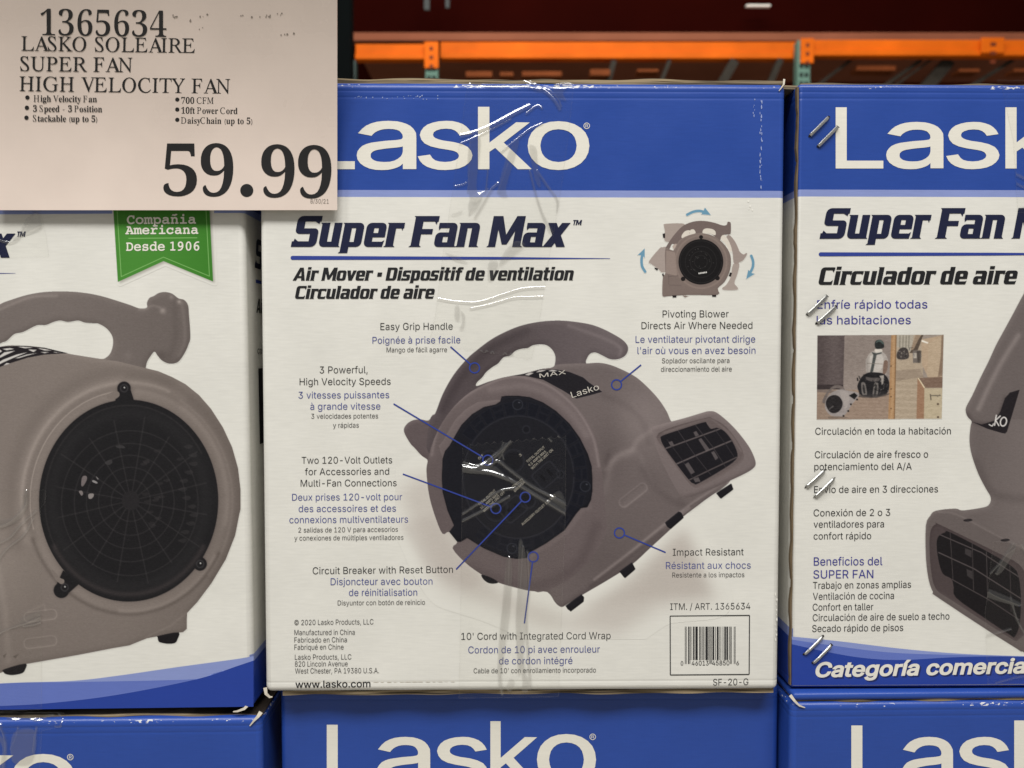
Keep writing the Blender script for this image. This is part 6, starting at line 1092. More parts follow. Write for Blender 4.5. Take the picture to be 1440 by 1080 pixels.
# ---- the big blower picture on the middle carton ---------------------------------------------------------------
def fan_control_side():
    cv = Canvas(556, 440, 1080, 900, 1.25)
    ring_o = ell(737, 680, 137, 152)
    # soft printed ground shade of the pictured blower
    sh = cv.mask([(560, 690), (600, 660), (700, 830), (800, 870), (890, 820), (960, 740), (985, 800), (1010, 845), (930, 852), (870, 893), (760, 880), (690, 850), (625, 830), (600, 790)])
    cv.over(cv.blur(sh, 17), (178, 168, 156), 0.60)
    sh = cv.mask([(818, 862), (900, 800), (965, 745), (1000, 835), (900, 842)])
    cv.over(cv.blur(sh, 11), (172, 162, 150), 0.42)
    sh = cv.mask([(560, 735), (612, 725), (640, 775), (680, 815), (660, 830), (600, 800)])
    cv.over(cv.blur(sh, 8), (176, 166, 155), 0.35)
    G = (114, 102, 97)
    # rear foot of the handle
    foot = cr([(568, 607), (571, 597.4), (580, 591), (591.5, 589.6), (602.6, 591), (612, 582), (640, 590), (640, 660), (605, 651), (600.5, 646), (592.4, 640.4), (583, 630), (576.7, 623.3)], 4)
    m = cv.mask(foot); cv.over(m, (94, 83, 80)); cv.emboss(m, 4, 26)
    # handle
    ho = cr([(605, 590), (610, 584.4), (613.7, 577), (623, 553), (637.8, 527), (656.3, 504.8), (671, 491.9), (689.6, 478), (708, 467.8), (730.4, 458.5), (754.4, 453), (778.5, 450.7), (800.7, 451.5),
             (828.5, 455.7), (847, 462), (865.6, 471.5), (876.7, 478.9), (882.6, 486.3), (883, 493.7), (878.5, 501), (869.3, 505.2), (858, 505.2), (847, 500), (837.8, 496), (830.4, 497.4),
             (825.7, 503.9), (824.4, 511.3), (832, 530), (815, 552), (780, 560), (700, 570), (640, 600), (615, 640), (600, 630)], 4)
    hole = cr([(670.5, 542.6), (671, 538), (678.5, 530.7), (684, 523.3), (693.3, 516), (700.7, 511.3), (708, 503), (717.4, 500.2), (724.8, 493.7), (734, 490.6), (742.4, 489.6), (750.7, 485.4),
               (765.6, 484.8), (774.8, 490), (780.4, 499.3), (780.4, 510.4), (776.7, 516.5), (760, 519), (737.8, 525), (717.4, 528.7), (700.7, 532.6), (686, 537)], 4)
    hm = cv.mask(hole)
    m = cv.mask(ho) * (1 - hm)
    cv.over(m, (80, 71, 69))
    g = np.clip((cv.X - 690) / 160, 0, 1)
    cv.light(m, g * 22)
    cv.emboss(m, 5, 20)
    d = cv.dist(cr([(800, 458), (850, 476), (872, 489), (871, 500)], 6, False), 14)
    cv.light(m, 14 * np.exp(-(d / 3) ** 2))
    d = cv.dist(cr([(623, 575), (650, 530), (690, 490), (740, 466)], 6, False), 14)
    cv.light(m, -10 * np.exp(-(d / 7) ** 2))
    # drum behind the front ring
    drum = [(735, 529), (760, 518), (790, 512)] + [(824, 511), (841.5, 510), (858, 513), (876.7, 520.6), (895, 530.7), (911.9, 545.6), (926.7, 562), (937.8, 578.9), (945, 593.7)] + \
        [(960, 600), (1010, 640), (1030, 672), (990.6, 704), (960.5, 727), (944, 743.4), (914, 771), (888.7, 794), (856, 815), (824, 833.7), (800.7, 847.6), (791.5, 853.4), (785.7, 852), (780, 846.4), (769.5, 832.5), (740, 820), (700, 700)]
    m = cv.mask(cr(drum, 4)) * (1 - cv.mask(hole))
    body = m.copy()
    cv.over(m, (105, 95, 90))
    # drum shading: brighter on its crown, falling off underneath
    cv.light(m, 20 * np.exp(-(((cv.X - 905) / 60) ** 2 + ((cv.Y - 585) / 50) ** 2)))
    cv.light(m, -9 * np.exp(-(((cv.X - 850) / 60) ** 2 + ((cv.Y - 790) / 60) ** 2)))
    cv.light(m, -12 * np.exp(-(((cv.X - 858) / 24) ** 2 + ((cv.Y - 620) / 60) ** 2)))
    cv.emboss(m, 6, 22)
    for pts, wd, dv in (([(848, 556), (880, 570), (905, 596), (912, 622)], 5, -7), ([(917, 604), (897, 619), (888, 632), (868, 641), (852, 660)], 4, 12), ([(891, 634), (862, 650), (848, 690)], 6, 12),
                        ([(905, 660), (930, 690), (962, 712)], 7, -9), ([(855, 640), (846, 690)], 5, -10), ([(900, 640), (918, 676), (950, 700)], 4, 6),
                        ([(836, 815), (884, 778), (940, 733), (985, 700), (1040, 668)], 2.2, 26), ([(830, 824), (880, 788), (930, 748)], 3, -10), ([(960, 722), (1000, 694), (1050, 666)], 2.0, 24),
                        ([(972, 712), (1020, 680)], 2.2, -24)):
        d = cv.dist(cr(pts, 6, False), wd * 3)
        cv.light(body, dv * np.exp(-(d / wd) ** 2))
    # recessed grip slot
    a = R(-38)
    cs = [(890.5 + x * math.cos(a) - y * math.sin(a), 696.5 + x * math.sin(a) + y * math.cos(a)) for x, y in rr(-23, -6.5, 23, 6.5, 6, 6, 6, 6)[0]]
    sm = cv.mask(cs)
    cv.emboss(sm, 2.0, -26); cv.light(cv.blur(sm, 1.2), 4)
    d = cv.dist(cs + cs[:1], 6); cv.light(body, 14 * np.exp(-(d / 1.2) ** 2))
    # name plate wrapped over the drum
    lab = [(723, 528.3), (736, 526), (760, 519.6), (782, 519.6), (800.7, 523), (820, 530.7), (828.5, 538), (847, 551), (829, 556), (810, 560.5), (791.5, 549), (763.7, 534), (738, 528.5)]
    cv.over(cv.mask(lab), (30, 28, 29))
    for q in (zt(560, 440, 5.4, (960, 470), (1000, 452), (1030, 455), (990, 476)), zt(560, 440, 5.4, (1045, 452), (1070, 436), (1130, 432), (1090, 446)), zt(560, 440, 5.4, (1140, 442), (1165, 432), (1215, 438), (1180, 446))):
        cv.over(cv.mask(q), (206, 200, 190), 0.9)
    # outlet
    face_ = cr([(917, 604), (925, 598), (961.9, 588), (986, 580.7), (997, 578), (1006, 579.3), (1017, 587), (1030, 599), (1041.5, 612), (1052.6, 627), (1059, 639), (1062.8, 650.8), (1060, 658), (1048, 666), (1018, 680), (990, 692), (966, 700), (955, 694), (940, 668), (925, 636)], 4)
    m = cv.mask(face_); cv.over(m, (116, 105, 100)); cv.emboss(m, 4, 34)
    lipm = cr([(926, 609), (990, 588), (1003, 589), (1022, 601), (1040, 625), (1046, 642), (1040, 652), (1018, 667), (985, 684), (974, 684), (960, 668), (936, 634)], 4)
    m = cv.mask(lipm); cv.over(m, (98, 87, 82), 0.9); cv.emboss(m, 3, -20)
    mouth = [(929, 617), (933, 612), (960, 603), (989.6, 593.7), (994, 596), (999.6, 603), (1008, 601.5), (1019, 606.7), (1030, 621), (1037, 638), (1034, 647), (1018, 659), (982.5, 679.6), (976, 680), (969.7, 676), (953.5, 655.5), (935, 630)]
    mm = cv.mask(cr(mouth, 3)); cv.over(mm, (25, 23, 24))
    for p, wd, col in ((((935, 631), (985, 613), (1014, 602.5)), 1.7, (92, 84, 80)), (((950, 653), (982, 639), (1028, 620)), 1.9, (94, 86, 82)), (((969, 675), (1000, 660), (1036, 643)), 1.6, (84, 76, 72)),
                       (((953, 605), (975, 637), (999, 667)), 0.9, (60, 55, 54)), (((978, 598), (1002, 628), (1020, 656)), 1.0, (62, 57, 55)), (((1004, 602), (1020, 624), (1032, 642)), 0.8, (54, 50, 49)), (((938, 618), (960, 648), (978, 678)), 0.8, (52, 48, 47))):
        cv.over(cv.stroke(p, wd) * mm, col)
    for q in (((982, 618), (986, 616), (998, 632), (993, 635)), ((940, 622), (945, 620), (948, 626), (943, 627)), ((975, 608), (979, 606), (983, 612), (978, 614)), ((963, 653), (968, 650), (977, 664), (972, 667)), ((1000, 636), (1004, 634), (1010, 644), (1006, 647)), ((975, 673), (982, 671), (985, 677), (978, 678))):
        cv.over(cv.mask(q) * mm, (104, 96, 92), 0.75)
    d = cv.dist(cr([(934, 608), (990, 590), (1004, 592), (1026, 610), (1042, 634)], 5, False), 8)
    cv.light(cv.mask(face_), 12 * np.exp(-(d / 1.6) ** 2))
    # front ring
    low = cr([(600, 669), (604, 699.4), (613, 729.5), (622.5, 750.8), (631.8, 748), (643, 762), (636.4, 771), (652.6, 789.7), (675.7, 807), (699, 818.7), (722, 825.6), (745, 831), (770, 834), (785, 852), (850, 810), (850, 700), (838, 618), (815, 577), (780, 545), (745, 530), (721, 528.5), (700, 532.6), (671, 545.6), (649, 560), (625, 582.6), (606, 618), (600, 645)], 3)
    m = cv.mask(low)
    ringm = m * (cv.mask(ell(732, 682, 134, 154)))
    cv.over(ringm, (101, 90, 86))
    cv.light(ringm, -5 * np.exp(-(((cv.X - 612) / 22) ** 2)))
    d = cv.dist(cr([(607, 640), (613, 612), (626, 584), (650, 561), (672, 547), (702, 534), (725, 530), (750, 534), (780, 548), (812, 577), (834, 616), (842, 655)], 6, False), 20)
    cv.light(ringm, 17 * np.exp(-(d / 2.0) ** 2) + 6 * np.exp(-(d / 9) ** 2))
    d = cv.dist(cr([(690, 548), (735, 543), (772, 556), (803, 582), (824, 612)], 6, False), 20)
    cv.light(ringm, 14 * np.exp(-(d / 6) ** 2))
    d = cv.dist(cr([(660, 800), (720, 822), (770, 820), (815, 790), (838, 740)], 6, False), 20)
    cv.light(ringm, -10 * np.exp(-(d / 9) ** 2))
    # inner wall of the ring seen at upper left and lower right
    disc = [(621.3, 671.7), (622.5, 645), (626, 634), (632, 627), (641.5, 610), (649, 597.4), (663.7, 582.6), (680.4, 572.4), (697, 568.7), (703.5, 564.5), (705.4, 557.6), (714, 556.3), (726.7, 556.3), (745, 558.5), (763.7, 566), (782, 578), (800.7, 595.6), (815.6, 616),
            (826.5, 638), (832, 655.5), (833, 674), (833, 690), (831, 703), (826, 713.2), (817, 714.5), (810, 722.6), (793.8, 745.7), (768, 764), (745, 777), (741, 784.5), (726.7, 786), (708, 782.8), (680.4, 771), (657, 756.5), (648, 762), (643, 762), (631.8, 748), (638.5, 738.8), (629.4, 718), (622.5, 692)]
    wall = [(x + (-9 if x < 690 else 7) * (1 if (x < 705 and y < 640) or (x > 735 and y > 712) else 0), y + (-7 if y < 650 else 6) * (1 if (x < 705 and y < 640) or (x > 735 and y > 712) else 0)) for x, y in disc]
    wm = cv.mask(wall) * ringm
    cv.light(wm, 8); cv.emboss(wm, 2, 18)
    dm = cv.mask(disc)
    cv.over(cv.blur(dm, 2.2), (58, 50, 48), 0.35)
    cv.over(dm, (23, 23, 26))
    cv.emboss(dm, 3, 16)
    # vent slots round the plate, bosses and raised panel
    plate = cv.mask(ell(729, 671, 78, 86))
    for i in range(34):
        a0 = i * 360 / 34 + 4
        if 128 < a0 < 215: continue
        for r0, r1 in ((0.77, 0.85), (0.865, 0.93)) if i % 2 else ((0.77, 0.93),):
            q = [(729 + 104 * r * math.cos(R(a)), 671 + 114 * r * math.sin(R(a))) for r, a in [(r0, a0), (r0, a0 + 8), (r1, a0 + 8.6), (r1, a0 - 0.6)]]
            cv.over(cv.mask(q) * dm, (15, 17, 23), 0.65)
            cv.over(cv.stroke(q + q[:1], 0.7) * dm, (50, 52, 58), 0.32)
    cv.over(plate * dm, (26, 26, 28), 0.75)
    d = cv.dist(ell(729, 671, 78, 86), 6); cv.over(np.exp(-(d / 0.9) ** 2) * dm, (54, 54, 57), 0.55)
    for c in ((728, 569), (823, 684), (720, 771)):
        cv.over(cv.mask(ell(c[0], c[1], 7.5, 7.5)) * dm, (22, 23, 26)); d = cv.dist(ell(c[0], c[1], 7, 7), 5)
        cv.over(np.exp(-(d / 0.8) ** 2) * dm, (58, 60, 64), 0.6); cv.over(cv.mask(ell(c[0] + 2, c[1] - 3, 1.6, 1.0)), (92, 94, 98), 0.6)
    for c, r in (((689, 647), 13), ((722, 648), 15), ((698, 716), 16), ((742, 703), 11), ((788, 667), 5), ((740, 604), 5)):
        d = cv.dist(ell(c[0], c[1], r, r * 1.05), 5); cv.over(np.exp(-(d / 1.0) ** 2) * dm, (46, 47, 50), 0.6)
        cv.over(cv.mask(ell(c[0], c[1], r * 0.8, r * 0.8)), (16, 16, 18), 0.6)
    for c in ((768, 668), (722, 716)):
        a = R(-40)
        cs = [(c[0] + x * math.cos(a) - y * math.sin(a), c[1] + x * math.sin(a) + y * math.cos(a)) for x, y in rr(-17, -13, 17, 13, 4, 4, 4, 4)[0]]
        d = cv.dist(cs + cs[:1], 5); cv.over(np.exp(-(d / 1.0) ** 2) * dm, (50, 51, 54), 0.6)
        for k in (-6, 6):
            cc = [(c[0] + (k + x) * math.cos(a) - y * math.sin(a), c[1] + (k + x) * math.sin(a) + y * math.cos(a)) for x, y in ((-2, -5), (2, -5), (2, 5), (-2, 5))]
            cv.over(cv.mask(cc), (10, 10, 12), 0.9)
    d = cv.dist(disc + disc[:1], 6); cv.over(np.exp(-(d / 1.3) ** 2) * dm, (14, 13, 14), 0.7)
    # feet
    for q in (((1006.8, 693.7), (1027.6, 679.8), (1031.5, 688), (1014.5, 701.3)), ((935, 735), (953.5, 719.7), (957, 720), (961.6, 728), (944, 743.6), (940, 742)), ((871, 804), (888, 791), (893.8, 800), (879.4, 813)),
              ((795, 852), (817, 836), (821, 839), (821, 846), (803, 860), (800, 858))):
        fm = cv.mask(cr(q, 3) * 0.35 + np.repeat(np.array(q, float), 3, 0) * 0.65); cv.over(fm, (25, 23, 24)); cv.emboss(fm, 1.5, 24)
    fm = cv.mask(cr([(677, 808), (690, 812), (700, 818), (698, 820.5), (688, 820.3), (680, 815)], 3)); cv.over(fm, (24, 22, 22))
    cv.rgb[..., 2] += 4
    cv.grain(3.0, 3)
    return cv
fan_control_side().build('blower_picture', PICTURE, Fc_, 0.00012, mid)

# ---- the small pivoting-blower picture -------------------------------------------------------------------------
def pivot_picture():
    cv = Canvas(890, 288, 1072, 426, 2.0)
    t = lambda *p: zt(880, 280, 7.2, *p)
    gh = lambda pts, col, op: cv.over(cv.mask(pts), col, op)
    gh(cr(t((385, 270), (400, 250), (560, 245), (600, 260), (620, 300), (560, 420), (400, 430), (395, 330)), 3), (156, 141, 133), 0.92)
    gh(cr(t((235, 628), (340, 500), (370, 488), (420, 500), (440, 700), (370, 745), (330, 710), (260, 660)), 3), (155, 140, 133), 0.92)
    gh(cr(t((1040, 360), (1100, 420), (1140, 500), (1152, 530), (1190, 560), (1220, 545), (1228, 560), (1190, 620), (1155, 640), (1120, 660), (1090, 640), (1075, 520), (1010, 420)), 3), (150, 135, 128), 0.95)
    gh(cr(t((1085, 660), (1150, 655), (1130, 760), (1100, 850), (1130, 890), (1125, 920), (990, 920), (980, 895), (1015, 870), (1060, 790)), 3), (158, 143, 135), 0.92)
    gh(cr(t((560, 320), (620, 300), (690, 290), (780, 280), (840, 290), (820, 300), (780, 340), (700, 350), (640, 350), (590, 380)), 3), (154, 138, 130), 0.92)
    # handle arch
    h = cr(t((402, 500), (440, 430), (500, 350), (580, 270), (680, 228), (790, 220), (900, 240), (980, 266), (1020, 260), (1030, 232), (1050, 230), (1064, 250), (1062, 350), (1030, 360), (980, 370), (940, 440), (900, 380), (840, 350), (700, 350), (600, 390), (530, 470), (470, 455), (440, 510)), 3)
    gh(h, (112, 98, 94), 1)
    for hole in (t((565, 390), (570, 360), (600, 325), (640, 315), (660, 330), (640, 345), (700, 350), (640, 365), (590, 400)), t((650, 350), (655, 312), (690, 308), (706, 345)), t((780, 345), (785, 310), (820, 296), (880, 305), (908, 330), (905, 365), (850, 350)),
                 t((960, 400), (980, 365), (1010, 375), (1050, 440), (1075, 520), (1050, 530), (1020, 470), (990, 430))):
        gh(cr(hole, 3), (214, 206, 194), 1)
    gh(cr(t((470, 480), (495, 455), (525, 458), (520, 500), (500, 560), (480, 500)), 3), (176, 160, 150), 1)
    base = t((400, 500), (480, 520), (540, 420), (640, 365), (760, 345), (880, 370), (980, 440), (1050, 540), (1066, 640), (1050, 740), (1000, 840), (932, 905), (930, 970), (640, 972), (430, 985), (385, 990), (368, 960), (375, 780), (400, 745))
    m = cv.mask(cr(base, 3)); cv.over(m, (120, 106, 100)); cv.emboss(m, 2, 18)
    gh(t((410, 520), (500, 540), (520, 780), (405, 750)), (150, 134, 126), 0.75)
    cv.over(cv.stroke(t((430, 785), (530, 775)), 0.8), (92, 80, 76), 0.8); cv.over(cv.stroke(t((440, 870), (560, 875)), 0.8), (96, 84, 80), 0.7); cv.over(cv.stroke(t((435, 770), (435, 860)), 0.8), (96, 84, 80), 0.7)
    d = cv.dist(ell(880 + 762 / 7.2, 280 + 635 / 7.2, 36, 37), 8); cv.over(np.exp(-(d / 1.4) ** 2), (140, 124, 116), 0.7)
    for c, r in (((762, 385), 2.8), ((580, 808), 3.2), ((928, 800), 3.2)):
        p = t(c)[0]; gh(ell(p[0], p[1], r, r, n=24), (26, 22, 22), 1)
    c = t((760, 635))[0]
    gh(ell(c[0], c[1], 31.5, 32, n=80), (20, 18, 19), 1)
    for r in (29.5, 22, 15, 9):
        d = cv.dist(ell(c[0], c[1], r, r, n=60), 3); cv.over(np.exp(-(d / 0.5) ** 2), (58, 56, 55), 0.45)
    rg = random.Random(3)
    for i in range(26):
        a, r = rg.uniform(0, 6.28), rg.uniform(6, 20)
        gh(ell(c[0] + r * math.cos(a), c[1] + r * math.sin(a), 0.7, 0.5, n=10), (96, 94, 92), 0.6)
    for x in (742, 758, 772, 786, 800, 815):
        p = t((x, 752 - (x - 742) * 0.15))[0]; gh(ell(p[0], p[1], 0.9, 1.2, n=10), (236, 234, 228), 0.95)
    for q in (t((470, 975), (515, 975), (512, 998), (475, 1000)), t((870, 970), (918, 970), (914, 992), (876, 992)), t((372, 350), (398, 345), (398, 396), (376, 392)), t((290, 690), (330, 705), (318, 726), (292, 708)), t((1055, 740), (1076, 748), (1062, 788), (1040, 780)), t((366, 755), (384, 750), (384, 785), (370, 780))):
        gh(q, (32, 27, 27), 1)
    gh(t((570, 975), (640, 978), (600, 1000)), (130, 116, 108), 1)
    # arrows
    for path, head in ((t((622, 158), (680, 130), (740, 120), (790, 130)), t((800, 85), (862, 162), (762, 155), (785, 125))), (t((196, 735), (165, 680), (160, 610), (170, 555)), t((192, 498), (192, 600), (172, 570), (118, 568))), (t((1270, 575), (1288, 630), (1285, 690), (1262, 740)), t((1218, 812), (1308, 756), (1270, 748), (1240, 715)))):
        cv.over(cv.stroke(cr(path, 6, False), 3.9), (104, 148, 172)); gh(head, (104, 148, 172), 1)
    cv.grain(2.5, 5)
    return cv
pivot_picture().build('pivot_picture', PICTURE, Fc_, 0.00012, mid)

# ---- clear tape on the middle carton ----------------------------------------------------------------------------
jag = lambda x0, y0, x1, y1, n, a: [(x0 + (x1 - x0) * i / n, y0 + (y1 - y0) * i / n + (a if i % 2 else -a)) for i in range(n + 1)]
tape(mid, Fc_, [(658.5, 110), (808.5, 112), (800, 190), (787, 285), (772, 367), (758, 460), (748, 506)] + jag(746, 506, 603, 484, 24, 1.6) + [(612, 440), (622, 360), (640, 240), (655, 130)],
     [(((646, 191.5), (668, 186), (692, 176), (724, 159), (744, 149)), 2.7, 0.0022), (((648, 202), (680, 188), (718, 168)), 1.4, 0.0010),
      (((735, 112), (758, 122), (777, 138), (787, 153)), 2.2, 0.0024), (((742, 111), (770, 126), (784, 138), (789, 150)), 1.2, 0.0012),
      (((705, 214), (722, 200), (745, 182), (762, 174)), 1.6, 0.0013), (((700, 270), (707, 252), (714, 232)), 1.3, 0.0012), (((668, 306), (680, 286), (690, 268), (700, 258)), 1.8, 0.0016),
      (((660, 302), (672, 278), (686, 266)), 1.2, 0.0012), (((745, 240), (752, 268), (762, 300), (774, 326)), 1.5, 0.0013), (((755, 240), (770, 262), (783, 280), (784, 298)), 1.6, 0.0015),
      (((640, 262), (650, 260), (656, 257)), 1.3, 0.0014), (((616, 420), (640, 424), (672, 425), (705, 415), (735, 406), (766, 404)), 1.6, 0.0018), (((662, 434), (690, 428), (722, 419), (745, 418), (766, 417)), 1.5, 0.0014),
      (((686, 238), (684, 262), (682, 272)), 1.0, 0.0008), (((662, 196), (660, 236), (658, 270)), 1.0, 0.0008), (((660, 116), (690, 121), (730, 120), (760, 126)), 2.4, 0.0018), (((740, 160), (755, 149), (762, 152)), 1.6, 0.0012)] + [(((x, 495 + (x - 676) * 0.1), (x + 2.5, 493 + (x - 676) * 0.1), (x + 5, 495.4 + (x - 676) * 0.1)), 1.0, 0.001) for x in (674, 682, 690, 708, 716)],
     [((660, 200), (676, 196), (670, 262), (678, 276), (664, 282), (658, 260)), ((716, 212), (730, 200), (712, 262), (714, 276), (700, 268)), ((660, 282), (672, 272), (680, 270), (672, 292), (660, 300)),
      ((744, 206), (754, 208), (756, 228), (760, 262), (752, 252)), ((724, 340), (738, 345), (714, 366), (702, 374), (708, 356)), ((626, 355), (646, 362), (658, 370), (640, 366)), ((688, 368), (700, 368), (698, 380), (692, 394), (686, 392)),
      ((640, 431), (646, 431), (646, 450), (640, 448)), ((648, 437), (654, 444), (652, 462), (646, 463), (650, 452)), ((634, 302), (650, 296), (648, 300), (638, 303)), ((764, 300), (770, 312), (778, 326), (772, 326)), ((780, 116), (806, 116), (792, 130), (796, 142), (780, 134))],
     600, 100, 812, 515, 1.3, fold=Hc - 0.006)
tape(mid, Fc_, jag(650, 626, 796, 613, 26, 2.0) + [(796, 716), (791, 850), (786, 980), (645, 982), (648, 800)],
     [(((652, 656), (664, 659), (676, 656), (690, 646), (704, 634), (718, 619)), 3.0, 0.0024), (((652, 650), (672, 655), (696, 650), (716, 622)), 1.2, 0.0012), (((676, 659), (690, 653), (700, 648), (714, 658), (732, 672), (752, 686), (795, 708)), 2.2, 0.0020),
      (((660, 660), (690, 664), (716, 674), (740, 688), (796, 722)), 2.6, 0.0014), (((651, 722), (676, 706), (704, 690), (724, 686), (736, 678)), 1.8, 0.0011), (((651, 732), (690, 712), (716, 698)), 1.8, 0.0008), (((768, 606), (772, 616), (775, 620)), 1.4, 0.0016), (((708, 645), (706, 628), (714, 613), (726, 612), (727, 618)), 1.2, 0.0012),
      (((716, 784), (714, 830), (706, 880), (703, 950), (706, 975)), 2.0, 0.0008), (((735, 768), (732, 820), (728, 880), (738, 960)), 2.0, 0.0008), (((742, 775), (744, 830), (740, 870), (746, 968)), 1.4, 0.0006)] + [(((x, 621 - (x - 680) * 0.07), (x + 3, 619 - (x - 680) * 0.07), (x + 6, 621 - (x - 680) * 0.07)), 1.1, 0.001) for x in (678, 688, 696, 707, 744, 752, 763, 780)],
     [((712, 790), (720, 790), (718, 850), (712, 900), (704, 945), (700, 940), (704, 880)), ((730, 760), (738, 772), (742, 830), (738, 900), (730, 950), (726, 900), (728, 820)), ((716, 955), (724, 958), (718, 972), (712, 968)), ((738, 950), (746, 956), (742, 972), (734, 970)), ((786, 690), (796, 706), (796, 720), (770, 706)), ((652, 655), (690, 652), (716, 676), (690, 668), (652, 664))],
     642, 604, 800, 984, 1.3)
# ---- the left carton --------------------------------------------------------------------------------------------
Ml = frame(-0.66135429, 0.715, -0.30991768 + Z0, R(0.6), R(-0.43486))
Fl = Face(Ml)
Hl = 0.515
front_l = carton_mat('carton_card', zz(Fl, (200, 300.2)), zz(Fl, (200, 290.0)))
side_l = carton_mat('carton_card', zz(Fl, (200, 300.2)), zz(Fl, (200, 290.0)), zz(Fl, (355, 931)), zz(Fl, (355, 921)))
left = carton(Ml, Hl, front_l, side_l, 'fan carton with a green pennant and a large round dark grille printed on it')
flap(left, 'top_flap', 0.003, W - 0.002, 0.004, 0.16, Hl, 0.0034, KRAFT, 0.0, 0.0006, 11)
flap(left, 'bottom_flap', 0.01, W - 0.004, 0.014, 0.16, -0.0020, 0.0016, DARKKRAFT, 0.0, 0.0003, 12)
curl(left, [(W - 0.004, 0.001, 0.004), (W - 0.008, -0.0012, 0.0), (W - 0.014, -0.0012, -0.0022), (W - 0.018, 0.0, -0.003)], 0.0028, TORN)
logo(Fl, left, (-300, 173, -229, 261), (-228, 193, -144, 262), (-142, 193, -65, 262), (-58, 173, 18, 261), (12, 193, 99, 262), (96, 200))
lay = Lay(); lay.text('Super Fan Max', -372, 22, 362.6, 362.4, 43.5, 'title'); lay.build('product_title', INKS['navy'], Fl, 0.0003, left)
lay = Lay(); lay.text('TM', 24.5, 36.5, 333, 332.8, 7.4, 'title'); lay.build('trademark_sign', INKS['navy'], Fl, 0.0003, left)
lay = Lay()
pts = [(-368, 380.8), (-120, 382.4), (22, 384.1), (22, 384.5), (-120, 386.2), (-368, 386.6)]
lay.raw(np.array(pts, float), np.array([[0, 1, 4], [0, 4, 5], [1, 2, 3], [1, 3, 4]]), 0); lay.build('title_rule', INKS['line'], Fl, 0.00026, left)
# pennant
cv = Canvas(150, 240, 312, 410, 1.6)
pen = [(154, 180), (157.5, 240), (159.5, 297), (165.7, 396.7), (230, 367.3), (299.8, 396), (295, 296.7), (292, 240)]
cv.over(cv.blur(cv.mask([(x + 2.5, y + 2.5) for x, y in pen]), 2.5), (150, 146, 136), 0.75)
m = cv.mask(pen); cv.over(m, (70, 132, 50)); cv.light(m, -10 * np.clip((cv.X - 220) / 80, 0, 1))
cv.over(cv.stroke([(163.5, 240), (164.8, 297), (170.6, 389), (230, 361.6), (294.6, 388.4), (289.8, 297), (287, 240)], 0.9), (150, 196, 124), 0.8)
cv.over(cv.stroke([(181, 335.2), (277, 334.4)], 0.9), (150, 196, 124), 0.9)
cv.build('pennant', PICTURE, Fl, 0.00012, left)
lay = Lay()
lay.text('Compañia', 179, 275.5, 314.8, 314.2, 11.2, 'slab', off=10); lay.text('Americana', 176.8, 278.8, 329.2, 328.6, 10.6, 'slab', off=10); lay.text('Desde 1906', 177.8, 280.2, 352.6, 352.0, 11.2, 'slab', off=8)
lay.build('pennant_lettering', INKS['white'], Fl, 0.0003, left)

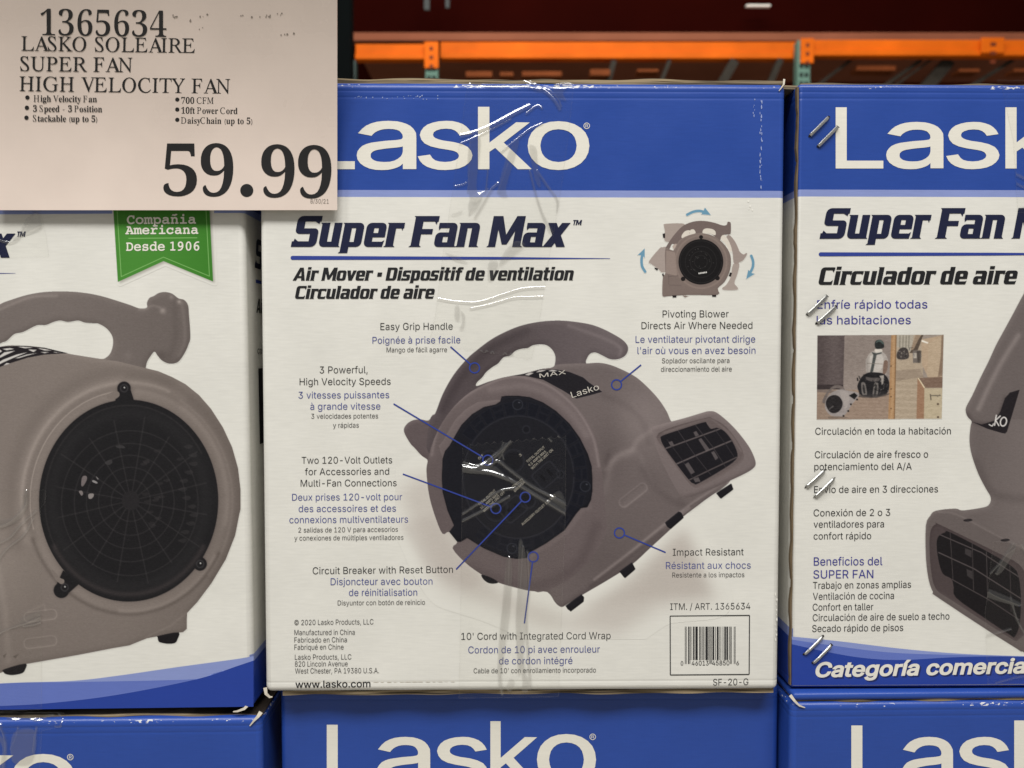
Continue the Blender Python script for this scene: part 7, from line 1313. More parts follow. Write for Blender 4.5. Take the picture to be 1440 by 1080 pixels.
def fan_grille_side():
    cv = Canvas(-262, 396, 350, 1000, 1.25)
    A = lambda *p: zt(0, 390, 6.355, *p)
    B = lambda *p: zt(160, 390, 6.355, *p)
    ho = [(-150, 540), (-100, 492), (-70, 470), (-30, 446)] + [(0, 427.8), (15.7, 421.5), (39, 414.4), (63, 410.5), (88, 409.7), (113, 411), (141.6, 416), (180, 427.8), (196, 433.5), (206.4, 432.5), (206.6, 426), (210, 419), (216.6, 416), (223, 412), (232, 410.5), (242, 412.8), (251, 419.4), (259, 421.6), (264.6, 429), (266, 442), (268, 473.4), (265.4, 484.4), (260.7, 495.4), (253, 507), (246.5, 511), (237, 511.4), (227.7, 507), (221.4, 500), (217.4, 494.8), (212, 501), (207, 509.6), (204, 522), (195, 545), (120, 540), (-70, 560), (-140, 575)]
    hole = [(-60, 520), (-30, 502), (0, 483.6), (9.4, 479.7), (20.5, 470), (33, 467), (52, 457.7), (64.5, 457.3), (75.5, 453), (85, 451), (96, 453), (110, 451), (119.6, 453.9), (132, 454.8), (138.5, 455.3), (149.5, 461.6), (157.4, 471.8), (159, 482.8), (155.8, 495.4), (149.5, 502.5), (141.6, 504.6), (118, 501), (94.4, 497), (63, 489), (31.5, 486), (0, 487.6), (-40, 505)]
    m = cv.mask(cr(ho, 4)) * (1 - cv.mask(cr(hole, 4)))
    cv.over(m, (113, 104, 98)); cv.emboss(m, 5, 22)
    cv.light(m, -8 * np.clip((cv.X - 100) / 120, 0, 1))
    d = cv.dist(cr([(-20, 446), (10, 431), (45, 418), (80, 416)], 5, False), 10); cv.light(m, 15 * np.exp(-(d / 2.2) ** 2))
    d = cv.dist(cr([(256, 428), (259, 450), (260, 480), (252, 500)], 5, False), 10); cv.light(m, 9 * np.exp(-(d / 2.5) ** 2))
    d = cv.dist(cr([(251, 421), (246, 430), (247, 470), (240, 500)], 5, False), 10); cv.light(m, -6 * np.exp(-(d / 5) ** 2))
    for p, r, dv in (((229, 437), 4, 40), ((252, 424.5), 3, 45), ((241, 418), 3, 20), ((180, 500), 6, 8)):
        cv.light(m, dv * np.exp(-((cv.X - p[0]) ** 2 + (cv.Y - p[1]) ** 2) / r ** 2))
    d = cv.dist(cr([(196, 435), (206, 434), (214, 430), (225, 432)], 5, False), 8); cv.light(m, 14 * np.exp(-(d / 2) ** 2))
    cv.light(m, -12 * np.exp(-((cv.X - 228) ** 2 / 60 + (cv.Y - 500) ** 2 / 50)))
    body = [(-252, 700), (-244, 620), (-214, 560), (-160, 522), (-70, 500), (-30, 492), (0, 487.6), (31.5, 486), (63, 489), (94.4, 497), (118, 501), (141.6, 504.6), (165, 508), (205, 517.5), (223, 522), (242, 530), (260.7, 540), (280, 555.5), (297, 575), (313.7, 601), (326.7, 629), (335, 658.5), (338.5, 688), (338.6, 716), (336.7, 724), (331, 753), (317.8, 786.7), (297.8, 820), (277.8, 846.7), (263.5, 862), (263, 870), (263, 884.4), (257.8, 889), (238, 892), (206.7, 897.8), (182, 907.8), (160, 911.5), (111, 921), (36.7, 934), (0, 946.7), (-70, 962), (-140, 974), (-214, 960), (-244, 880)]
    m = cv.mask(body); bm_ = m
    cv.over(m, (126, 116, 108))
    cv.light(m, -12 * np.clip((cv.X - 180) / 130, 0, 1)); cv.light(m, -7 * np.clip((cv.Y - 800) / 120, 0, 1))
    cv.emboss(m, 5, 18)
    # label with white lettering at the top of the drum
    lab = [(-70, 500), (0, 487.6), (31.5, 486), (63, 489), (96, 496.6), (63, 498.6), (39, 503), (15.7, 510.4), (0, 516), (-70, 540)]
    cv.over(cv.mask(lab), (34, 30, 31))
    for q in (A((0, 700), (40, 670), (140, 655), (60, 690), (0, 720)), A((-60, 790), (30, 735), (150, 690), (250, 668), (120, 720), (30, 760), (-20, 785)), A((130, 725), (240, 690), (340, 675), (240, 700), (170, 722)),
              A((20, 640), (90, 632), (130, 640), (60, 652)), A((150, 618), (240, 622), (300, 630), (220, 634)), A((250, 645), (330, 648), (300, 668)), A((330, 632), (400, 640), (470, 655), (400, 654)), A((360, 668), (440, 668), (400, 678)), A((-60, 660), (-10, 640), (20, 660), (-30, 690)), A((90, 770), (30, 790), (60, 765)), A((470, 665), (545, 672), (500, 674))):
        cv.over(cv.mask(q), (212, 208, 200), 0.95)
    # ridges round the intake
    c = (181, 704)
    for k, wd, dv, a0, a1 in ((24, 3.0, 15, 165, 292), (26.5, 7, 8, 160, 300), (12.5, 0.9, 26, 165, 262), (14, 6, -7, 160, 300), (40, 12, -8, 160, 290), (13, 4, 10, 275, 372), (20, 2, 8, 300, 400), (30, 8, -8, 270, 400), (14, 3, 12, 30, 95), (17.5, 3, -18, 28, 160), (10, 5, 5, 0, 360)):
        d = cv.dist(ell(c[0], c[1], 126 + k, 142 + k, a0=a0, a1=a1), 3 * wd + 2); cv.light(bm_, dv * np.exp(-(d / wd) ** 2))
    cv.light(bm_, 10 * np.exp(-((cv.X - 0) ** 2 / 1500 + (cv.Y - 780) ** 2 / 6000)))
    d = cv.dist([(-10, 760), (8, 860), (12, 930)], 20); cv.light(bm_, 9 * np.exp(-(d / 5) ** 2))
    for px in ((57, 903), (57, 866)):
        a = R(-7)
        cs = [(px[0] + x * math.cos(a) - y * math.sin(a), px[1] + x * math.sin(a) + y * math.cos(a)) for x, y in rr(-23, -7, 23, 7, 6, 6, 6, 6)[0]]
        cv.emboss(cv.mask(cs), 2, -14); d = cv.dist(cs + cs[:1], 5); cv.light(bm_, 14 * np.exp(-(d / 1.0) ** 2))
    for q in (((4, 922), (10, 918), (6, 926)), ((18, 923), (27, 919), (22, 926))):
        cv.light(cv.mask(q), -22)
    for pts in ([(40, 860), (62, 850), (64, 858)], [(262, 862), (240, 880), (205, 896)]):
        d = cv.dist(pts, 6); cv.light(bm_, 8 * np.exp(-(d / 1.6) ** 2))
    # intake
    E_ = ell(c[0], c[1], 126, 142, n=120)
    dm = cv.mask(E_)
    for p, r in (((174.5, 546), 9.5), ((281.5, 793), 9.5), ((86.5, 830), 11)):
        dm = np.maximum(dm, cv.mask(ell(p[0], p[1], r, r)))
        v = np.array(c) - np.array(p); v = v / np.linalg.norm(v); n = np.array([-v[1], v[0]])
        dm = np.maximum(dm, cv.mask([tuple(np.array(p) + n * r * 0.9), tuple(np.array(p) + v * 24 + n * 15), tuple(np.array(p) + v * 24 - n * 15), tuple(np.array(p) - n * r * 0.9)]))
    cv.over(cv.blur(dm, 2.5), (44, 36, 35), 0.40)
    cv.over(dm, (28, 27, 27))
    # rounded ends of the ring beside the lugs
    for q in ([(150, 556), (162, 550), (167.5, 552), (167, 558), (155, 564)], [(73, 800), (84, 812), (90, 815), (90, 820), (85, 821), (76, 812)]):
        cv.over(cv.mask(cr(q, 4)), (122, 112, 104))
    d = cv.dist(ell(c[0], c[1], 118, 134, n=100, a0=150, a1=330), 12); cv.over(np.exp(-(d / 1.2) ** 2) * dm, (62, 58, 56), 0.35)
    d = cv.dist(ell(c[0], c[1] - 2, 121, 134, n=100, a0=30, a1=150), 20); cv.over(np.exp(-(d / 4) ** 2) * dm, (72, 64, 62), 0.45)
    d = cv.dist(ell(c[0], c[1] - 1, 108, 122, n=100), 20); cv.light(dm, 7 * np.exp(-(d / 10) ** 2))
    for p in ((174.5, 546), (281.5, 793), (91, 826)):
        d = cv.dist(ell(p[0], p[1], 5, 5, n=24), 4); cv.over(np.exp(-(d / 1.0) ** 2), (62, 60, 60), 0.7)
        cv.over(cv.mask(ell(p[0] + 0.5, p[1] - 1, 1.2, 1.2, n=12)), (190, 188, 184), 0.9)
    hub = (184, 704)
    for r in (28, 46, 63, 80, 98):
        e = ell(hub[0] - (r - 28) * 0.02, hub[1] + (r - 28) * 0.05, r * 0.98, r * 1.04, n=90)
        for i in range(0, 90, 1):
            pass
        d = cv.dist(np.vstack([e, e[:1]]), 4); cv.over(np.exp(-(d / 0.9) ** 2) * dm, (62, 59, 58), 0.42)
    for i in range(16):
        a = R(i * 22.5 + 10)
        p0 = (hub[0] + 12 * math.cos(a), hub[1] + 12.5 * math.sin(a)); rr_ = 108 + 8 * math.sin(i * 2.3)
        p1 = (hub[0] + rr_ * math.cos(a), hub[1] + (rr_ + 6) * math.sin(a))
        d = cv.dist([p0, p1], 4); cv.over(np.exp(-(d / 0.95) ** 2) * dm, (62, 59, 58), 0.45)
    cv.over(cv.mask(ell(hub[0], hub[1], 12.5, 13.5)), (38, 36, 36))
    rg = random.Random(8)
    for i in range(12):          # blades seen through the grille
        y = 628 + i * 12; x = 262 + 8 * math.sin(i)
        cv.over(cv.mask(cr([(x - 4, y), (x + 5, y - 3), (x + 9, y), (x + 4, y + 3.5)], 3)) * dm, (58, 55, 54), 0.45)
    for i in range(16):
        x, y = rg.uniform(200, 252), rg.uniform(620, 740)
        cv.over(cv.mask(cr([(x - 4, y), (x + 4, y - 2), (x + 6, y + 1), (x, y + 3)], 3)) * dm, (54, 51, 50), 0.45)
    for q in ([(163, 627), (172, 626), (176, 630), (166, 630)], [(148, 650), (156, 646), (158, 651), (152, 654)]):
        cv.over(cv.mask(cr(q, 3)), (60, 58, 57), 0.8)
    for q, col in (([(115, 673), (118, 669), (122, 670), (122, 675), (117.5, 683), (114.5, 683)], (112, 103, 101)), ([(111, 691), (115, 690), (117, 694), (115, 697), (113, 695)], (122, 114, 111)), ([(124.5, 695), (131, 694), (132, 697), (129, 701), (125, 701)], (134, 127, 123)), ([(131, 675), (137, 678), (136, 680), (130, 677.5)], (140, 136, 134)), ([(135, 669.5), (139, 673.5), (137, 674)], (120, 116, 114))):
        cv.over(cv.mask(cr(q, 4)), col)
    for q in ([(5, 945), (6, 941), (36, 933), (35.5, 942), (31, 947), (18, 949.5), (8, 948)], [(221.5, 896), (223, 894), (251, 889), (250, 899), (246, 904.5), (236, 905.5), (227, 904), (223, 902)]):
        fm = cv.mask(cr(q, 3)); cv.over(fm, (25, 22, 23)); cv.emboss(fm, 1.5, 14)
    cv.rgb[..., 2] += 2
    cv.grain(3.0, 9)
    return cv
fan_grille_side().build('blower_picture', PICTURE, Fl, 0.00012, left)
# swoosh along the foot of the card
def strip(lay, top, bot, lift=0.0):
    a, b = np.array(top, float), np.array(bot, float)
    n = len(a)
    lay.raw(np.concatenate([a, b]), np.concatenate([[[i, i + 1, n + i + 1], [i, n + i + 1, n + i]] for i in range(n - 1)]), lift)
def curve(pts, xs):
    P = cr(pts, 8, False)
    return np.column_stack([xs, np.interp(xs, P[:, 0], P[:, 1])])
xl = np.linspace(-380, 356.5, 80)
wt = curve([(-380, 985), (-200, 974), (0, 961), (100, 957.5), (167, 950), (250, 938), (333, 926.7), (359, 922)], xl)
wm = curve([(-380, 985), (-200, 974), (0, 961.3), (60, 959.5), (100, 959), (273, 955), (300, 947), (333, 938), (359, 930)], xl)
wb = curve([(-380, 1003), (-200, 1000), (0, 992.7), (76.7, 988), (166.7, 976.7), (276.7, 955), (333, 936.7), (359, 928)], xl)
wb[:, 1] = np.maximum(wb[:, 1], wt[:, 1] + 3); wm[:, 1] = np.clip(wm[:, 1], wt[:, 1], wb[:, 1])
we = np.column_stack([xl, np.interp(xl, [-380, 356], [1002.6, 993.6])])
wb[:, 1] = np.minimum(wb[:, 1], we[:, 1] - 0.3)
lay = Lay(); strip(lay, wt, wm); lay.build('pale_swoosh', INKS['pale'], Fl, 0.00020, left)
lay = Lay(); strip(lay, wm, wb); lay.build('mid_swoosh', INKS['mid'], Fl, 0.00022, left)
lay = Lay(); strip(lay, wb, we); lay.build('blue_swoosh', INKS['deep'], Fl, 0.00018, left)
tape(left, Fl, [(-120, 280), (55, 284), (66, 330), (70, 362), (-110, 366)], [(((-20, 330), (20, 340), (50, 300), (58, 318)), 1.6, 0.0014), (((20, 336), (40, 326), (56, 318)), 1.4, 0.0014)], [((40, 305), (56, 310), (58, 322), (30, 330))], -124, 276, 72, 370, 1.2)
tape(left, Fl, jag(-60, 688, 64, 688, 18, 1.0) + [(66, 690), (65, 706), (58, 716), (60, 998), (-60, 1004)], [(((-10, 768), (14, 756), (30, 738), (52, 718)), 1.6, 0.0016), (((-10, 800), (10, 772), (34, 752), (48, 728)), 1.5, 0.0014), (((-20, 900), (10, 885), (36, 876), (70, 862)), 1.5, 0.0014), (((34, 880), (54, 876), (72, 866)), 1.6, 0.0014), (((-20, 742), (10, 736), (36, 712), (38, 690)), 2.0, 0.0010)],
     [((-20, 732), (20, 728), (30, 712), (34, 692), (40, 692), (38, 716), (20, 736), (-20, 746)), ((32, 868), (70, 855), (72, 866), (34, 879))], -64, 684, 76, 1006, 1.2)

# printed side wall of the left carton (faces right)
class SideFace:
    nrm = np.array([1.0, 0, 0])
    def __init__(s, x): s.x = x
    def local(s, p, h=0.0):
        p = np.atleast_2d(p)
        return np.column_stack([np.ones(len(p)) * (s.x + h), p[:, 0], p[:, 1] * -1])
sf = SideFace(W)
zt_ = zz(Fl, (350, 372)); k_ = 0.0006
lay = Lay(); lay.text('Super Fan Max', 0.027, 0.27, -zt_, -zt_, 0.0262, 'title'); lay.build('side_title', INKS['navy'], sf, 0.0003, left)
lay = Lay(); lay.text('Air Mover', 0.029, 0.11, -(zt_ - 0.039), -(zt_ - 0.039), 0.0125, 'title')
lay.build('side_subtitle', INKS['black'], sf, 0.0003, left)
lay = Lay(); lay.text('con', 0.030, 0.052, -(zt_ - 0.075), -(zt_ - 0.075), 0.006); lay.build('side_caption', INKS['black'], sf, 0.0003, left)
lay = Lay(); lay.rect(0.029, -(zt_ - 0.010), 0.2, -(zt_ - 0.013)); lay.build('side_rule', INKS['line'], sf, 0.0003, left)
lay = Lay(); lay.rect(0.032, -(zt_ - 0.088), 0.13, -(zt_ - 0.155)); lay.build('side_picture', INKS['black'], sf, 0.0003, left)

# ---- the right carton -------------------------------------------------------------------------------------------
Mr = frame(2.39744709e-01, 7.24059916e-01, -2.91106213e-01 + Z0, R(0.70666), R(0.0413))
Fr = Face(Mr)
front_r = carton_mat('carton_card', zz(Fr, (1280, 276.8)), zz(Fr, (1280, 267)))
side_r = carton_mat('carton_card', zz(Fr, (1280, 276.8)), zz(Fr, (1280, 267)), zz(Fr, (1112, 897)), zz(Fr, (1112, 884)))
right = carton(Mr, Hl, front_r, side_r, 'fan carton with steel staples down one seam and a small room photograph printed on it', 0.0035)
flap(right, 'top_flap', 0.004, W - 0.003, 0.006, 0.16, Hl - 0.0004, 0.0022, KRAFT, 0.0, 0.0004, 21)
flap(right, 'top_flap', -0.012, 0.006, 0.010, 0.16, Hl - 0.0016, 0.003, KRAFT, 0.0, 0.0002, 24)
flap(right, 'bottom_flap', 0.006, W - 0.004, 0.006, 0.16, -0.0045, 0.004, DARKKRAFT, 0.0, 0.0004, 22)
# cut edge of the lapped front panel, stapled to the side
V_, F_ = [], []
rg = random.Random(2)
nn = 90
for i in range(nn + 1):
    z = 0.003 + (Hl - 0.006) * i / nn
    jx = 0.0005 * math.sin(i * 0.9) + rg.uniform(-0.0003, 0.0003)
    V_ += [(-0.0006 + jx, -0.0002, z), (0.0006 + jx * 0.3, -0.0007, z), (0.0006, 0.0035, z), (-0.0006 + jx, 0.0042, z)]
for i in range(nn):
    a, b = 4 * i, 4 * i + 4
    for k in range(4): F_.append((a + k, a + (k + 1) % 4, b + (k + 1) % 4, b + k))
F_ += [(3, 2, 1, 0), (4 * nn, 4 * nn + 1, 4 * nn + 2, 4 * nn + 3)]
mesh_obj('seam_edge', V_, F_, CUT, right)
logo(Fr, right, (1175, 151, 1242, 237), (1246, 171.5, 1326.5, 238), (1330.3, 171.5, 1405.3, 238), (1413.6, 151, 1488, 237), (1482, 171.5, 1567, 238), (1563, 178))
lay = Lay(); lay.text('Super Fan Max', 1152.3, 1538, 335.8, 335.4, 43.0, 'title'); lay.build('product_title', INKS['navy'], Fr, 0.0003, right)
lay = Lay(); lay.dot((1154, 357.6), 2.8)
pts = [(1154, 354.8), (1400, 355.4), (1596, 356.8), (1596, 357.3), (1400, 359.3), (1154, 360.4)]
lay.raw(np.array(pts, float), np.array([[0, 1, 4], [0, 4, 5], [1, 2, 3], [1, 3, 4]]), 3e-6); lay.build('title_rule', INKS['line'], Fr, 0.00026, right)
lay = Lay(); lay.text('Circulador de aire', 1151, 1431, 400.6, 399.6, 24.6, 'title'); lay.build('product_subtitle', INKS['black'], Fr, 0.0003, right)
captions(Fr, right, 'blue_caption', [('Enfríe rápido todas', 1149, 1304, 434, 433.6, 11.8), ('las habitaciones', 1148.3, 1280.7, 456, 455.6, 11.8), ('Beneficios del', 1144.3, 1240.7, 795.2, 794.6, 11.6), ('SUPER FAN', 1143.7, 1228, 813.4, 812.8, 11.6)], ink('violet_ink', lin((52, 52, 140))), off=0)
captions(Fr, right, 'black_caption', [('Circulación en toda la habitación', 1146.3, 1337, 611.2, 610.6, 9.8), ('Circulación de aire fresco o', 1145.7, 1305, 644.2, 643.4, 9.8), ('potenciamiento del A/A', 1145, 1282, 661, 660.4, 9.8), ('Envío de aire en 3 direcciones', 1144.7, 1319, 693.2, 692.2, 9.8),
         ('Conexión de 2 o 3', 1144, 1251.7, 726, 725.2, 9.8), ('ventiladores para', 1144, 1243, 742, 741.4, 9.8), ('confort rápido', 1144, 1225, 758.6, 758, 9.8), ('Trabajo en zonas amplias', 1143, 1281, 828, 826.4, 9.8), ('Ventilación de cocina', 1143, 1257, 843.4, 842, 9.8),
         ('Confort en taller', 1142.7, 1228, 858.6, 857.8, 9.8), ('Circulación de aire de suelo a techo', 1142.7, 1335, 873.4, 871, 9.8), ('Secado rápido de pisos', 1142, 1270, 888.6, 887, 9.8)], INKS['black'], off=-1.5)
xr = np.linspace(1113.5, 1830, 90)
rt = curve([(1113, 895), (1180, 901.7), (1263, 911.7), (1346.7, 919), (1440, 922.7), (1600, 927), (1832, 932)], xr)
rb = curve([(1113, 905.7), (1163, 916.7), (1213, 925), (1266.7, 928), (1346.7, 924), (1440, 923.6), (1600, 929), (1832, 934)], xr)
rb[:, 1] = np.maximum(rb[:, 1], rt[:, 1] + 0.6)
rm = rt * 0.6 + rb * 0.4
re = np.column_stack([xr, np.interp(xr, [1113, 1830], [963.6, 960])])
lay = Lay(); strip(lay, rt, rm); lay.build('pale_swoosh', INKS['pale'], Fr, 0.00020, right)
lay = Lay(); strip(lay, rm, rb); lay.build('mid_swoosh', INKS['mid'], Fr, 0.00022, right)
lay = Lay(); strip(lay, rb, re); lay.build('blue_swoosh', INKS['deep'], Fr, 0.00018, right)
captions(Fr, right, 'slogan', [('Categoría comercial', 1147.7, 1451.6, 953.6, 947.6, 19.6)], ink('shade_ink', lin((24, 38, 96))), h=0.00026, off=16, shear=0.20)
captions(Fr, right, 'slogan', [('Categoría comercial', 1145.7, 1449.6, 951.6, 945.6, 19.6)], INKS['white'], h=0.00034, off=13, shear=0.20)

def fan_outlet_side():
    cv = Canvas(1296, 400, 1560, 935, 1.25)
    body = [(1440, 412), (1425, 440)] + [(1413, 462), (1400, 486), (1390, 508), (1378, 532), (1367, 556), (1358.5, 572), (1358, 580), (1361, 587), (1366, 592.5), (1364.5, 600), (1363, 620), (1366.4, 640.6), (1375.5, 666.5), (1386, 687), (1392, 697), (1393, 704), (1390, 710), (1384, 713), (1367.7, 715.9), (1352, 717.6), (1343, 715), (1316, 718), (1308, 725), (1301.7, 739), (1301.7, 783.6), (1305.5, 814.7), (1312, 833), (1321, 842), (1430, 912.5), (1445, 913), (1562, 900), (1562, 380), (1460, 380)]
    m = cv.mask(cr(body, 3)); bm_ = m
    cv.over(m, (104, 95, 91)); cv.emboss(m, 5, 22)
    cv.light(m, 9 * np.clip((cv.X - 1380) / 50, 0, 1) * (cv.Y > 590))
    d = cv.dist(cr([(1432, 472), (1408, 510), (1390, 545), (1376, 575)], 6, False), 20); cv.light(m, 24 * np.exp(-(d / 4) ** 2))
    d = cv.dist(cr([(1360, 582), (1368, 592), (1384, 596), (1402, 590), (1414, 560)], 6, False), 20); cv.light(m, -16 * np.exp(-(d / 3.5) ** 2))
    d = cv.dist(cr([(1372, 650), (1392, 690), (1420, 700), (1445, 702)], 6, False), 20); cv.light(m, -10 * np.exp(-(d / 7) ** 2))
    lab = [(1433.8, 548), (1424.7, 578.4), (1416, 607), (1413.5, 609.6), (1409, 609), (1388.4, 603), (1366.4, 593), (1380.7, 596.8), (1398.8, 591.4), (1406.6, 578.4), (1413, 560), (1420, 552)]
    cv.over(cv.mask(lab), (33, 29, 30))
    for st in (((1401, 584), (1398.5, 598)), ((1406.5, 585), (1400, 591), (1404.5, 598.5))): cv.over(cv.stroke(st, 1.7), (216, 212, 206))
    e = ell(1411, 593, 4.2, 6.2, 14, n=40); d = cv.dist(np.vstack([e, e[:1]]), 4); cv.over(np.clip((0.9 - d) * 1.25 + 0.5, 0, 1), (216, 212, 206))
    d = cv.dist(cr([(1391, 597), (1395, 599), (1397, 596)], 4, False), 3); cv.over(np.clip((0.8 - d) * 1.25 + 0.5, 0, 1), (206, 202, 196))
    # outlet box: front lip, recess, grille
    lip = cr([(1316, 720), (1345, 720), (1440, 772), (1462, 800), (1470, 870), (1445, 911), (1428, 911), (1322, 841), (1312, 831), (1306, 813), (1303, 783), (1303, 740), (1308, 727)], 3)
    lm = cv.mask(lip); cv.over(lm, (101, 92, 88)); cv.emboss(lm, 3, 16)
    rec = cr([(1316, 737), (1322, 738), (1400, 776), (1432, 793), (1443, 812), (1447, 850), (1444, 885), (1432, 899), (1420, 897), (1340, 845), (1316, 828), (1309, 800), (1307, 765), (1309, 745)], 3)
    rm_ = cv.mask(rec); cv.over(rm_, (76, 66, 64)); cv.emboss(rm_, 2.5, -20)
    mouth = cr([(1317, 765.5), (1319.8, 754), (1328.9, 748.7), (1336.6, 748.7), (1393.6, 778.4), (1424.7, 798), (1432.5, 812), (1435.6, 840.6), (1433.8, 877), (1427, 895), (1419.5, 892.4), (1380.7, 866.5), (1344.4, 840.6), (1341, 826), (1338, 814), (1326, 807), (1319.8, 788.8)], 3)
    mm = cv.mask(mouth); cv.over(mm, (27, 24, 24))
    for p, wd, col in (([(1322, 752), (1380, 777), (1434, 812)], 1.5, (78, 71, 69)), ([(1320, 777), (1370, 800), (1436, 842)], 1.6, (80, 73, 71)), ([(1339, 815), (1390, 843), (1434, 872)], 1.3, (74, 67, 65)),
                       ([(1336, 749), (1340, 815)], 0.9, (70, 64, 62)), ([(1367, 765), (1369, 830)], 0.9, (70, 64, 62)), ([(1387, 776), (1389, 845)], 1.0, (74, 68, 66)), ([(1420, 796), (1422, 860)], 0.9, (66, 60, 58))):
        cv.over(cv.stroke(p, wd) * mm, col)
    for q in (((1357, 771), (1366, 774), (1366, 784), (1357, 779)), ((1359, 800), (1367, 803), (1368, 815), (1360, 810))): cv.over(cv.mask(q), (62, 57, 56), 0.9)
    for px in ((1361, 731.5), (1413.5, 759.5)): cv.over(cv.mask(ell(px[0], px[1], 6.5, 2, -3, n=24)), (38, 34, 34))
    d = cv.dist(cr([(1320, 720), (1346, 724), (1400, 752), (1440, 772)], 5, False), 8); cv.light(bm_, 12 * np.exp(-(d / 1.5) ** 2))
    cv.rgb[..., 2] += 2
    cv.grain(3.0, 15)
    return cv
fan_outlet_side().build('blower_picture', PICTURE, Fr, 0.00012, right)

def room_photo():
    cv = Canvas(1147, 469, 1330, 593, 2.2)
    t = lambda *p: zt(1130, 460, 6.857, *p)
    fr = cv.mask(t((133, 80), (1352, 72), (1332, 884), (126, 892)))
    P = lambda col, *p, op=1.0, sm=False: cv.over(cv.mask(cr(t(*p), 4) if sm else t(*p)) * fr, col, op)
    cv.over(fr, (150, 138, 128))
    P((84, 74, 73), (125, 70), (395, 70), (382, 600), (125, 600))
    cv.light(fr * (cv.X < 1187), 14 * np.exp(-((cv.X - 1172) / 12) ** 2))
    P((60, 52, 52), (125, 555), (384, 555), (384, 600), (125, 602))
    P((143, 131, 124), (395, 70), (850, 70), (825, 620), (382, 600))
    cv.light(cv.mask(t((395, 70), (850, 70), (825, 620), (382, 600))), 12 * np.clip((cv.Y - 510) / 40, 0, 1))
    P((150, 130, 115), (125, 605), (850, 605), (850, 900), (120, 900))
    for i in range(14):
        y = 640 + i * 18
        cv.light(cv.stroke(t((130, y), (820, y + 8)), 1.0, 1.0) * fr, (-4 if i % 2 else 3))
    P((104, 94, 92), (130, 600), (330, 615), (300, 640), (130, 625), op=0.6)
    # passage
    P((172, 156, 136), (880, 70), (1150, 70), (1150, 900), (870, 900))
    for i in range(20):
        y = 480 + i * 20; cv.light(cv.stroke(t((885, y), (1100, y + 4)), 0.9, 1.2) * fr, (-5 if i % 3 else 5))
    P((138, 122, 108), (885, 420), (1120, 400), (1160, 480), (890, 520), op=0.6)
    P((170, 162, 148), (900, 75), (1060, 75), (1040, 240), (900, 190))
    for x in (925, 955, 985, 1012): P((120, 114, 102), (x, 80), (x + 10, 80), (x + 6, 200), (x - 4, 200), op=0.8)
    P((66, 60, 58), (900, 250), (940, 200), (1000, 210), (1010, 300), (910, 308), sm=True)
    for x, y in ((935, 250), (960, 235), (985, 262), (930, 285)): P((150, 142, 132), (x, y), (x + 16, y - 12), (x + 12, y + 14), op=0.8)
    P((86, 74, 64), (1135, 75), (1155, 75), (1090, 250), (1020, 250)); P((150, 130, 110), (1080, 75), (1130, 75), (1060, 215), (1030, 220))
    P((108, 100, 94), (1050, 225), (1125, 222), (1118, 345), (1055, 345)); P((176, 168, 156), (1058, 250), (1090, 250), (1090, 300), (1058, 300)); P((60, 54, 50), (1090, 232), (1135, 226), (1130, 345), (1100, 345), op=0.7)
    P((178, 156, 132), (1135, 120), (1350, 75), (1335, 490), (1200, 485), (1140, 360)); P((180, 160, 136), (1205, 155), (1345, 80), (1300, 485), (1190, 480)); P((120, 100, 84), (1330, 80), (1350, 75), (1336, 470), (1295, 480), (1320, 300), op=0.8)
    P((232, 226, 214), (1140, 122), (1205, 148), (1195, 160), (1136, 140))
    # timber post
    P((166, 130, 94), (845, 75), (892, 75), (876, 890), (815, 890)); P((176, 142, 106), (862, 75), (884, 75), (860, 890), (836, 890)); P((120, 90, 62), (888, 75), (896, 75), (880, 890), (872, 890))
    for y in (370, 590, 665, 780): P((84, 60, 42), (838, y), (850, y), (848, y + 12), (837, y + 12))
    # chest of drawers
    P((122, 100, 86), (1100, 490), (1340, 480), (1338, 585), (1165, 585)); P((150, 116, 92), (1098, 490), (1165, 590), (1160, 890), (1088, 890)); P((184, 170, 144), (1165, 588), (1338, 588), (1334, 890), (1160, 890)); P((222, 208, 176), (1098, 488), (1110, 490), (1172, 584), (1160, 588))
    cv.over(cv.stroke(t((1225, 660), (1318, 660)), 1.4) * fr, (104, 96, 84)); cv.over(cv.stroke(t((1222, 650), (1228, 700)), 1.6) * fr, (96, 86, 74)); cv.over(cv.stroke(t((1315, 650), (1290, 672)), 1.0) * fr, (120, 110, 96))
    for x, y in ((1295, 742), (1296, 868)): P((92, 78, 64), (x - 8, y - 8), (x + 8, y - 8), (x + 8, y + 8), (x - 8, y + 8), sm=True)
    # worker with cap, seen from behind, on a wheeled floor machine
    P((176, 168, 161), (604, 310), (640, 250), (690, 228), (760, 240), (800, 280), (816, 340), (800, 420), (790, 470), (760, 440), (700, 450), (610, 440), (600, 360), sm=True); P((196, 189, 182), (640, 285), (700, 250), (752, 262), (770, 320), (752, 400), (700, 440), (655, 430), (640, 360), sm=True); P((150, 142, 136), (604, 330), (618, 300), (624, 380), (624, 440), (608, 438), sm=True, op=0.6)
    P((126, 104, 92), (775, 330), (812, 330), (806, 410), (780, 460), (764, 440), sm=True); P((214, 206, 196), (690, 212), (752, 212), (756, 240), (720, 252), (688, 236), sm=True)
    P((78, 80, 78), (655, 240), (700, 252), (755, 240), (750, 256), (705, 268), (690, 330), (670, 430), (640, 440), (660, 340), (672, 268)); cv.over(cv.stroke(t((610, 350), (760, 356)), 0.8) * fr, (130, 122, 114))
    P((44, 46, 46), (686, 160), (700, 130), (740, 122), (772, 150), (776, 190), (768, 200), (740, 210), (696, 206), sm=True); P((84, 96, 92), (700, 140), (735, 122), (768, 148), (772, 168), (730, 140), (702, 152), sm=True)
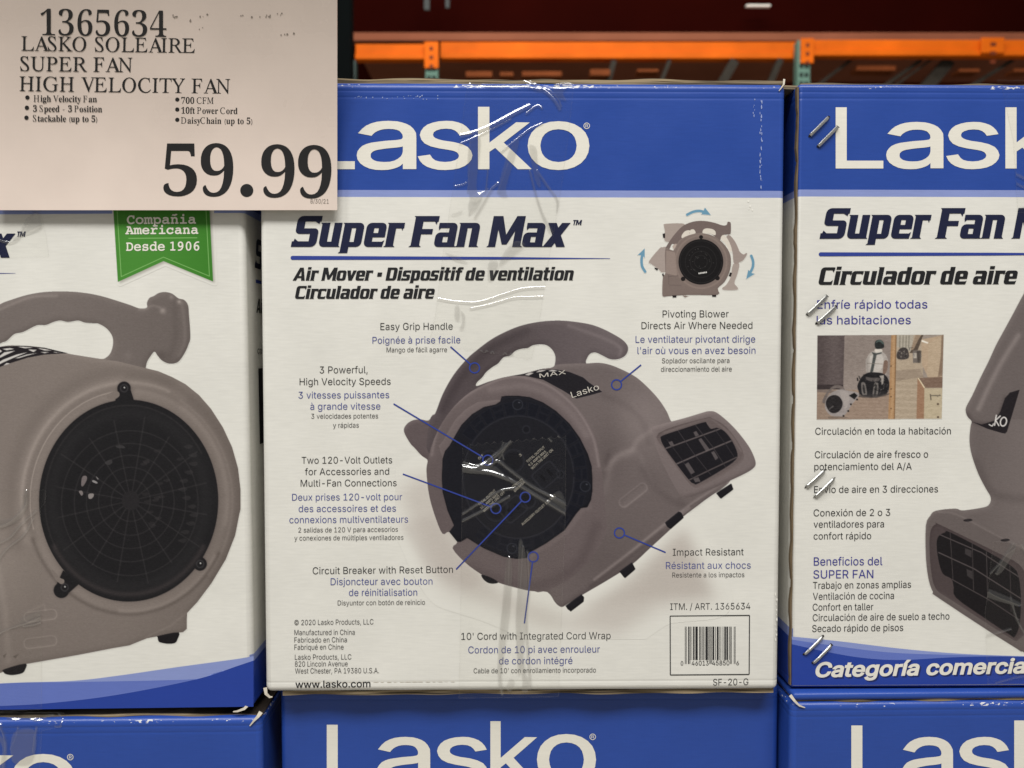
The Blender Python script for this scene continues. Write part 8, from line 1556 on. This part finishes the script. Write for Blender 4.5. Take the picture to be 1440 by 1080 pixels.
    P((38, 36, 38), (520, 560), (560, 480), (620, 440), (690, 436), (770, 450), (815, 500), (826, 570), (800, 640), (690, 672), (560, 660), (528, 610), sm=True)
    P((92, 86, 84), (600, 480), (650, 488), (735, 490), (720, 520), (660, 524), (610, 508), sm=True)
    for a, b in (((575, 545), (590, 650)), ((700, 548), (690, 668))):
        P((116, 110, 106), (a[0] - 20, a[1]), (a[0], a[1] - 14), (a[0] + 22, a[1] + 6), (b[0] + 22, b[1]), (b[0], b[1] + 6), (b[0] - 26, b[1] - 6), sm=True); P((54, 52, 52), (a[0] - 8, a[1] + 16), (a[0] + 8, a[1] + 16), (b[0] + 6, b[1] - 16), (b[0] - 12, b[1] - 16), sm=True)
    P((198, 190, 180), (730, 470), (775, 462), (770, 540), (752, 560), (748, 500), op=0.8); P((34, 32, 34), (512, 490), (522, 486), (530, 516), (518, 524)); P((60, 56, 56), (560, 655), (800, 640), (820, 650), (700, 682), (540, 676), op=0.7, sm=True)
    # the little blower on the floor
    P((112, 102, 98), (180, 720), (215, 640), (280, 570), (340, 560), (385, 580), (395, 620), (340, 590), (280, 600), (235, 650), (215, 730), sm=True)
    P((152, 144, 141), (205, 740), (225, 680), (280, 625), (360, 600), (420, 610), (520, 630), (534, 660), (470, 740), (395, 850), (330, 862), (260, 850), (215, 800), sm=True)
    P((172, 163, 158), (350, 620), (420, 622), (440, 700), (400, 800), (385, 730), sm=True, op=0.6)
    P((40, 37, 38), (214, 740), (235, 680), (290, 655), (345, 672), (376, 730), (360, 790), (310, 828), (250, 815), sm=True); P((30, 28, 29), (436, 660), (490, 632), (520, 660), (490, 698)); P((176, 168, 164), (240, 790), (285, 755), (292, 765), (246, 800), op=0.35)
    for q in ((455, 745), (430, 810), (384, 858), (515, 700)): P((30, 27, 27), (q[0] - 9, q[1] - 8), (q[0] + 9, q[1] - 10), (q[0] + 9, q[1] + 6), (q[0] - 6, q[1] + 8))
    P((100, 88, 80), (230, 860), (400, 862), (440, 880), (240, 884), op=0.45)
    cv.light(cv.mask(t((395, 70), (850, 70), (825, 620), (382, 600))), -6)
    cv.light(fr, np.clip((1180 - cv.X) / 40, -0.2, 1) * -6)
    rg = random.Random(31)
    for i in range(46):      # cables, wheels and tools about the machine, clutter down the passage
        x, y = (rg.uniform(530, 815), rg.uniform(450, 655)) if i < 34 else (rg.uniform(900, 1120), rg.uniform(190, 330))
        a, L = rg.uniform(0, 3.14), rg.uniform(10, 34)
        g_ = rg.choice((22, 30, 66, 96, 128))
        cv.over(cv.stroke(t((x, y), (x + L * math.cos(a), y + L * math.sin(a))), rg.uniform(0.6, 1.5)) * fr, (g_, g_ * 0.95, g_ * 0.93), 0.7)
    for k in range(3): cv.rgb[..., k] = cv.rgb[..., k] * 0.5 + cv.blur(cv.rgb[..., k], 1.0) * 0.5
    g = np.random.default_rng(5).normal(0, 1, (cv.h, cv.w))
    cv.light(fr, 14 * box1(box1(g, 2, 0), 5, 1) + 4 * box1(g, 1, 1))
    cv.grain(5.0, 21)
    return cv
room_photo().build('room_photograph', PICTURE, Fr, 0.00012, right)

PIERCED = plain('pierced_board', lin((40, 36, 34)), 0.9)
# staples: eight crowns driven at a slant through the lap
def staple(p, q, seed):
    a = Fr.local([p], 0)[0]; b = Fr.local([q], 0)[0]
    d = Vector(b - a); L = d.length; d.normalize(); n = Vector((0, -1, 0)); s = d.cross(n)
    prof = [(-0.004, 0.0002), (0.0006, 0.0010), (0.002, 0.0019), (L * 0.3, 0.0023), (L * 0.7, 0.0022), (L - 0.0018, 0.0018), (L - 0.0005, 0.0009), (L + 0.0008, -0.003)]
    prof = [(0.0, -0.003)] + prof[1:]
    for e, r in ((q, 2.3), (p, 1.7)):
        lay = Lay()
        t = np.linspace(0, 6.283, 9)[:-1]
        P = np.column_stack([e[0] + r * np.cos(t) * (1 + 0.3 * np.sin(3 * t + seed)), e[1] + r * 0.8 * np.sin(t + seed)])
        lay.raw(P, np.array([[0, k, k + 1] for k in range(1, 7)]), 0)
        lay.build('staple_hole', PIERCED, Fr, 0.00036, right)
    V, Fs = [], []
    wd, th = 0.0013, 0.0006
    for i, (x, h) in enumerate(prof):
        for (u, v) in ((-wd, 0), (-wd * 0.55, th), (wd * 0.55, th), (wd, 0), (wd * 0.6, -th), (-wd * 0.6, -th)):
            V.append(Vector(a) + d * x + n * (h + v) + s * u)
    for i in range(len(prof) - 1):
        for k in range(6):
            k2 = (k + 1) % 6
            Fs.append((i * 6 + k, i * 6 + k2, i * 6 + 6 + k2, i * 6 + 6 + k))
    Fs += [tuple(range(5, -1, -1)), tuple(6 * (len(prof) - 1) + k for k in range(6))]
    o = mesh_obj('staple', V, Fs, STEEL, right)
    bm = bmesh.new(); bm.from_mesh(o.data); bmesh.ops.recalc_face_normals(bm, faces=bm.faces); bm.to_mesh(o.data); bm.free()
for i, (p, q) in enumerate((((1138, 191.7), (1165, 164.6)), ((1149.4, 206.6), (1177.8, 178)), ((1134.3, 442.7), (1162.7, 415.7)), ((1147.7, 455), (1175, 430.7)),
                            ((1132.7, 685), (1159.3, 660.7)), ((1145, 699), (1172.7, 672.3)), ((1130, 920), (1156.7, 894.3)), ((1142.3, 932.3), (1169, 906)))):
    staple(p, q, i)
tape(right, Fr, [(1396, 760), (1440, 764), (1520, 780), (1520, 962), (1388, 962), (1384, 860)], [(((1380 + 5, 829), (1400, 838), (1432, 850)), 1.8, 0.0018), (((1386, 812), (1406, 790), (1424, 762)), 1.5, 0.0014), (((1400, 806), (1412, 782), (1426, 770)), 1.3, 0.0012), (((1386, 893), (1400, 890), (1420, 884)), 1.5, 0.0014), (((1420, 840), (1430, 872), (1446, 900)), 1.4, 0.0012), (((1400, 960), (1430, 952), (1450, 950)), 1.6, 0.0016), (((1436, 765), (1450, 800), (1455, 860)), 2, 0.0014)],
     [((1384, 826), (1432, 846), (1430, 852), (1384, 838)), ((1400, 806), (1422, 766), (1428, 770), (1410, 802))], 1380, 756, 1524, 966, 1.2)
tape(right, Fr, [(1405, 110), (1560, 112), (1560, 300), (1430, 300), (1424, 200)], [(((1406, 236), (1430, 246), (1460, 262)), 1.8, 0.0018), (((1410, 246), (1436, 262), (1470, 276)), 1.4, 0.0014), (((1425, 296), (1440, 292), (1470, 290)), 1.2, 0.0014)], [], 1400, 106, 1564, 304, 1.2, fold=Hl - 0.006)
# ---- the lower cartons ------------------------------------------------------------------------------------------
def lower_carton(x, y, ztop, yaw, label, seed):
    H = ztop + Z0
    M = frame(x, y, 0.0, yaw)
    m = carton_mat('carton_card', H - (Hc - zz(Fc_, (800, 277.6))), H - (Hc - zz(Fc_, (800, 267.8))), H=H)
    r = carton(M, H, m, m, label)
    return r, Face(M), H
bc, Fb, Hb = lower_carton(-0.20429174, 0.73881697, -0.2945, 0.005, 'lower fan carton in shade straight under the carton with the barcode', 31)
flap(bc, 'top_flap', 0.004, W - 0.004, 0.006, 0.16, Hb - 0.0002, 0.0022, KRAFT, 0.0, 0.0002, 31)
logo(Fb, bc, (459.6, 1019, 526, 1105), (530, 1036, 605, 1106), (611.8, 1036, 686, 1106), (689.6, 1014, 757.8, 1104), (755, 1032, 838.2, 1104), (833.4, 1036))
bl, Fbl, Hbl = lower_carton(-0.654498, 0.709, -0.31418, R(1.2768), 'lower fan carton with glinting tape over its blue top edge, under the pennant carton', 32)
flap(bl, 'top_flap', 0.003, W - 0.001, 0.0045, 0.16, Hbl - 0.0004, 0.0013, KRAFT, 0.0, 0.0005, 33)
curl(bl, [(W - 0.001, 0.001, Hbl + 0.004), (W - 0.003, -0.001, Hbl + 0.001), (W - 0.006, -0.0016, Hbl - 0.002), (W - 0.010, -0.0012, Hbl - 0.007)], 0.0035, TORN)
logo(Fbl, bl, (-300, 1040, -229, 1128), (-228, 1060, -144, 1129), (-142, 1060, -65, 1129), (-58, 1040, 22, 1128), (16, 1060, 106, 1130), (99, 1064.5))
tape(bl, Fbl, [(-60, 1003), (87, 1003.5), (88, 1022), (60, 1028), (56, 1090), (-60, 1090)], [(((8, 1012), (20, 1013), (34, 1012), (50, 1013), (62, 1010), (72, 1008)), 1.8, 0.0016), (((0, 1018), (6, 1034), (9, 1050), (6, 1080)), 1.6, 0.0012), (((52, 1022), (50, 1036), (48, 1056)), 1.4, 0.0010), (((26, 1022), (24, 1034), (16, 1052)), 1.2, 0.0008), (((80, 1006), (86, 1012), (86, 1021)), 1.3, 0.0012), (((48, 1014), (58, 1013), (66, 1008)), 1.6, 0.0018)],
     [((-10, 1024), (4, 1036), (10, 1050), (6, 1082), (0, 1082), (4, 1050)), ((20, 1030), (50, 1026), (46, 1070), (18, 1070)), ((76, 1020), (88, 1020), (84, 1024))], -64, 1000, 92, 1094, 1.3, fold=Hbl - 0.006)
br, Fbr, Hbr = lower_carton(0.23790305, 0.716, -0.3004, R(1.26007), 'lower fan carton under the stapled carton, its glossy blue lid flap standing slightly open', 35)
logo(Fbr, br, (1197, 1020, 1264, 1108), (1268, 1036, 1340, 1108), (1346, 1036, 1420, 1108), (1426, 1013, 1500, 1105), (1496, 1034, 1580, 1106), (1576, 1040))
BLUEFLAP = ink('flap_ink', BLUE, 0.35)
bm = bmesh.new(); add_box(bm, 0.002, 0.0008, Hbr + 0.0012, W - 0.001, 0.16, Hbr + 0.0078, 0.0028, 3)
bm_obj('lid_flap', bm, BLUEFLAP, br, True)
flap(br, 'top_flap', 0.004, W - 0.002, 0.003, 0.16, Hbr - 0.0006, 0.0022, KRAFT, 0.0, 0.0004, 36)
curl(br, [(0.0, 0.001, Hbr + 0.006), (0.003, -0.001, Hbr + 0.002), (0.007, -0.0015, Hbr - 0.002), (0.012, -0.001, Hbr - 0.004)], 0.0028, TORN)

# ---- price card hooked over the cartons ---------------------------------------------------------------------------
Ms = frame(0, 0.7122, 0 + Z0, R(0.3))
class Bowed(Face):
    """the card hangs from its top and bows forward there"""
    def local(s, px, h=0.0):
        d = ray(px)
        e = np.array([0, 0, Z0])
        q = np.zeros(len(d))
        for _ in range(6):
            t = ((s.o - e) @ s.Y + q) / (d @ s.Y)
            P = e + d * t[:, None] - s.o
            q = -BOW * np.maximum(P @ s.Z - ZLOW, 0) ** 2
        return np.column_stack([P @ s.X, q - h, P @ s.Z])
BOW, ZLOW = 1.3, 0.122  # bow shaped to turn the card's top from the lamps and darken it
Fs = Bowed(Ms)
sign = empty('price_card'); sign.matrix_world = Ms
tag(sign, 'beige price card reading 59.99, hooked over the tops of the cartons', 'price card')
m, nt, b = new_mat('card_print')
tc, n1, n2, n3 = fibre(nt)
rgb = N(nt, 'ShaderNodeRGB'); rgb.outputs[0].default_value = rgba(lin((222, 206, 194)))
paper_finish(nt, b, rgb.outputs[0], n2, n2, n2, 0.30, bump=0.05, coat=0.35, spec=0.5, vary=0.11)
bm = bmesh.new()
nx, nz = 60, 40
GP = Fs.local([(-14 + 488.3 * i / nx, 295.6 - 311.6 * j / nz) for i in range(nx + 1) for j in range(nz + 1)])
x0, x1, z0, z1 = GP[:, 0].min(), GP[:, 0].max(), GP[:, 2].min(), GP[:, 2].max()
g = [[bm.verts.new((GP[i * (nz + 1) + j][0], GP[i * (nz + 1) + j][1] - 0.0004 + 0.00012 * math.sin(i * 0.13) * math.sin(j * 0.09), GP[i * (nz + 1) + j][2])) for j in range(nz + 1)] for i in range(nx + 1)]
for i in range(nx):
    for j in range(nz): bm.faces.new((g[i][j], g[i + 1][j], g[i + 1][j + 1], g[i][j + 1]))
r = bmesh.ops.extrude_face_region(bm, geom=list(bm.faces))
for v in [e for e in r['geom'] if isinstance(e, bmesh.types.BMVert)]: v.co.y += 0.0011
bm_obj('card', bm, m, sign)
CARDINK = ink('card_ink', lin((28, 27, 27)), 0.35, 0.5, coat=0.3)
hk = plain('hook_steel', lin((150, 150, 150)), 0.4, metal=1.0)
for xx in (x0 + 0.08, x1 - 0.06):
    ztop = 0.2262
    bm = bmesh.new()
    add_box(bm, xx, 0.0016, z0 + 0.03, xx + 0.018, 0.0026, ztop + 0.007)
    add_box(bm, xx, 0.0028, ztop + 0.0062, xx + 0.018, 0.06, ztop + 0.0074)
    bm_obj('hook', bm, hk, sign)
lay = Lay()
lay.text('1365634', 57, 235, 50.2, 53.0, 37.0, 'serif', off=-6.0)
lay.text('LASKO SOLEAIRE', 30.7, 274, 71.5, 74.8, 20.2, 'serif', off=1.2)
lay.text('SUPER FAN', 29, 186.7, 100, 101.8, 20.2, 'serif', off=1.2)
lay.text('HIGH VELOCITY FAN', 28, 324, 128.2, 132, 20.4, 'serif', off=1.2)
lay.build('item_heading', CARDINK, Fs, 0.00062, sign)
lay = Lay()
for body, a, b_, y0, y1, d in (('High Velocity Fan', 47.7, 136.7, 143.2, 144, (39, 137.3)), ('3 Speed - 3 Position', 47, 144, 157.2, 158, (38.3, 151.7)), ('Stackable (up to 5)', 46.7, 137, 171, 171.8, (37.7, 165.7)),
                               ('700 CFM', 255.3, 300.7, 146, 146.3, (249.7, 140.3)), ('10ft Power Cord', 255.3, 334.3, 160, 160.6, (249.7, 154.3)), ('DaisyChain (up to 5)', 254.7, 355, 174, 174.8, (249.7, 168.7))):
    lay = Lay(); lay.text(body, a, b_, y0, y1, 9.0, 'serif', off=0.5); lay.dot(d, 3.0)
    lay.build('feature_line', CARDINK, Fs, 0.00062, sign)
lay = Lay()
for ch, bx in (('5', (230, 202, 277.3, 276.4)), ('9', (282.7, 201.4, 328.4, 277)), ('9', (367.7, 203, 414.4, 278.4)), ('9', (419.4, 204, 466.2, 279.4))):
    lay.glyph(ch, bx, 'serifbold', off=-2.2)
lay.dot((347.3, 268), 9.2, 24)
lay.build('price', CARDINK, Fs, 0.00062, sign)
lay = Lay(); lay.text('8/30/21', 436.7, 462.5, 286, 286.4, 6.2, off=-2); lay.build('print_date', ink('faded_ink', lin((120, 112, 104)), 0.4), Fs, 0.00062, sign)
SMUDGE = ink('smudge_ink', lin((136, 126, 116)), 0.4)
rg = random.Random(12)
for cx, cy, n in ((248, 23.5, 5), (287, 22.5, 4), (273, 28, 2), (283, 41, 2), (338, 22.5, 2), (360, 23.5, 2), (380, 23, 5), (396, 20.5, 3), (399, 50.5, 2), (408, 47.5, 3)):
    lay = Lay()
    for i in range(n):
        lay.dot((cx + rg.uniform(-6, 6), cy + rg.uniform(-2, 2)), rg.uniform(0.6, 1.5), 7, i * 2e-6)
    lay.build('smudge', SMUDGE, Fs, 0.00062, sign)

# ---- the rack across the aisle ------------------------------------------------------------------------------------
YR = 5.0
def at(px, py, Y):
    d = ray([(px, py)])[0]
    t = Y / d[1]
    return d[0] * t, Z0 + d[2] * t
ORANGE = plain('orange_paint', lin((234, 108, 14)), 0.6, noise=0.42, scale=3.5, spec=0.12)
TEAL = plain('teal_paint', lin((112, 146, 130)), 0.6, noise=0.2, scale=6, spec=0.15)
HOLE = plain('dark_hole', lin((24, 34, 30)), 0.8)
DARK = plain('dark_steel', lin((10, 14, 14)), 0.8, spec=0.05)
BRACE = plain('brace_steel', lin((58, 53, 46)), 0.6, noise=0.35, spec=0.1)
def rack_beam(xa, xb, ya, yb, Y, mat, label, plates=()):
    r = empty('rack_beam')
    X0, Zt = at(xa, ya, Y); X1, Zb = at(xb, yb, Y)
    r.location = (X0, Y, Zb)
    L, Hh = X1 - X0, Zt - Zb
    tag(r, label, 'beam', 'steel beams of the rack behind')
    bm = bmesh.new(); add_box(bm, 0, 0.02, Hh * 0.36, L, 0.07, Hh, 0.004)
    bm_obj('beam_web', bm, mat, r)
    bm = bmesh.new(); add_box(bm, 0, 0.0, 0.0, L, 0.07, Hh * 0.36 - 0.002, 0.004)
    bm_obj('beam_ledge', bm, mat, r)
    for (pa, pb, qa, qb) in plates:
        Xa, Za = at(pa, qa, Y); Xb, Zb2 = at(pb, qb, Y)
        bm = bmesh.new(); add_box(bm, Xa - X0, -0.018, Zb2 - Zb, Xb - X0, -0.003, Za - Zb, 0.004)
        ph = Xb - Xa
        bm_obj('end_plate', bm, mat, r)
        bm = bmesh.new()
        for k in range(3):
            zc = Za - Zb - 0.04 - k * 0.05
            add_box(bm, Xa - X0 + ph * 0.38, -0.0215, zc - 0.010, Xa - X0 + ph * 0.62, -0.0185, zc + 0.010)
        bm_obj('plate_slot', bm, plain('slot_dark', lin((120, 48, 8)), 0.7), r)
    return r
rack_beam(499, 604, 60, 83, YR, ORANGE, 'short orange beam at the edge of the rack behind the price card', ((597, 617, 60, 97),))
rack_beam(619, 1127, 57, 82, YR + 0.10, ORANGE, 'long orange beam spanning between the two teal posts of the rack')
rack_beam(1139, 1640, 54, 78, YR, ORANGE, 'orange beam running on beyond the post above the stapled carton', ((1125, 1143, 55, 90), (1378, 1410, 54, 76)))
rack_beam(1080, 1700, 102, 128, YR + 0.9, plain('dull_red_paint', lin((120, 34, 18)), 0.6), 'dull red beam low behind the stapled carton, mostly hidden')
def upright(xa, xb, ytop, Y, mat, label, holes=True):
    r = empty('rack_upright')
    X0, Zt = at(xa, ytop, Y); X1, _ = at(xb, ytop, Y)
    r.location = (X0, Y, 0)
    tag(r, label, 'rack post', 'posts of the rack behind')
    bm = bmesh.new(); add_box(bm, 0, 0, 0, X1 - X0, 0.07, Zt, 0.004)
    bm_obj('post', bm, mat, r)
    if holes:
        w_ = X1 - X0
        for k in range(6):
            z = Zt - 0.05 - 0.05 * k
            for f in (0.3, 0.7):
                bm = bmesh.new(); add_box(bm, w_ * f - 0.010, -0.002, z - 0.012, w_ * f + 0.010, -0.0005, z + 0.012)
                bm_obj('post_hole', bm, HOLE, r)
    return r
upright(598, 615.5, 60, YR, TEAL, 'pale teal rack post rising behind the middle carton')
upright(1122, 1140, 56, YR, TEAL, 'pale teal rack post with punched holes behind the gap beside the stapled carton')
upright(490, 500, 84, YR + 0.2, plain('dull_teal', lin((66, 84, 78)), 0.5), 'thin dull teal post tucked beside the black post', False)
upright(470, 492, -60, 3.2, DARK, 'black rack post standing just beside the price card', False)
def slab(name, xa, xb, ya, yb, Y, dep, mat, label, cat, group=None, tilt=0.0):
    X0, Zt = at(xa, ya, Y); X1, Zb = at(xb, yb, Y)
    bm = bmesh.new(); add_box(bm, 0, 0, 0, X1 - X0, dep, Zt - Zb, 0.003)
    o = bm_obj(name, bm, mat); o.location = (X0, Y, Zb)
    return tag(o, label, cat, group)
slab('shelf_deck', 495, 1640, 45.5, 57, YR + 0.12, 1.0, plain('dusty_board', lin((150, 92, 68)), 0.9, noise=0.4, scale=2, spec=0.05), 'dusty pinkish board deck lying on the orange beams', 'shelf')
slab('pallet_load', 492, 1640, -70, 46, YR + 0.55, 0.8, plain('maroon_wrap', lin((40, 5, 2)), 0.8, noise=0.45, scale=1.5, spec=0.02), 'dark maroon wrapped load on the shelf deck above the orange beams', 'pallet load')
TAN = plain('tan_board', lin((128, 68, 36)), 0.8, noise=0.45, scale=9, spec=0.1)
for (a, b_, c, d) in ((655, 692, 100, 108), (703, 722, 101, 107), (734, 790, 100, 107), (1205, 1260, 92, 99), (1349, 1378, 96.5, 101), (1426, 1450, 96, 101), (830, 858, 97, 106), (896, 926, 97, 101)):
    slab('pallet_board', a, b_, c, d, YR + 0.06, 0.1, TAN, 'short pale board end seen in the dark under the orange beams', 'board', 'pale board ends in the dark of the rack')
for (xa, ya, xb, yb, wd) in ((1160, 112, 1200, 82, 4), (1262, 108, 1296, 84, 5), (1270, 112, 1312, 82, 3), (1322, 100, 1336, 84, 16), (1380, 112, 1425, 84, 5), (856, 112, 864, 84, 7), (1020, 108, 1034, 84, 12), (1090, 100, 1098, 82, 8), (930, 114, 942, 84, 5)):
    X0, Za = at(xa, ya, YR + 0.12); X1, Zb = at(xb, yb, YR + 0.12)
    bm = bmesh.new(); L = math.hypot(X1 - X0, Zb - Za); add_box(bm, -0.25, -0.02, -wd * 0.0022, L - 0.01, 0.02, wd * 0.0022)
    o = bm_obj('rack_brace', bm, BRACE); o.location = (X0, YR + 0.12, Za); o.rotation_euler = (0, -math.atan2(Zb - Za, X1 - X0), 0)
    tag(o, 'slanting grey brace in the dark under the orange beams', 'brace', 'slanting braces of the rack')
for (xa, xb, yb) in ((596, 604, 14), (626, 632, 11)):
    slab('hanging_strap', xa, xb, -30, yb, YR + 0.3, 0.02, plain('strap_grey', lin((72, 76, 74)), 0.7), 'pale grey strap end hanging in front of the maroon load', 'strap', 'strap ends hanging from above')
o = slab('reflection_streak', 1050, 1084, 6, 8.6, YR + 0.4, 0.03, plain('streak_white', (1, 0.95, 0.85), 0.5, emit=0.12, noise=0.0), 'thin glowing streak standing for a lamp reflection before the maroon load', 'light streak')  # added glowing sliver in place of a light fixture's reflection
